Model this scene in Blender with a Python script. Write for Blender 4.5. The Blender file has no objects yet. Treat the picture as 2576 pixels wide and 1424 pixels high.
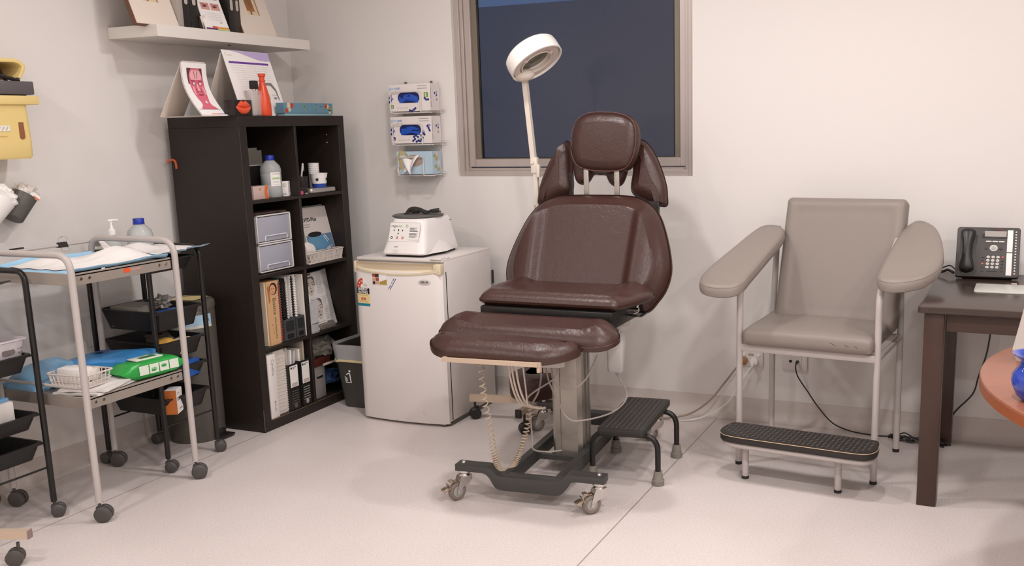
import bpy, bmesh, math, random
from mathutils import Vector, Matrix, noise
random.seed(7)
PI = math.pi
R = math.radians
SC = bpy.context.scene
COL = SC.collection
V = Vector
def T(x=0, y=0, z=0): return Matrix.Translation((x, y, z))
def RX(a): return Matrix.Rotation(R(a), 4, 'X')
def RY(a): return Matrix.Rotation(R(a), 4, 'Y')
def RZ(a): return Matrix.Rotation(R(a), 4, 'Z')
def S(x, y, z): return Matrix.Diagonal((x, y, z, 1))
def lin(h):
    h = h.lstrip('#')
    c = [int(h[i:i + 2], 16) / 255 for i in (0, 2, 4)]
    return tuple(v / 12.92 if v <= .04045 else ((v + .055) / 1.055) ** 2.4 for v in c) + (1,)

# ---------------------------------------------------------------- materials
MATS = {}
def mat(name, col, rough=.5, metal=0, bump=0, scale=60, var=0, coat=0, trans=0, ior=1.45, alpha=1, spec=.5, sss=0, stretch=None, detail=4):
    if name in MATS: return MATS[name]
    m = bpy.data.materials.new(name); m.use_nodes = True
    nt = m.node_tree; b = nt.nodes['Principled BSDF']
    c = lin(col) if isinstance(col, str) else col
    b.inputs['Base Color'].default_value = c
    b.inputs['Roughness'].default_value = rough
    b.inputs['Metallic'].default_value = metal
    b.inputs['Specular IOR Level'].default_value = spec
    b.inputs['IOR'].default_value = ior
    b.inputs['Coat Weight'].default_value = coat
    b.inputs['Transmission Weight'].default_value = trans
    b.inputs['Alpha'].default_value = alpha
    if bump or var:
        tc = nt.nodes.new('ShaderNodeTexCoord'); n = nt.nodes.new('ShaderNodeTexNoise')
        n.inputs['Scale'].default_value = scale; n.inputs['Detail'].default_value = detail
        src = tc.outputs['Object']
        if stretch:
            mp = nt.nodes.new('ShaderNodeMapping'); mp.inputs['Scale'].default_value = stretch
            nt.links.new(src, mp.inputs[0]); src = mp.outputs[0]
        nt.links.new(src, n.inputs['Vector'])
        if bump:
            bp = nt.nodes.new('ShaderNodeBump'); bp.inputs['Strength'].default_value = bump; bp.inputs['Distance'].default_value = .002
            nt.links.new(n.outputs['Fac'], bp.inputs['Height']); nt.links.new(bp.outputs[0], b.inputs['Normal'])
        if var:
            mx = nt.nodes.new('ShaderNodeMix'); mx.data_type = 'RGBA'
            mx.inputs[6].default_value = tuple(max(0, v * (1 - var)) for v in c[:3]) + (1,)
            mx.inputs[7].default_value = tuple(min(1, v * (1 + var)) for v in c[:3]) + (1,)
            nt.links.new(n.outputs['Fac'], mx.inputs[0]); nt.links.new(mx.outputs[2], b.inputs['Base Color'])
    MATS[name] = m
    return m
def emat(name, col, strength):
    m = bpy.data.materials.new(name); m.use_nodes = True; nt = m.node_tree
    b = nt.nodes['Principled BSDF']; b.inputs['Base Color'].default_value = (0, 0, 0, 1)
    b.inputs['Emission Color'].default_value = lin(col); b.inputs['Emission Strength'].default_value = strength
    MATS[name] = m; return m

# ---------------------------------------------------------------- mesh builder
def circ(n, r=1, a0=0): return [(r * math.cos(a0 + 2 * PI * i / n), r * math.sin(a0 + 2 * PI * i / n)) for i in range(n)]
def rrect(w, h, r, n=5, cx=0, cy=0):
    p = []
    for sx, sy, a in ((1, 1, 0), (-1, 1, 90), (-1, -1, 180), (1, -1, 270)):
        for i in range(n + 1):
            t = R(a + 90 * i / n); p.append((cx + sx * (w / 2 - r) + r * math.cos(t), cy + sy * (h / 2 - r) + r * math.sin(t)))
    return p
def dense(poly, step=.025):
    out = []
    for a, b in zip(poly, poly[1:] + poly[:1]):
        k = max(1, int(math.hypot(b[0] - a[0], b[1] - a[1]) / step))
        out += [(a[0] + (b[0] - a[0]) * i / k, a[1] + (b[1] - a[1]) * i / k) for i in range(k)]
    return out
def fil(pts, rad, n=6):
    """round the inner corners of a polyline"""
    pts = [V(p) for p in pts]; out = [pts[0]]
    for i in range(1, len(pts) - 1):
        a, b, c = pts[i - 1], pts[i], pts[i + 1]
        rr = rad[i - 1] if isinstance(rad, (list, tuple)) else rad
        d1 = (a - b); d2 = (c - b)
        k = min(rr, d1.length * .49, d2.length * .49)
        p0 = b + d1.normalized() * k; p1 = b + d2.normalized() * k
        for j in range(n + 1):
            t = j / n; out.append(p0 * (1 - t) ** 2 + b * 2 * t * (1 - t) + p1 * t * t)
    out.append(pts[-1]); return out
def spl(pts, n=8, closed=False):
    """Catmull-Rom through points"""
    pts = [V(p) for p in pts]; N = len(pts); out = []
    rng = range(N) if closed else range(N - 1)
    for i in rng:
        if closed: p0, p1, p2, p3 = pts[i - 1], pts[i], pts[(i + 1) % N], pts[(i + 2) % N]
        else: p0, p1, p2, p3 = pts[max(i - 1, 0)], pts[i], pts[i + 1], pts[min(i + 2, N - 1)]
        for j in range(n):
            t = j / n
            out.append(.5 * ((2 * p1) + (p2 - p0) * t + (2 * p0 - 5 * p1 + 4 * p2 - p3) * t * t + (3 * p1 - p0 - 3 * p2 + p3) * t ** 3))
    if not closed: out.append(pts[-1])
    return out
class MB:
    def __init__(s): s.v = []; s.f = []; s.mi = []; s.M = Matrix.Identity(4)
    def add(s, vs, fs, mi=0, M=None):
        o = len(s.v); A = s.M @ M if M is not None else s.M
        s.v += [A @ V(p) for p in vs]; s.f += [tuple(i + o for i in f) for f in fs]; s.mi += [mi] * len(fs); return s
    def box(s, c, d, bev=0, mi=0, M=None, seg=2):
        A = T(*c) if M is None else M @ T(*c)
        x, y, z = (k / 2 for k in d)
        if not bev:
            vs = [(-x, -y, -z), (x, -y, -z), (x, y, -z), (-x, y, -z), (-x, -y, z), (x, -y, z), (x, y, z), (-x, y, z)]
            return s.add(vs, [(3, 2, 1, 0), (4, 5, 6, 7), (0, 1, 5, 4), (1, 2, 6, 5), (2, 3, 7, 6), (3, 0, 4, 7)], mi, A)
        bm = bmesh.new(); bmesh.ops.create_cube(bm, size=1, matrix=S(*d))
        bmesh.ops.bevel(bm, geom=bm.edges[:], offset=min(bev, min(d) * .49), segments=seg, affect='EDGES', profile=.5)
        bm.verts.index_update(); vs = [v.co.copy() for v in bm.verts]; fs = [[v.index for v in f.verts] for f in bm.faces]; bm.free()
        return s.add(vs, fs, mi, A)
    def prism(s, poly, z0, z1, mi=0, M=None, bev=0, mi_top=None):
        n = len(poly); rings = [(0, z0), (0, z1)]
        if bev:
            b = bev; sg = 1 if z1 > z0 else -1
            rings = [(b, z0), (b * .3, z0 + sg * b * .3), (0, z0 + sg * b), (0, z1 - sg * b), (b * .3, z1 - sg * b * .3), (b, z1)]
        nr = inset_normals(poly); vs = []
        for ins, z in rings: vs += [(p[0] - q[0] * ins, p[1] - q[1] * ins, z) for p, q in zip(poly, nr)]
        fs = [tuple(reversed(range(n)))]
        for k in range(len(rings) - 1):
            for i in range(n): j = (i + 1) % n; fs.append((k * n + i, k * n + j, (k + 1) * n + j, (k + 1) * n + i))
        k = (len(rings) - 1) * n; fs2 = [tuple(range(k, k + n))]
        if mi_top is None: return s.add(vs, fs + fs2, mi, M)
        s.add(vs, fs, mi, M); return s.add([vs[i] for i in fs2[0]], [tuple(range(n))], mi_top, M)
    def lathe(s, prof, c=(0, 0, 0), seg=24, mi=0, M=None, a0=0, a1=360, cap=True):
        full = abs(a1 - a0) >= 360; m = seg if full else seg + 1; vs = []; fs = []
        for r, z in prof:
            for i in range(m):
                t = R(a0 + (a1 - a0) * i / seg); vs.append((c[0] + r * math.cos(t), c[1] + r * math.sin(t), c[2] + z))
        for k in range(len(prof) - 1):
            for i in range(seg):
                j = (i + 1) % m
                fs.append((k * m + i, k * m + j, (k + 1) * m + j, (k + 1) * m + i))
        if cap and full:
            if prof[0][0] > 1e-5: fs.append(tuple(reversed(range(m))))
            if prof[-1][0] > 1e-5: k = (len(prof) - 1) * m; fs.append(tuple(range(k, k + m)))
        return s.add(vs, fs, mi, M)
    def cyl(s, p0, p1, r, r1=None, seg=16, mi=0, M=None, bev=0):
        p0 = V(p0); p1 = V(p1); d = p1 - p0; L = d.length; q = d.to_track_quat('Z', 'Y').to_matrix().to_4x4()
        r1 = r if r1 is None else r1
        pr = [(r, 0), (r1, L)] if not bev else [(max(r - bev, 0), 0), (r, bev), (r1, L - bev), (max(r1 - bev, 0), L)]
        A = T(*p0) @ q
        return s.lathe(pr, seg=seg, mi=mi, M=A if M is None else M @ A)
    def tube(s, pts, r, seg=10, mi=0, M=None, closed=False, sec=None):
        pts = [V(p) for p in pts]; n = len(pts); vs = []; fs = []
        tg = []
        for i in range(n):
            a = pts[i - 1] if (i or closed) else pts[i]; b = pts[(i + 1) % n] if (i < n - 1 or closed) else pts[i]
            d = b - a; tg.append(d.normalized() if d.length > 1e-9 else V((0, 0, 1)))
        up = V((0, 0, 1)) if abs(tg[0].z) < .9 else V((0, 1, 0))
        nm = (up - tg[0] * up.dot(tg[0])).normalized()
        sc = sec or circ(seg); m = len(sc)
        for i in range(n):
            if i: nm = nm - tg[i] * nm.dot(tg[i]); nm = nm.normalized() if nm.length > 1e-9 else V((1, 0, 0))
            bi = tg[i].cross(nm); rr = r[i] if isinstance(r, (list, tuple)) else r
            for a, b in sc: vs.append(pts[i] + bi * (a * rr) + nm * (b * rr))
        for i in range(n if closed else n - 1):
            k = (i + 1) % n
            for j in range(m): l = (j + 1) % m; fs.append((i * m + j, i * m + l, k * m + l, k * m + j))
        if not closed: fs.append(tuple(reversed(range(m)))); fs.append(tuple(range((n - 1) * m, n * m)))
        return s.add(vs, fs, mi, M)
    def ball(s, c, r, seg=16, rings=10, mi=0, M=None):
        r = (r, r, r) if not isinstance(r, (tuple, list)) else r
        pr = [(math.sin(PI * i / rings), -math.cos(PI * i / rings)) for i in range(rings + 1)]
        A = T(*c) @ S(*r); return s.lathe(pr, seg=seg, mi=mi, M=A if M is None else M @ A, cap=False)
    def grid(s, nu, nv, fn, mi=0, M=None, thick=0):
        vs = [fn(i / nu, j / nv) for j in range(nv + 1) for i in range(nu + 1)]
        w = nu + 1
        fs = [(j * w + i, j * w + i + 1, (j + 1) * w + i + 1, (j + 1) * w + i) for j in range(nv) for i in range(nu)]
        if thick:
            ds = [V(p) - V((0, 0, thick)) if not isinstance(thick, V) else V(p) - thick for p in vs]; n = len(vs)
            fs += [tuple(n + k for k in reversed(f)) for f in fs[:]]
            per = [i for i in range(w)] + [j * w + nu for j in range(1, nv + 1)] + [nv * w + i for i in range(nu - 1, -1, -1)] + [j * w for j in range(nv - 1, 0, -1)]
            for a, b in zip(per, per[1:] + per[:1]): fs.append((b, a, a + n, b + n))
            vs = vs + ds
        return s.add(vs, fs, mi, M)
    def pad(s, outl, prof, crown=None, mi=0, M=None, rad=7, sc=None):
        """upholstered pad: closed 2D outline, prof = [(inset, z)...] from bottom edge up over the side; crown(x,y)->extra z for the top"""
        n = len(outl); nr = inset_normals(outl); cx = sum(p[0] for p in outl) / n; cy = sum(p[1] for p in outl) / n
        vs = []; fs = []
        rings = [[(p[0] - q[0] * i, p[1] - q[1] * i, z) for p, q in zip(outl, nr)] for i, z in prof] if sc is None else [[(cx + (p[0] - cx) * (1 - i / sc[0]), cy + (p[1] - cy) * (1 - i / sc[1]), z) for p in outl] for i, z in prof]
        last = rings[-1]; zt = prof[-1][1]
        for k in range(1, rad + 1):
            t = 1 - k / (rad + 1)
            rings.append([(cx + (p[0] - cx) * t, cy + (p[1] - cy) * t, zt) for p in last])
        for ri, rg in enumerate(rings):
            for x, y, z in rg:
                vs.append((x, y, z + (crown(x, y) * min(1, max(0, (ri - len(prof) + 3) / 3)) if crown else 0)))
        for k in range(len(rings) - 1):
            for i in range(n): j = (i + 1) % n; fs.append((k * n + i, k * n + j, (k + 1) * n + j, (k + 1) * n + i))
        vs.append((cx, cy, zt + (crown(cx, cy) if crown else 0))); k = (len(rings) - 1) * n
        for i in range(n): fs.append((k + i, k + (i + 1) % n, len(vs) - 1))
        fs.append(tuple(reversed(range(n))))
        return s.add(vs, fs, mi, M)
    def plate(s, poly, mi=0, M=None): return s.add([(p[0], p[1], 0) for p in poly], [tuple(range(len(poly)))], mi, M)
    def build(s, name, mats, parent=None, smooth=40, loc=None, rz=0, label=None):
        me = bpy.data.meshes.new(name); me.from_pydata([tuple(v) for v in s.v], [], s.f)
        for m in (mats if isinstance(mats, (list, tuple)) else [mats]): me.materials.append(m)
        me.polygons.foreach_set('material_index', s.mi)
        bm = bmesh.new(); bm.from_mesh(me); bmesh.ops.recalc_face_normals(bm, faces=bm.faces[:]); bm.to_mesh(me); bm.free()
        if smooth:
            me.polygons.foreach_set('use_smooth', [True] * len(me.polygons)); me.set_sharp_from_angle(angle=R(smooth))
        me.update(); o = bpy.data.objects.new(name, me); COL.objects.link(o)
        if parent: o.parent = parent
        if loc: o.location = loc
        if rz: o.rotation_euler = (0, 0, R(rz))
        if label: o['label'] = label
        return o
def inset_normals(poly):
    n = len(poly); out = []; A = sum(poly[i][0] * poly[(i + 1) % n][1] - poly[(i + 1) % n][0] * poly[i][1] for i in range(n)); sg = 1 if A > 0 else -1
    for i in range(n):
        a, b, c = poly[i - 1], poly[i], poly[(i + 1) % n]
        e1 = V((b[1] - a[1], a[0] - b[0])); e2 = V((c[1] - b[1], b[0] - c[0]))
        e1 = e1.normalized() if e1.length > 1e-9 else e1; e2 = e2.normalized() if e2.length > 1e-9 else e2
        m = e1 + e2; m = m.normalized() if m.length > 1e-6 else e1
        k = 1 / max(.5, m.dot(e1)) if e1.length else 1
        out.append((m.x * sg * k, m.y * sg * k))
    return out
def tag(o, label, cat, group=None, kind=None):
    o['label'] = label; o['category'] = cat
    if group: o['group'] = group
    if kind: o['kind'] = kind
    return o
def thing(name, label, cat, loc=(0, 0, 0), rz=0, group=None):
    o = bpy.data.objects.new(name, None); COL.objects.link(o); o.location = loc; o.rotation_euler = (0, 0, R(rz)); o.empty_display_size = .05
    return tag(o, label, cat, group)
def struct(o): o['kind'] = 'structure'; return o
def dup(root, loc, rz=0, label=None, group=None, M=None):
    r = root.copy(); COL.objects.link(r)
    r.location = loc; r.rotation_euler = (0, 0, R(rz))
    if label: r['label'] = label
    if group: r['group'] = group
    for ch in list(root.children):
        c = ch.copy(); COL.objects.link(c); c.parent = r
        for g in list(ch.children):
            d = g.copy(); COL.objects.link(d); d.parent = c
    return r
def text(name, s, size, m, parent, M, ext=.0004, align='LEFT', bold=0, sx=1):
    """raised or printed lettering as its own mesh part, drawn in the XY plane of M"""
    cu = bpy.data.curves.new(name, 'FONT'); cu.body = s; cu.size = size; cu.extrude = ext; cu.align_x = align; cu.offset = bold; cu.resolution_u = 3
    o = bpy.data.objects.new('tmp', cu); COL.objects.link(o)
    dg = bpy.context.evaluated_depsgraph_get(); me = bpy.data.meshes.new_from_object(o.evaluated_get(dg))
    bpy.data.objects.remove(o); bpy.data.curves.remove(cu)
    me.name = name; me.transform(M @ S(sx, 1, 1)); me.materials.clear(); me.materials.append(m)
    o = bpy.data.objects.new(name, me); COL.objects.link(o)
    if parent: o.parent = parent
    return o
def FACE(o, x, y):
    """matrix whose XY plane has local x along vector x and local y along vector y, at point o"""
    x = V(x).normalized(); y = V(y); y = (y - x * y.dot(x)).normalized(); z = x.cross(y)
    return Matrix(((x.x, y.x, z.x, o[0]), (x.y, y.y, z.y, o[1]), (x.z, y.z, z.z, o[2]), (0, 0, 0, 1)))
def crumple(nu, nv, w, d, h, seed, sc=14, edge=.3):
    def fn(u, v):
        x = (u - .5) * w; y = (v - .5) * d
        n = noise.noise(V((x * sc + seed, y * sc, seed * 1.7))) + .5 * noise.noise(V((x * sc * 2.3, y * sc * 2.3 + seed, 3)))
        f = min(1, min(u, 1 - u, v, 1 - v) / edge) ** .6
        return (x, y, h * f * (1 + .45 * n) + .004 * noise.noise(V((x * 30, y * 30, seed))))
    return fn
def blob(mb, c, r, seed, amp=.25, sc=2.2, seg=28, rings=18, mi=0, M=None, flat=None):
    vs = []; fs = []
    for k in range(rings + 1):
        a = PI * k / rings
        for i in range(seg):
            t = 2 * PI * i / seg; d = V((math.sin(a) * math.cos(t), math.sin(a) * math.sin(t), -math.cos(a)))
            q = 1 + amp * (noise.noise(d * sc + V((seed, seed * 2, 0))) + .6 * noise.noise(d * sc * 2.3 + V((0, seed, 7))))
            p = V((d.x * r[0], d.y * r[1], d.z * r[2])) * q
            if flat is not None: p.z = max(p.z, flat)
            vs.append((c[0] + p.x, c[1] + p.y, c[2] + p.z))
    for k in range(rings):
        for i in range(seg): j = (i + 1) % seg; fs.append((k * seg + i, k * seg + j, (k + 1) * seg + j, (k + 1) * seg + i))
    return mb.add(vs, fs, mi, M)
# ---------------------------------------------------------------- camera
cam_d = bpy.data.cameras.new('camera'); cam = bpy.data.objects.new('camera', cam_d); COL.objects.link(cam)
CH = 1.4146
YAW, PIT, ROL, FPX, CX, CY = R(-23.04), R(10.87), R(-1.31), 2455., 1472., 786.
fw = V((math.sin(YAW) * math.cos(PIT), math.cos(YAW) * math.cos(PIT), -math.sin(PIT))); r0 = V((math.cos(YAW), -math.sin(YAW), 0)); u0 = r0.cross(fw)
rr = r0 * math.cos(ROL) + u0 * math.sin(ROL); uu = u0 * math.cos(ROL) - r0 * math.sin(ROL)
cam.matrix_world = Matrix(((rr.x, uu.x, -fw.x, 0), (rr.y, uu.y, -fw.y, 0), (rr.z, uu.z, -fw.z, CH), (0, 0, 0, 1)))
cam_d.sensor_fit = 'HORIZONTAL'; cam_d.sensor_width = 36; cam_d.lens = FPX / 2576 * 36
cam_d.shift_x = -(CX - 1288) / 2576; cam_d.shift_y = (CY - 712) / 2576; cam_d.clip_start = .05
SC.camera = cam
SC.view_settings.view_transform = 'Standard'; SC.view_settings.look = 'None'; SC.view_settings.gamma = 1; SC.view_settings.use_curve_mapping = False
SC.view_settings.exposure = EXPO = -.82

# ---------------------------------------------------------------- common materials
wall_m = mat('wall_paint', '#e0dbd7', .6, bump=.04, scale=220)
ceil_m = mat('ceiling_paint', '#e6e2df', .8)
alu = mat('anodised_aluminium', '#b9aea8', .38, metal=.35)
alu2 = mat('brushed_aluminium', '#b4aea6', .34, metal=.8, bump=.03, scale=40, stretch=(40, 40, 1))
steel = mat('stainless_steel', '#b6aea6', .28, metal=.9)
chrome = mat('chrome', '#d0ccc8', .12, metal=1)
blackp = mat('black_plastic', '#24211f', .42)
blackp2 = mat('charcoal_plastic', '#3a3733', .5)
blackm = mat('black_powder_coat', '#1b1918', .3)
whitep = mat('white_plastic', '#e9e5e1', .38)
paper = mat('white_paper', '#ece8e5', .7)
greyt = mat('grey_powder_coat', '#b7afab', .35)
inkb = mat('black_ink', '#1a1818', .6)
inkg = mat('grey_ink', '#9a9492', .6)
rubber = mat('dark_rubber', '#45403b', .6)

# vinyl sheet floor: fine mottling, dark flecks, welded seams every 1.98 m
fm = bpy.data.materials.new('vinyl_sheet'); fm.use_nodes = True; nt = fm.node_tree; bs = nt.nodes['Principled BSDF']
def nd(t, **k):
    n = nt.nodes.new(t)
    for a, b in k.items(): n.inputs[a].default_value = b
    return n
tc = nd('ShaderNodeTexCoord'); n1 = nd('ShaderNodeTexNoise', Scale=150., Detail=3.); n2 = nd('ShaderNodeTexNoise', Scale=260., Detail=1.); n3 = nd('ShaderNodeTexNoise', Scale=2.2, Detail=3.)
for n in (n1, n2, n3): nt.links.new(tc.outputs['Object'], n.inputs['Vector'])
r1 = nd('ShaderNodeValToRGB'); r1.color_ramp.elements[0].position = .35; r1.color_ramp.elements[0].color = lin('#cdc3bf'); r1.color_ramp.elements[1].position = .7; r1.color_ramp.elements[1].color = lin('#dcd3cf')
r2 = nd('ShaderNodeValToRGB'); r2.color_ramp.elements[0].position = .70; r2.color_ramp.elements[0].color = (0, 0, 0, 1); r2.color_ramp.elements[1].position = .76; r2.color_ramp.elements[1].color = (1, 1, 1, 1)
nt.links.new(n1.outputs['Fac'], r1.inputs[0]); nt.links.new(n2.outputs['Fac'], r2.inputs[0])
m1 = nt.nodes.new('ShaderNodeMix'); m1.data_type = 'RGBA'; m1.inputs[7].default_value = lin('#a59b96')
m0 = nt.nodes.new('ShaderNodeMath'); m0.operation = 'MULTIPLY'; m0.inputs[1].default_value = .55
nt.links.new(r2.outputs[0], m0.inputs[0]); nt.links.new(m0.outputs[0], m1.inputs[0]); nt.links.new(r1.outputs[0], m1.inputs[6])
sx = nt.nodes.new('ShaderNodeSeparateXYZ'); nt.links.new(tc.outputs['Object'], sx.inputs[0])
def M_(op, a, b=None):
    n = nt.nodes.new('ShaderNodeMath'); n.operation = op
    for i, q in enumerate((a, b)):
        if q is None: continue
        if isinstance(q, (int, float)): n.inputs[i].default_value = q
        else: nt.links.new(q, n.inputs[i])
    return n.outputs[0]
d = M_('ABSOLUTE', M_('SUBTRACT', M_('MODULO', M_('ADD', sx.outputs[0], 1.206 + 1.98 * 5 + .99), 1.98), .99))
seam = M_('LESS_THAN', d, .0028)
seam = M_('MULTIPLY', seam, .6)
m2 = nt.nodes.new('ShaderNodeMix'); m2.data_type = 'RGBA'; m2.inputs[7].default_value = lin('#6a5a54'); nt.links.new(seam, m2.inputs[0]); nt.links.new(m1.outputs[2], m2.inputs[6])
m3 = nt.nodes.new('ShaderNodeMix'); m3.data_type = 'RGBA'; m3.blend_type = 'MULTIPLY'; m3.inputs[0].default_value = .22
r3 = nd('ShaderNodeValToRGB'); r3.color_ramp.elements[0].position = .3; r3.color_ramp.elements[0].color = (.75, .72, .70, 1); r3.color_ramp.elements[1].position = .7
nt.links.new(n3.outputs['Fac'], r3.inputs[0]); nt.links.new(m2.outputs[2], m3.inputs[6]); nt.links.new(r3.outputs[0], m3.inputs[7])
nt.links.new(m3.outputs[2], bs.inputs['Base Color']); bs.inputs['Roughness'].default_value = .42; bs.inputs['Specular IOR Level'].default_value = .4
bp = nd('ShaderNodeBump', Strength=.05, Distance=.001); nt.links.new(n1.outputs['Fac'], bp.inputs['Height']); nt.links.new(bp.outputs[0], bs.inputs['Normal'])
cove_m = mat('vinyl_upstand', '#cdc4be', .5, var=.07, scale=90, bump=.03)

# ---------------------------------------------------------------- room shell
XL, XR, YB, YF, ZC = -3.64, 2.3, 4.49, -1.6, 2.6
def slab(name, lo, hi, m):
    b = MB(); b.box([(a + c) / 2 for a, c in zip(lo, hi)], [c - a for a, c in zip(lo, hi)]); return struct(b.build(name, m, smooth=0))
slab('floor', (XL - .1, YF - .1, -.1), (XR + .1, YB + .1, 0), fm)
slab('ceiling', (XL - .1, YF - .1, ZC), (XR + .1, YB + .1, ZC + .1), ceil_m)
slab('wall_left', (XL - .1, YF - .1, 0), (XL, YB + .1, ZC), wall_m)
slab('wall_right', (XR, YF - .1, 0), (XR + .1, YB + .1, ZC), wall_m)
slab('wall_front', (XL, YF - .1, 0), (XR, YF, ZC), wall_m)
# back wall with the window opening
WX0, WX1, WZ0, WZ1 = -2.612, -1.341, 1.165, 2.36
b = MB()
for lo, hi in (((XL, 0), (WX0, ZC)), ((WX1, 0), (XR, ZC)), ((WX0, 0), (WX1, WZ0)), ((WX0, WZ1), (WX1, ZC))):
    b.box(((lo[0] + hi[0]) / 2, YB + .06, (lo[1] + hi[1]) / 2), (hi[0] - lo[0], .12, hi[1] - lo[1]))
struct(b.build('wall_back', wall_m, smooth=0))
def cove(name, horiz, a, c0, c1):
    """coved vinyl upstand: profile in (distance from wall, z) swept along the wall"""
    prof = [(.0, .104), (.003, .104), (.003, .05)] + [(.003 + .042 * (1 - math.cos(t)), .05 - .049 * math.sin(t)) for t in [R(90 * i / 8) for i in range(9)]] + [(.046, .0006), (0, .0006)]
    b = MB(); vs = []
    for q in (c0, c1):
        for d_, z in prof: vs.append((a + d_, q, z) if not horiz else (q, a - d_, z))
    n = len(prof); b.add(vs, [(i, (i + 1) % n, n + (i + 1) % n, n + i) for i in range(n)] + [tuple(range(n)), tuple(range(2 * n - 1, n - 1, -1))])
    return struct(b.build(name, cove_m, smooth=50))
cove('baseboard_left', False, XL, YF, YB); cove('baseboard_back', True, YB, XL, XR)
# welded joint of the upstand by the outlets and the lower joint line on the right
# window 1: aluminium frame, sash, gasket, pane
fr = MB(); D0 = YB + .016
def ring(mb, x0, x1, z0, z1, w, y0, y1, mi=0, wb=None):
    wb = w if wb is None else wb
    for lo, hi in (((x0, z0), (x0 + w, z1)), ((x1 - w, z0), (x1, z1)), ((x0 + w, z0), (x1 - w, z0 + wb)), ((x0 + w, z1 - w), (x1 - w, z1))):
        mb.box(((lo[0] + hi[0]) / 2, (y0 + y1) / 2, (lo[1] + hi[1]) / 2), (hi[0] - lo[0], y1 - y0, hi[1] - lo[1]), bev=.0015, mi=mi, seg=1)
wf = MB(); ring(wf, WX0, WX1, WZ0, WZ1, .028, YB + .022, YB + .11); ring(wf, WX0 + .028, WX1 - .028, WZ0 + .018, WZ1 - .02, .018, YB + .034, YB + .11, wb=.012)
ring(wf, WX0 + .044, WX1 - .044, WZ0 + .028, WZ1 - .03, .012, YB + .044, YB + .11, wb=.014)
win = struct(wf.build('window_1', alu))
sa = MB(); ring(sa, WX0 + .052, WX1 - .038, WZ0 + .047, WZ1 - .04, .034, YB + .036, YB + .075, wb=.040)
sa.build('sash', alu, win)
ga = MB(); ring(ga, WX0 + .086, WX1 - .072, WZ0 + .087, WZ1 - .07, .030, YB + .05, YB + .074, wb=.004); ga.build('glazing_bead', mat('bronze_bead', '#7c7266', .5, metal=.2), win)
gk = MB(); ring(gk, WX0 + .114, WX1 - .1, WZ0 + .0905, WZ1 - .1, .009, YB + .056, YB + .07, wb=.003); gk.build('gasket', blackp, win)
gm = bpy.data.materials.new('window_glass'); gm.use_nodes = True; g_ = gm.node_tree; b_ = g_.nodes['Principled BSDF']
b_.inputs['Transmission Weight'].default_value = 1; b_.inputs['Roughness'].default_value = 0; b_.inputs['IOR'].default_value = 1.15; b_.inputs['Base Color'].default_value = (.95, .96, .98, 1)
pn = MB(); pn.box(((WX0 + WX1) / 2, YB + .064, (WZ0 + WZ1) / 2), (WX1 - WX0 - .19, .005, WZ1 - WZ0 - .17)); pn.build('pane', gm, win, smooth=0)
# neighbouring wall outside under a dusk sky
om = mat('rendered_wall_outside', '#b4afae', .9, bump=.3, scale=300)
b = MB(); b.box((-2.2, 6.65, 1.0075), (9, .2, 2.535)); ow = b.build('exterior_wall', om, smooth=0); struct(ow)
b = MB(); b.box((-2.2, 5.65, -.3), (9, 1.9, .1)); struct(b.build('exterior_ground', om, smooth=0))
xl = bpy.data.lights.new('exterior_fill', 'AREA'); xl.size = .6; xl.energy = 30; xl.color = (1, .86, .76); xo = bpy.data.objects.new('exterior_fill', xl); COL.objects.link(xo); xo.location = (.6, 5.2, 3.6); xo.rotation_euler = (R(48), 0, R(12))  # added warm fill that brightens the outside wall, no fixture behind it
W = bpy.data.worlds.new('dusk'); SC.world = W; W.use_nodes = True
W.node_tree.nodes['Background'].inputs[0].default_value = (.165, .245, .46, 1); W.node_tree.nodes['Background'].inputs[1].default_value = .8

# ---------------------------------------------------------------- ceiling downlights (out of frame above)
LIGHTS = ((-2.58, 3.05, 6), (-1.85, 3.12, 30), (-.67, 3.2, 24), (.6, 3.2, 22), (-.1, 1.5, 62), (1.4, 1.4, 44), (-1.9, .2, 34), (.2, -.6, 40), (1.6, -.6, 30), (-2.9, 1.2, 26))
def downlight(x, y, power, rad=.085, col=(1, .955, .94)):
    l = bpy.data.lights.new('downlight', 'AREA'); l.shape = 'DISK'; l.size = rad * 2; l.energy = power; l.color = col
    o = bpy.data.objects.new('downlight', l); COL.objects.link(o); o.location = (x, y, ZC - .012); return o
for x, y, p in LIGHTS: downlight(x, y, p)
# ================================================================ treatment chair
leather = mat('brown_leather', '#3f2620', .36, bump=.6, scale=48, spec=.6, detail=7)
nt_ = leather.node_tree
for n in nt_.nodes:
    if n.type == 'TEX_NOISE': n.inputs['Distortion'].default_value = 1.4
    if n.type == 'BUMP': n.inputs['Distance'].default_value = .0022
stitch = mat('brown_piping', '#5d3d35', .5)
basem = mat('charcoal_steel', '#3c3b39', .42)
cordm = mat('cream_cord', '#b9a893', .5)
cabm = mat('grey_cable', '#a89e98', .5)
beige = mat('beige_steel', '#c9b49f', .4, metal=.2)
clearw = mat('translucent_white_plastic', '#e2dedb', .35, trans=.25)
ORI = (-1.635, 3.6, 0)
ch = thing('treatment_chair', 'brown leather treatment recliner with headrest on grey column and castor base', 'treatment chair', ORI)
def W2(x, y, z=0): return (x - ORI[0], y - ORI[1], z)
def sstep(a, b, x): t = min(1, max(0, (x - a) / (b - a))); return t * t * (3 - 2 * t)
ROLLP = lambda th, e: [(e * .9, 0), (e * .35, e * .25), (0, e * .8), (-.0015, th * .5), (0, th - e * 1.1), (e * .12, th - e * .6), (e * .35, th - e * .28), (e * .7, th - e * .08), (e * 1.15, th)]
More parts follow.
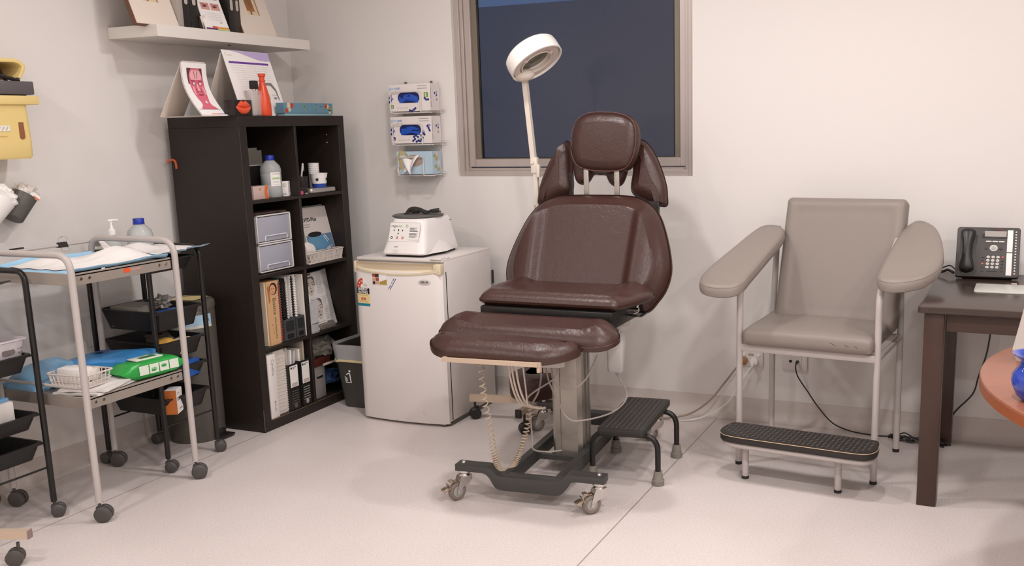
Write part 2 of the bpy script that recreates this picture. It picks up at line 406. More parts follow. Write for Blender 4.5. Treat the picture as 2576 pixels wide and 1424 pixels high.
# backrest
half = [(0, .432), (.13, .43), (.2, .42), (.262, .39), (.31, .335), (.348, .25), (.376, .16), (.386, .09), (.374, .02), (.345, -.035), (.3, -.085), (.2, -.1), (0, -.1)]
ol = half + [(-x, y) for x, y in reversed(half[1:-1])]
ol = [(p.x, p.y) for p in spl([(x, y, 0) for x, y in ol], 6, True)]; ol.reverse()
def crown_b(x, y):
    a = abs(x); w = .192 + .012 * (y / .4)
    k = 1 - sstep(.3, .40, y)
    side = (sstep(w - .004, w + .045, a) * .034 - sstep(w + .05, .38, a) * .03)
    return .012 + side * k + .006 * (1 - (a / .4) ** 2) - .012 * sstep(.36, .43, y)
BM = Matrix(((1, 0, 0, 0), (0, .403, -.915, .193 + .06), (0, .915, .403, .725 - .02), (0, 0, 0, 1)))
b = MB(); b.pad(ol, ROLLP(.075, .05), crown_b, M=BM @ T(0, 0, -.012), rad=34); b.build('backrest', leather, ch)
# seat
half = [(0, -.165), (.2, -.165), (.285, -.158), (.315, -.12), (.345, -.02), (.362, .08), (.345, .16), (.28, .2), (0, .2)]
def mirror(h, k=6):
    o = h + [(-x, y) for x, y in reversed(h[1:-1])]
    return [(p.x, p.y) for p in spl([(x, y, 0) for x, y in o], k, True)]
def crown_s(x, y):
    a = abs(x); f = sstep(.19, .25, a) * .016 * sstep(-.06, .02, y) - sstep(.25, .35, a) * .022
    return .006 + f + .01 * (1 - sstep(-.15, -.02, y)) - .018 * (1 - sstep(-.165, -.11, y))
b = MB(); b.pad(mirror(half), ROLLP(.052, .032), crown_s, M=T(0, 0, .700), rad=26); b.build('seat', leather, ch)
b = MB(); b.box((0, .03, .668), (.58, .40, .07), bev=.008); b.box((0, -.16, .652), (.54, .06, .04), bev=.006); b.box((0, .12, .62), (.2, .22, .05), bev=.005); b.build('seat_underframe', blackm, ch)
# leg rest, tilted down to the front
half = [(0, .11), (.24, .11), (.315, .09), (.35, .05), (.375, .0), (.368, -.05), (.335, -.085), (.28, -.1), (.15, -.105), (0, -.105)]
def crown_l(x, y):
    a = abs(x); q = max(sstep(.24, .29, a + max(0, -y) * .25), sstep(.035, .065, -y))
    return .004 + .016 * q - .02 * sstep(.30, .38, a) - .012 * sstep(.07, .105, -y)
LM = T(0, -.315, .632) @ RX(13)
b = MB(); b.pad(mirror(half), ROLLP(.078, .05), crown_l, M=LM @ T(0, 0, -.03), rad=24); b.build('leg_rest', leather, ch)
# foot pad
half = [(0, .08), (.2, .08), (.27, .074), (.302, .055), (.308, .02), (.29, -.02), (.25, -.062), (.2, -.088), (.15, -.094), (0, -.094)]
b = MB(); b.pad(mirror(half), ROLLP(.068, .05), lambda x, y: .012 * (1 - (x / .31) ** 2) - .006 * sstep(.0, .09, -y), M=T(-.04, -.47, .577) @ RX(9), rad=16); b.build('foot_rest', leather, ch)
b = MB(); sq = [(-1, -1), (1, -1), (1, 1), (-1, 1)]
b.tube([W2(-1.862, 3.02, .577), W2(-1.47, 3.02, .585)], .0075, sec=sq); b.tube([W2(-1.48, 3.02, .582), W2(-1.48, 3.3, .6)], .0075, sec=sq); b.tube([W2(-1.855, 3.02, .577), W2(-1.855, 3.3, .6)], .0075, sec=sq)
b.box(W2(-1.473, 3.035, .572), (.012, .022, .036), bev=.002); b.build('foot_rest_bar', beige, ch)
# headrest: main cushion, wrap under it, posts
HM = T(W2(-1.622, 4.035, 1.335)[0], W2(0, 4.05)[1], 1.337) @ RX(90 - 8) @ RZ(-3)
half = [(0, .138), (.05, .137), (.105, .124), (.142, .092), (.157, .04), (.157, -.02), (.146, -.07), (.118, -.11), (.06, -.126), (0, -.128)]
b = MB(); b.pad(mirror(half), ROLLP(.085, .034), lambda x, y: .010 * (1 - (x / .16) ** 2) * (1 - (y / .14) ** 2), M=HM @ T(0, 0, -.085), rad=16)
hd = b.build('headrest', leather, ch)
pp = [HM @ V((x * .968, y * .964, -.006)) for x, y in mirror(half, 4)]
b = MB(); b.tube(pp, .0022, seg=6, closed=True); b.build('piping', stitch, hd)
half = [(0, -.112), (.03, -.114), (.05, -.145), (.08, -.16), (.11, -.148), (.128, -.1), (.138, -.02), (.135, .03), (.1, .08), (0, .09)]
b = MB(); b.pad(mirror(half), ROLLP(.07, .03), lambda x, y: 0, M=HM @ T(-.032, -.024, -.118), rad=8); b.build('headrest_back_pad', leather, ch)
for x in (-1.704, -1.558): b = MB(); b.box(W2(x, 4.055, 1.12), (.024, .008, .2), bev=.002); b.build('headrest_post', alu2, ch)
# folded-up arm pads either side of the headrest
for sg in (-1, 1):
    o_ = [(.152, .02), (.30, -.035), (.312, .02), (.298, .085), (.262, .17), (.222, .232), (.185, .262), (.165, .25), (.15, .2), (.146, .12)]
    if sg < 0: o_ = [(x + .003, y) for x, y in o_]
    o_ = [(p.x, p.y) for p in spl([(x, y, 0) for x, y in o_], 6, True)]
    if sg < 0: o_ = [(-x, y) for x, y in o_]
    cxp = .225 * sg
    AM = T(-.026, W2(0, 4.1)[1], 1.09) @ RX(90 - 10)
    b = MB(); b.pad(o_, ROLLP(.085, .042), lambda x, y: .008 - 6 * (x - cxp) ** 2 * .3, M=AM @ T(0, 0, -.07), rad=12); b.build('arm_pad', leather, ch)
b = MB(); b.tube([W2(-1.81, 4.12, 1.0), W2(-1.81, 4.13, 1.2)], .009, sec=sq); b.tube([W2(-1.43, 4.12, 1.0), W2(-1.43, 4.13, 1.2)], .009, sec=sq); b.box(W2(-1.62, 4.08, .95), (.5, .02, .26), bev=.004); b.build('back_frame', blackm, ch)
# column
RB = T(.02, 0, 0) @ RZ(4.5)
b = MB(); cp = [(-.062, .05), (-.062, -.06), (-.048, -.078), (.05, -.078), (.066, -.06), (.066, .05), (.05, .07), (-.048, .07)]
b.prism(cp, .07, .66, M=RB @ T(.02, -.02, 0))
co = b.build('column', alu2, ch, smooth=20)
b2 = MB(); b2.M = RB; b2.box((-.002, -.0985, .36), (.0025, .0012, .58)); b2.box((.0868, -.035, .36), (.0016, .02, .58)); b2.box((.0868, .005, .36), (.0016, .008, .58)); b2.build('column_groove', mat('groove_shadow_grey', '#77716b', .5, metal=.4), co)
# castor base
b = MB(); b.M = RB
def xb(y):
    top = fil([(-.30, 0, .143), (-.152, 0, .143), (-.128, 0, .112), (.128, 0, .112), (.152, 0, .143), (.30, 0, .143)], .02, 4)
    bot = fil([(.30, 0, .117), (.168, 0, .117), (.132, 0, .055), (-.132, 0, .055), (-.168, 0, .117), (-.30, 0, .117)], .025, 4)
    b.prism([(p.x, p.z) for p in top + bot], -.03, .03, M=T(0, y, 0) @ RX(90), bev=.003)
xb(-.455); xb(.42)
for x in (-.106, .106): b.box((x, -.02, .085), (.03, .87, .055), bev=.003)
b.box((0, -.13, .078), (.21, .02, .02)); b.box((0, .11, .078), (.21, .02, .02)); b.box((0.02, -.02, .066), (.15, .17, .012))
bs_ = b.build('base_frame', basem, ch)
b = MB(); b.M = RB
for x in (-.275, .275):
    for y in (-.455, .42): b = MB(); b.M = RB; b.lathe([(0, .15), (.007, .15), (.0095, .1465), (.0095, .143)], (x, y, 0), 12); b.build('bolt', chrome, bs_)
tyre = mat('grey_brown_tyre', '#7b7168', .55); hub = mat('grey_hub', '#9d9a96', .4)
brakem = mat('nickel_brake', '#b9a996', .25, metal=.9)
def castor(p, ang, parent):
    """swivel castor with fork, wheel and brake pedal; p = swivel axis on the floor, trail along +x before rotation"""
    A = RB @ T(p[0], p[1], 0) @ RZ(ang)
    f = MB(); f.M = A
    f.lathe([(0, .117), (.026, .117), (.028, .112), (.026, .106), (.021, .102), (.024, .098), (.024, .094), (0, .094)], seg=20)
    for s in (-1, 1):
        f.prism([(-.024, .096), (.024, .096), (.034, .07), (.046, .028), (.034, .026), (.02, .05), (-.012, .062), (-.024, .078)], s * .0155 - .0012, s * .0155 + .0012, M=RX(90))
    f.box((0, 0, .0955), (.046, .033, .003), bev=.001)
    f.cyl((.036, -.019, .037), (.036, .019, .037), .006, seg=10)
    fk = f.build('castor_fork', chrome, parent)
    w = MB(); w.M = A; w.lathe([(.022, -.011), (.031, -.0115), (.036, -.007), (.037, 0), (.036, .007), (.031, .0115), (.022, .011)], seg=28, M=T(.036, 0, .037) @ RX(90), cap=False)
    w.lathe([(.0, .0085), (.009, .0095), (.012, .008), (.018, .0075), (.0215, .0105), (.0235, .0105)], seg=24, mi=1, M=T(.036, 0, .037) @ RX(90)); w.lathe([(.0, -.0085), (.009, -.0095), (.012, -.008), (.018, -.0075), (.0215, -.0105), (.0235, -.0105)], seg=24, mi=1, M=T(.036, 0, .037) @ RX(90))
    w.build('wheel', [tyre, hub], fk)
    k = MB(); k.M = A; k.box((.062, 0, .083), (.016, .024, .009), bev=.002, M=T(0, 0, 0)); k.box((.05, 0, .079), (.03, .02, .004), bev=.001); k.box((.072, 0, .062), (.004, .022, .03), bev=.001, M=T(.072, 0, .062) @ RY(25) @ T(-.072, 0, -.062)); k.box((.088, 0, .055), (.028, .03, .012), bev=.004, M=T(.088, 0, .055) @ RY(22) @ T(-.088, 0, -.055))
    k.build('brake_pedal', brakem, fk)
castor((-.275, -.455), 238, ch); castor((.275, -.455), 225, ch); castor((.275, .42), 215, ch); castor((-.275, .42), 205, ch)
# drain bottle, lever, plug box and cords
b = MB(); bo = rrect(.075, .06, .014, 4); b.M = T(.178, .15, 0) @ RZ(8)
b.prism([(x * .86, y * .86) for x, y in bo], .385, .40, bev=.004); 
vs = []; rg = [(.385, .8), (.39, .9), (.5, 1), (.535, 1), (.553, .75), (.562, .46), (.59, .46)]
n = len(bo)
for z, k in rg: vs += [(x * k, y * k, z) for x, y in bo]
b.add(vs, [(k * n + i, k * n + (i + 1) % n, (k + 1) * n + (i + 1) % n, (k + 1) * n + i) for k in range(len(rg) - 1) for i in range(n)] + [tuple(range(n)), tuple(range(len(vs) - n, len(vs)))])
b.tube([(0, 0, .386), (0, 0, .372)], .006, seg=8)
b.box((.03, .03, .60), (.05, .03, .05), bev=.008); b.build('drain_bottle', clearw, ch)
b = MB(); lp = fil([W2(-1.38, 3.62, .662), W2(-1.30, 3.62, .655), W2(-1.30, 3.70, .655), W2(-1.38, 3.70, .662)], .02); b.tube(lp, .005, seg=8); b.build('release_lever', blackm, ch)
b = MB(); b.tube(spl([W2(-1.36, 3.66, .70), W2(-1.33, 3.66, .69), W2(-1.325, 3.66, .67), W2(-1.34, 3.66, .66)], 5), .006, seg=8); b.cyl(W2(-1.345, 3.645, .676), W2(-1.315, 3.645, .676), .009, seg=10); b.cyl(W2(-1.35, 3.67, .688), W2(-1.32, 3.65, .695), .005, seg=8)
b.build('bracket', chrome, ch); b = MB(); b.cyl(W2(-1.49, 3.72, .562), W2(-1.43, 3.72, .565), .008, seg=10); b.cyl(W2(-1.455, 3.70, .566), W2(-1.455, 3.74, .566), .011, seg=10); b.build('bracket', chrome, ch)
b = MB(); b.M = T(*W2(-1.612, 3.42, .485)) @ RY(-3) @ RX(-8); b.box((0, 0, 0), (.115, .05, .03), bev=.004)
pb = b.build('control_box', mat('grey_white_plastic', '#cfc8c2', .45), ch)
b = MB(); b.M = T(*W2(-1.612, 3.42, .485)) @ RY(-3)
for i in range(4): b.box((-.045 + i * .024, -.008, -.024), (.013, .014, .022), bev=.003)
b.build('plug', cabm, pb)
cb = MB()
c0 = W2(-1.657, 3.432, .45); bun = W2(-1.66, 3.33, .34)
cb.tube(spl([c0, W2(-1.655, 3.42, .41), W2(-1.65, 3.38, .37), W2(-1.655, 3.34, .34), W2(-1.64, 3.32, .33)], 8), .0038, seg=8)
cb.tube(spl([W2(-1.633, 3.432, .45), W2(-1.62, 3.43, .40), W2(-1.58, 3.42, .33), W2(-1.545, 3.42, .27), W2(-1.5, 3.45, .25), W2(-1.42, 3.6, .25), W2(-1.40, 3.72, .29), W2(-1.455, 3.75, .372)], 8), .0036, seg=8)
cb.tube(spl([W2(-1.609, 3.432, .45), W2(-1.60, 3.42, .42), W2(-1.57, 3.42, .39), W2(-1.51, 3.43, .39), W2(-1.47, 3.46, .43), W2(-1.46, 3.55, .50)], 8), .0036, seg=8)
cb.tube(spl([W2(-1.585, 3.432, .45), W2(-1.60, 3.41, .42), W2(-1.65, 3.36, .385), W2(-1.672, 3.33, .36), W2(-1.66, 3.32, .33), W2(-1.662, 3.34, .2), W2(-1.66, 3.34, .15), W2(-1.63, 3.39, .125), W2(-1.58, 3.44, .12)], 8), .0036, seg=8)
cb.build('cable', cabm, ch)
def coil(pts, rad, turns, r=.0022, t0=0, t1=1, dens=None):
    P = spl(pts, 24); L = len(P); out = []; N = int(turns * 14); acc = 0
    import bisect
    for i in range(N + 1):
        s = i / N
        if dens: s = dens(s)
        f = s * (L - 1); k = min(int(f), L - 2); p = P[k].lerp(P[k + 1], f - k); d = (P[k + 1] - P[k]).normalized()
        a = d.cross(V((.3, 1, .2))).normalized(); c = d.cross(a); th = 2 * PI * turns * i / N
        out.append(p + a * rad * math.cos(th) + c * rad * math.sin(th))
    return out
cc = MB(); cp_ = [W2(-1.735, 3.08, .575), W2(-1.735, 3.09, .45), W2(-1.73, 3.12, .3), W2(-1.725, 3.14, .18), W2(-1.715, 3.16, .115), W2(-1.70, 3.20, .10), W2(-1.69, 3.24, .12), W2(-1.68, 3.28, .17), W2(-1.67, 3.31, .24), W2(-1.655, 3.32, .33)]
cc.tube(coil(cp_, .0105, 76, dens=lambda s: .5 + .5 * (2 * s - 1) * (.28 + .72 * abs(2 * s - 1) ** 1.1)), .0026, seg=6)
cc.build('coiled_cord', cordm, ch)
cc = MB()
for x, z0 in ((-1.675, .588), (-1.662, .58), (-1.645, .58)): cc.tube(spl([W2(x, 3.18, z0), W2(x + .002, 3.20, .46), W2(x + .005, 3.25, .37), W2(x + .03, 3.30, .335), W2(x + .05, 3.33, .33)], 8), .0042, seg=8)
cc.build('air_hose', mat('cream_hose', '#cdbfb3', .45), ch)
b = MB(); b.tube([W2(-1.627, 3.20, .60), W2(-1.627, 3.24, .36)], .004, seg=8); b.build('support_rod', steel, ch)
# ================================================================ face cradle cushion on the lamp base
fo = []
for i in range(33):
    t = R(-45 + 270 * i / 32 + 0); fo.append((.125 * math.cos(t), .15 * math.sin(t)))
inn = []
for i in range(25):
    t = R(225 - 270 * i / 24); inn.append((.026 * math.cos(t), .045 * math.sin(t)))
b = MB(); b.prism(fo + inn, 0, .12, bev=.022, M=RZ(0))
fc = b.build('face_cradle_cushion', leather, None, loc=(-2.03, 4.16, .122), rz=165)
tag(fc, 'brown leather horseshoe face cushion resting on the lamp stand base behind the chair', 'cushion')
# ================================================================ magnifying lamp on a castor stand
creamp = mat('cream_enamel', '#ddd2c6', .4)
LX, LY = -1.93, 4.12
lamp = thing('magnifying_lamp', 'white round magnifying lamp on thin cream pole rising behind the treatment chair', 'lamp', (LX, LY, 0))
def LL(x, y, z): return (x - LX, y - LY, z)
b = MB()
b.tube([LL(-2.355, 4.06, .105), LL(-1.965, 4.13, .105)], .0165, sec=[(-.8, -1), (.8, -1), (.8, 1), (-.8, 1)])
b.tube([LL(-2.0, 3.89, .105), LL(-1.985, 4.30, .105)], .0165, sec=[(-.8, -1), (.8, -1), (.8, 1), (-.8, 1)])
bs2 = b.build('base_bar', beige, lamp)
b = MB(); b.box((0, 0, 0), (.03, .012, .04), bev=.002, M=T(*LL(-2.0, 3.884, .105)) @ RZ(-2)); b.build('end_cap', blackp, bs2)
for x, y in ((-2.33, 4.063), (-1.985, 3.915), (-1.985, 4.27)):
    b = MB(); A = T(*LL(x, y, 0)) @ RZ(40)
    for s in (-1, 1): b.lathe([(0, -.009), (.024, -.009), (.028, -.005), (.028, .005), (.024, .009), (0, .009)], seg=20, M=A @ T(0, s * .012, .028) @ RX(90))
    b.box((.006, 0, .05), (.03, .012, .03), bev=.006, M=A); b.cyl((0, 0, .05), (0, 0, .095), .006, seg=8, M=A); b.build('castor', blackp, lamp)
b = MB(); b.cyl(LL(-1.97, 4.15, .1), LL(-1.97, 4.15, .70), .0125); b.cyl(LL(-1.97, 4.15, .70), LL(-1.98, 4.15, .88), .017, seg=12); b.build('pole', creamp, lamp)
b = MB(); b.box(LL(-2.012, 4.15, .95), (.009, .016, .2)); b.box(LL(-1.965, 4.15, .95), (.009, .016, .2)); b.tube([LL(-1.985, 4.15, .86), LL(-2.0, 4.15, 1.22)], .0095, sec=[(-1, -1), (1, -1), (1, 1), (-1, 1)]); b.build('lower_arm', creamp, lamp)
b = MB(); b.box(LL(-2.002, 4.148, 1.235), (.034, .026, .075), bev=.005); b.cyl(LL(-2.008, 4.13, 1.25), LL(-2.008, 4.17, 1.25), .009, seg=10); b.box(LL(-1.98, 4.14, 1.21), (.016, .02, .06), bev=.003)
jt = b.build('joint', creamp, lamp)
b = MB(); b.tube([LL(-2.004, 4.15, 1.22), LL(-2.03, 4.13, 1.62)], .0115, sec=[(-1, -1), (1, -1), (1, 1), (-1, 1)]); b.build('upper_arm', creamp, lamp)
# head: deep ring housing tilted to the viewer's right, lens in the middle
hc = V(LL(-1.968, 4.10, 1.718))
zax = V((.556, -.12, -.79)).normalized()          # where the open underside faces
hx = V((.86, .42, .10)); hx = (hx - zax * hx.dot(zax)).normalized(); hy = zax.cross(hx)
HMX = Matrix(((hx.x, hy.x, zax.x, hc.x), (hx.y, hy.y, zax.y, hc.y), (hx.z, hy.z, zax.z, hc.z), (0, 0, 0, 1)))
b = MB(); b.lathe([(.062, -.045), (.072, -.052), (.108, -.046), (.124, -.032), (.128, -.01), (.128, .034), (.124, .036), (.121, .034), (.119, .016), (.072, .012), (.068, -.01), (.062, -.012), (.062, -.045)], seg=48, M=HMX)
hd_ = b.build('lamp_head', mat('white_enamel', '#f1ebe4', .35), lamp)
b = MB(); b.lathe([(.116, .017), (.116, .026), (.104, .03), (.092, .03), (.082, .026), (.082, .017)], seg=48, M=HMX, cap=False); b.build('diffuser_ring', mat('pinkish_diffuser', '#d8c8c0', .55), hd_)
b = MB(); b.lathe([(.079, .014), (.079, .03), (.076, .032), (.073, .03), (.073, .012)], seg=40, M=HMX, cap=False)
for a in (20, 130, 250): b.box((.079, 0, .028), (.018, .012, .01), bev=.002, M=HMX @ RZ(a))
b.build('lens_rim', creamp, hd_)
lg = mat('lens_glass', '#a9a698', .05, trans=.75, ior=1.35)
b = MB(); b.lathe([(0, -.004), (.04, -.002), (.066, .004), (.066, .008), (.04, .013), (0, .016)], seg=40, M=HMX); b.build('lens', lg, hd_)
b = MB(); b.ball((0, 0, 0), (.052, .05, .03), M=T(*LL(-2.028, 4.115, 1.645)) @ RX(15)); b.build('head_bracket', creamp, hd_)
# ================================================================ step stool
st = thing('step_stool', 'low black step stool with ribbed rubber top and grey rubber feet beside the recliner base', 'step stool', (-1.341, 3.66, 0), 5)
b = MB(); b.prism(rrect(.192, .47, .016), .212, .238, bev=.004, mi=0)
tp_ = b.build('step_top', mat('black_rubber', '#2c2a28', .5), st)
b = MB()
for i in range(9): b.box((-.08 + i * .02, 0, .2388), (.0035 if i % 2 else .0022, .45, .0016))
b.build('rib', mat('worn_rib', '#57524e', .5), tp_)
b = MB()
for y in (-.17, .17): pass
feet = [(-.136, -.17), (.136, -.17), (.136, .17), (-.136, .17)]
for y in (-.17, .17):
    b = MB(); b.tube(fil([(-.136, y, .05), (-.136, y, .2), (.136, y, .2), (.136, y, .05)], .062, 8), .0115, seg=12); b.build('leg_frame', blackm, st)
for x, y in feet:
    b = MB(); b.lathe([(0, 0), (.024, 0), (.025, .003), (.025, .022), (.021, .024), (.0165, .058), (.0125, .058), (0, .056)], (x, y, 0), 16); b.build('rubber_foot', mat('grey_rubber_foot', '#837d74', .7, var=.25, scale=70), st)
# ================================================================ grey phlebotomy chair
vinyl = mat('grey_vinyl', '#877d76', .42, bump=.22, scale=45, detail=6, spec=.45)
gc = thing('blood_collection_chair', 'grey vinyl armchair with wide padded armrests and built-in black footstep', 'armchair', (-.651, 4.035, 0), -6)
_c, _s = math.cos(R(6)), math.sin(R(6))
def G(x, y, z=0):
    dx, dy = x + .651, y - 4.035
    return (dx * _c - dy * _s, dx * _s + dy * _c, z)
for sx in (-1, 1):
    b = MB(); b.tube(fil([(sx * .278, -.215, .012), (sx * .278, -.215, .765), (sx * .262, .205, .945)], .07, 8), .0135, seg=14); lg_ = b.build('front_leg', greyt, gc)
    b = MB(); b.cyl((sx * .278, -.215, 0), (sx * .278, -.215, .014), .0145); b.build('foot_cap', blackp, lg_)
    b = MB(); b.tube(fil([(sx * .278, .215, .012), (sx * .278, .215, .56), (sx * .264, .225, .96)], .1, 8), .0135, seg=14); lg_ = b.build('rear_leg', greyt, gc)
    b = MB(); b.cyl((sx * .278, .215, 0), (sx * .278, .215, .014), .0145); b.build('foot_cap', blackp, lg_)
    b = MB(); b.tube([(sx * .278, -.215, .505), (sx * .278, .215, .505)], .012, seg=10); b.build('side_rail', greyt, gc)
b = MB(); b.box((0, -.215, .505), (.55, .022, .030), bev=.003); b.build('front_rail', greyt, gc)
b = MB(); b.box((0, .20, .505), (.55, .022, .030), bev=.003); b.build('rear_rail', greyt, gc)
# seat cushion
def crown_g(x, y): return .012 * (1 - (x / .27) ** 2) * (1 - abs(y / .24) ** 3) + .004 * noise.noise(V((x * 9, y * 9, 2)))
b = MB(); b.pad(dense(rrect(.525, .5, .022, 4)), [(.01, 0), (.002, .008), (0, .025), (0, .045), (.004, .056), (.012, .063), (.03, .067)], crown_g, M=T(.004, -.005, .53) @ RX(1.5), rad=10, sc=(.262, .25)); b.build('seat', vinyl, gc)
tm = mat('tear_shadow', '#4a433d', .8)
for x, z, a, l in ((.10, .566, -28, .034), (.155, .562, -25, .03), (.195, .560, -35, .024)):
    b = MB(); b.plate([(0, 0), (l * .5, -.0012), (l, 0), (l * .5, .0012)], M=FACE((x, -.2562, z), (1, 0, 0), (0, 0, 1)) @ RZ(a)); b.build('vinyl_tear', tm, gc, smooth=0)
# backrest
b = MB(); A = T(.035, .035, .578) @ RX(90 - 19)
b.pad([(p[0], p[1] + .265) for p in dense(rrect(.505, .55, .02, 4))], [(.008, 0), (0, .008), (0, .048), (.004, .06), (.014, .068), (.04, .074), (.05, .070)], lambda x, y: .004 * (1 - (x / .25) ** 2), M=A @ T(0, 0, -.06), rad=8, sc=(.252, .275)); b.build('backrest', vinyl, gc)
# arm pads on the sloping tubes
Lo = [(-1.095, 3.77), (-1.07, 3.715), (-1.01, 3.692), (-.945, 3.695), (-.91, 3.73), (-.895, 3.80), (-.86, 3.98), (-.836, 4.11), (-.838, 4.175), (-.872, 4.217), (-.93, 4.222), (-.97, 4.18), (-1.02, 4.04), (-1.08, 3.86)]
Ro = [(-.405, 3.80), (-.392, 3.755), (-.335, 3.735), (-.25, 3.765), (-.2, 3.825), (-.182, 3.92), (-.195, 4.06), (-.23, 4.18), (-.285, 4.236), (-.33, 4.215), (-.362, 4.12), (-.388, 3.96)]
SHE = Matrix.Identity(4); SHE[2][1] = .36; SHE[2][3] = .762 + .36 * .29
for o_ in (Lo, Ro):
    pl = [G(x, y)[:2] for x, y in o_]; pl = [(p.x, p.y) for p in spl([(x, y, 0) for x, y in pl], 5, True)]
    b = MB(); b.pad(pl, [(.008, 0), (.001, .006), (-.002, .02), (0, .036), (.004, .043), (.012, .048)], lambda x, y: .003, M=SHE, rad=5); ap = b.build('arm_pad', vinyl, gc)
    nrm = inset_normals(pl); b = MB(); b.tube([SHE @ V((p[0] - q[0] * .0025, p[1] - q[1] * .0025, .041)) for p, q in zip(pl, nrm)], .0016, seg=6, closed=True); b.build('piping', vinyl, ap)
b = MB(); b.box((-.262, .19, .93), (.03, .03, .012), bev=.003); b.build('arm_bracket', blackp, gc)
# footstep with chequer tread
fo_ = [G(x, y)[:2] for x, y in [(-.985, 3.705), (-.975, 3.655), (-.93, 3.622), (-.80, 3.603), (-.6, 3.583), (-.45, 3.568), (-.40, 3.575), (-.372, 3.615), (-.368, 3.67), (-.375, 3.725), (-.41, 3.742), (-.6, 3.762), (-.8, 3.784), (-.94, 3.797), (-.968, 3.775)]]
fo_ = [(p.x, p.y) for p in spl([(x, y, 0) for x, y in fo_], 4, True)]
b = MB(); b.prism(fo_, .166, .198, bev=.003); ft = b.build('footstep', mat('black_tread_rubber', '#2b2724', .55, var=.2, scale=90), gc)
b = MB(); nrm = inset_normals(fo_); b.tube([(p[0] + q[0] * .0004, p[1] + q[1] * .0004, .1925) for p, q in zip(fo_, nrm)], .0014, seg=6, closed=True); b.build('cream_edge_line', mat('worn_cream_edge', '#c9b08e', .6), ft)
b = MB()
def inside(px, py):
    c = False
    for i in range(len(fo_)):
        x1, y1 = fo_[i - 1]; x2, y2 = fo_[i]
        if (y1 > py) != (y2 > py) and px < (x2 - x1) * (py - y1) / (y2 - y1) + x1: c = not c
    return c
for i in range(-16, 17):
    for j in range(-5, 6):
        x = i * .0185; y = -.355 + j * .0185; a = 45 if (i + j) % 2 else -45
        if all(inside(x + dx, y + dy) for dx in (-.014, .014) for dy in (-.012, .012)):
            b.add([(-.009, 0, 0), (0, -.004, 0), (.009, 0, 0), (0, .004, 0), (0, 0, .0032)], [(0, 1, 4), (1, 2, 4), (2, 3, 4), (3, 0, 4)], M=T(x, y, .198) @ RZ(a))
b.build('tread_pattern', mat('tread_lozenge', '#4a443f', .38), ft)
b = MB(); nl = [(p[0] - q[0] * .02, p[1] - q[1] * .02, .155) for p, q in zip(fo_, nrm)]; b.tube(nl, .0135, seg=10, closed=True); b.build('footstep_frame', greyt, gc)
for x, y in ((-.884, 3.692), (-.513, 3.657)):
    p = G(x, y); b = MB(); b.tube([(p[0], p[1], .01), (p[0], p[1], .155)], .0138, seg=14); lg_ = b.build('footstep_leg', greyt, gc)
    b = MB(); b.cyl((p[0], p[1], 0), (p[0], p[1], .012), .0148); b.build('foot_cap', blackp, lg_)
# ================================================================ outlets and cords on the back wall
outm = mat('outlet_plastic', '#d8d0cb', .4)
ou = thing('power_outlet', 'double power outlet with white and amber plugs, low on wall behind the armchair leg', 'power outlet', (-1.05, 4.482, .30))
b = MB(); b.prism(rrect(.114, .076, .005, 3), 0, .009, M=RX(90) @ T(0, 0, -.0075), bev=.0015); fp = b.build('faceplate', outm, ou)
for x in (-.036, .036):
    b = MB(); b.cyl((x, -.002, .021), (x, -.006, .021), .008, seg=16); b.build('switch', whitep, fp)
b = MB(); b.box((0, -.0025, .021), (.026, .001, .01)); b.build('printed_label', mat('faded_label', '#b09c8c', .6), fp)
pw = thing('mains_lead', 'beige power cord with round amber plug running from outlet to the recliner', 'power cord', (-1.083, 4.47, .29))
def P(x, y, z): return (x + 1.083, y - 4.47, z - .29)
b = MB(); b.lathe([(0, -.02), (.017, -.02), (.019, -.012), (.019, .004), (.012, .008), (0, .008)], seg=20, M=T(0, -.004, 0) @ RX(90)); b.build('plug', mat('amber_plug', '#a4703a', .3, trans=.2), pw)
b = MB(); b.tube(spl([P(-1.088, 4.44, .285), P(-1.11, 4.42, .26), P(-1.16, 4.40, .19), P(-1.23, 4.38, .10), P(-1.32, 4.36, .035), P(-1.42, 4.34, .012), P(-1.55, 4.31, .008), P(-1.66, 4.2, .008), P(-1.66, 4.02, .006), P(-1.64, 3.93, .006)], 8), .0048, seg=8); b.build('cord', mat('taupe_cord', '#9a8a7e', .5), pw)
pw = thing('mains_lead', 'thin white power cord with white plug, lying along the skirting to the left', 'power cord', (-1.032, 4.47, .292))
def P(x, y, z): return (x + 1.032, y - 4.47, z - .292)
b = MB(); b.lathe([(0, -.024), (.013, -.024), (.018, -.014), (.0185, .004), (0, .004)], seg=20, M=T(0, -.004, 0) @ RX(90)); b.box((-.004, -.018, -.012), (.014, .02, .02), bev=.004); b.build('plug', whitep, pw)
b = MB(); b.tube(spl([P(-1.037, 4.45, .272), P(-1.06, 4.44, .24), P(-1.10, 4.42, .17), P(-1.15, 4.40, .09), P(-1.24, 4.37, .03), P(-1.34, 4.34, .006), P(-1.46, 4.35, .006), P(-1.6, 4.37, .006), P(-1.75, 4.36, .006), P(-1.9, 4.35, .006)], 8), .0028, seg=8); b.build('cord', whitep, pw)
ou = thing('data_outlet', 'white data outlet with two sockets on the wall beneath the armchair seat', 'data outlet', (-.843, 4.482, .296))
b = MB(); b.prism(rrect(.118, .076, .005, 3), 0, .009, M=RX(90) @ T(0, 0, -.0075), bev=.0015); fp = b.build('faceplate', outm, ou)
for x in (-.019, .014):
    b = MB(); b.box((x, -.0022, .006), (.013, .002, .011)); b.build('socket', inkb, fp)
b = MB(); b.box((.032, -.002, 0), (.0008, .001, .07)); b.build('cover_seam', inkg, fp)
nc = thing('network_cable', 'black network cable dropping from data outlet to a tangle at the skirting', 'cable', (-.829, 4.47, .302))
def P(x, y, z): return (x + .829, y - 4.47, z - .302)
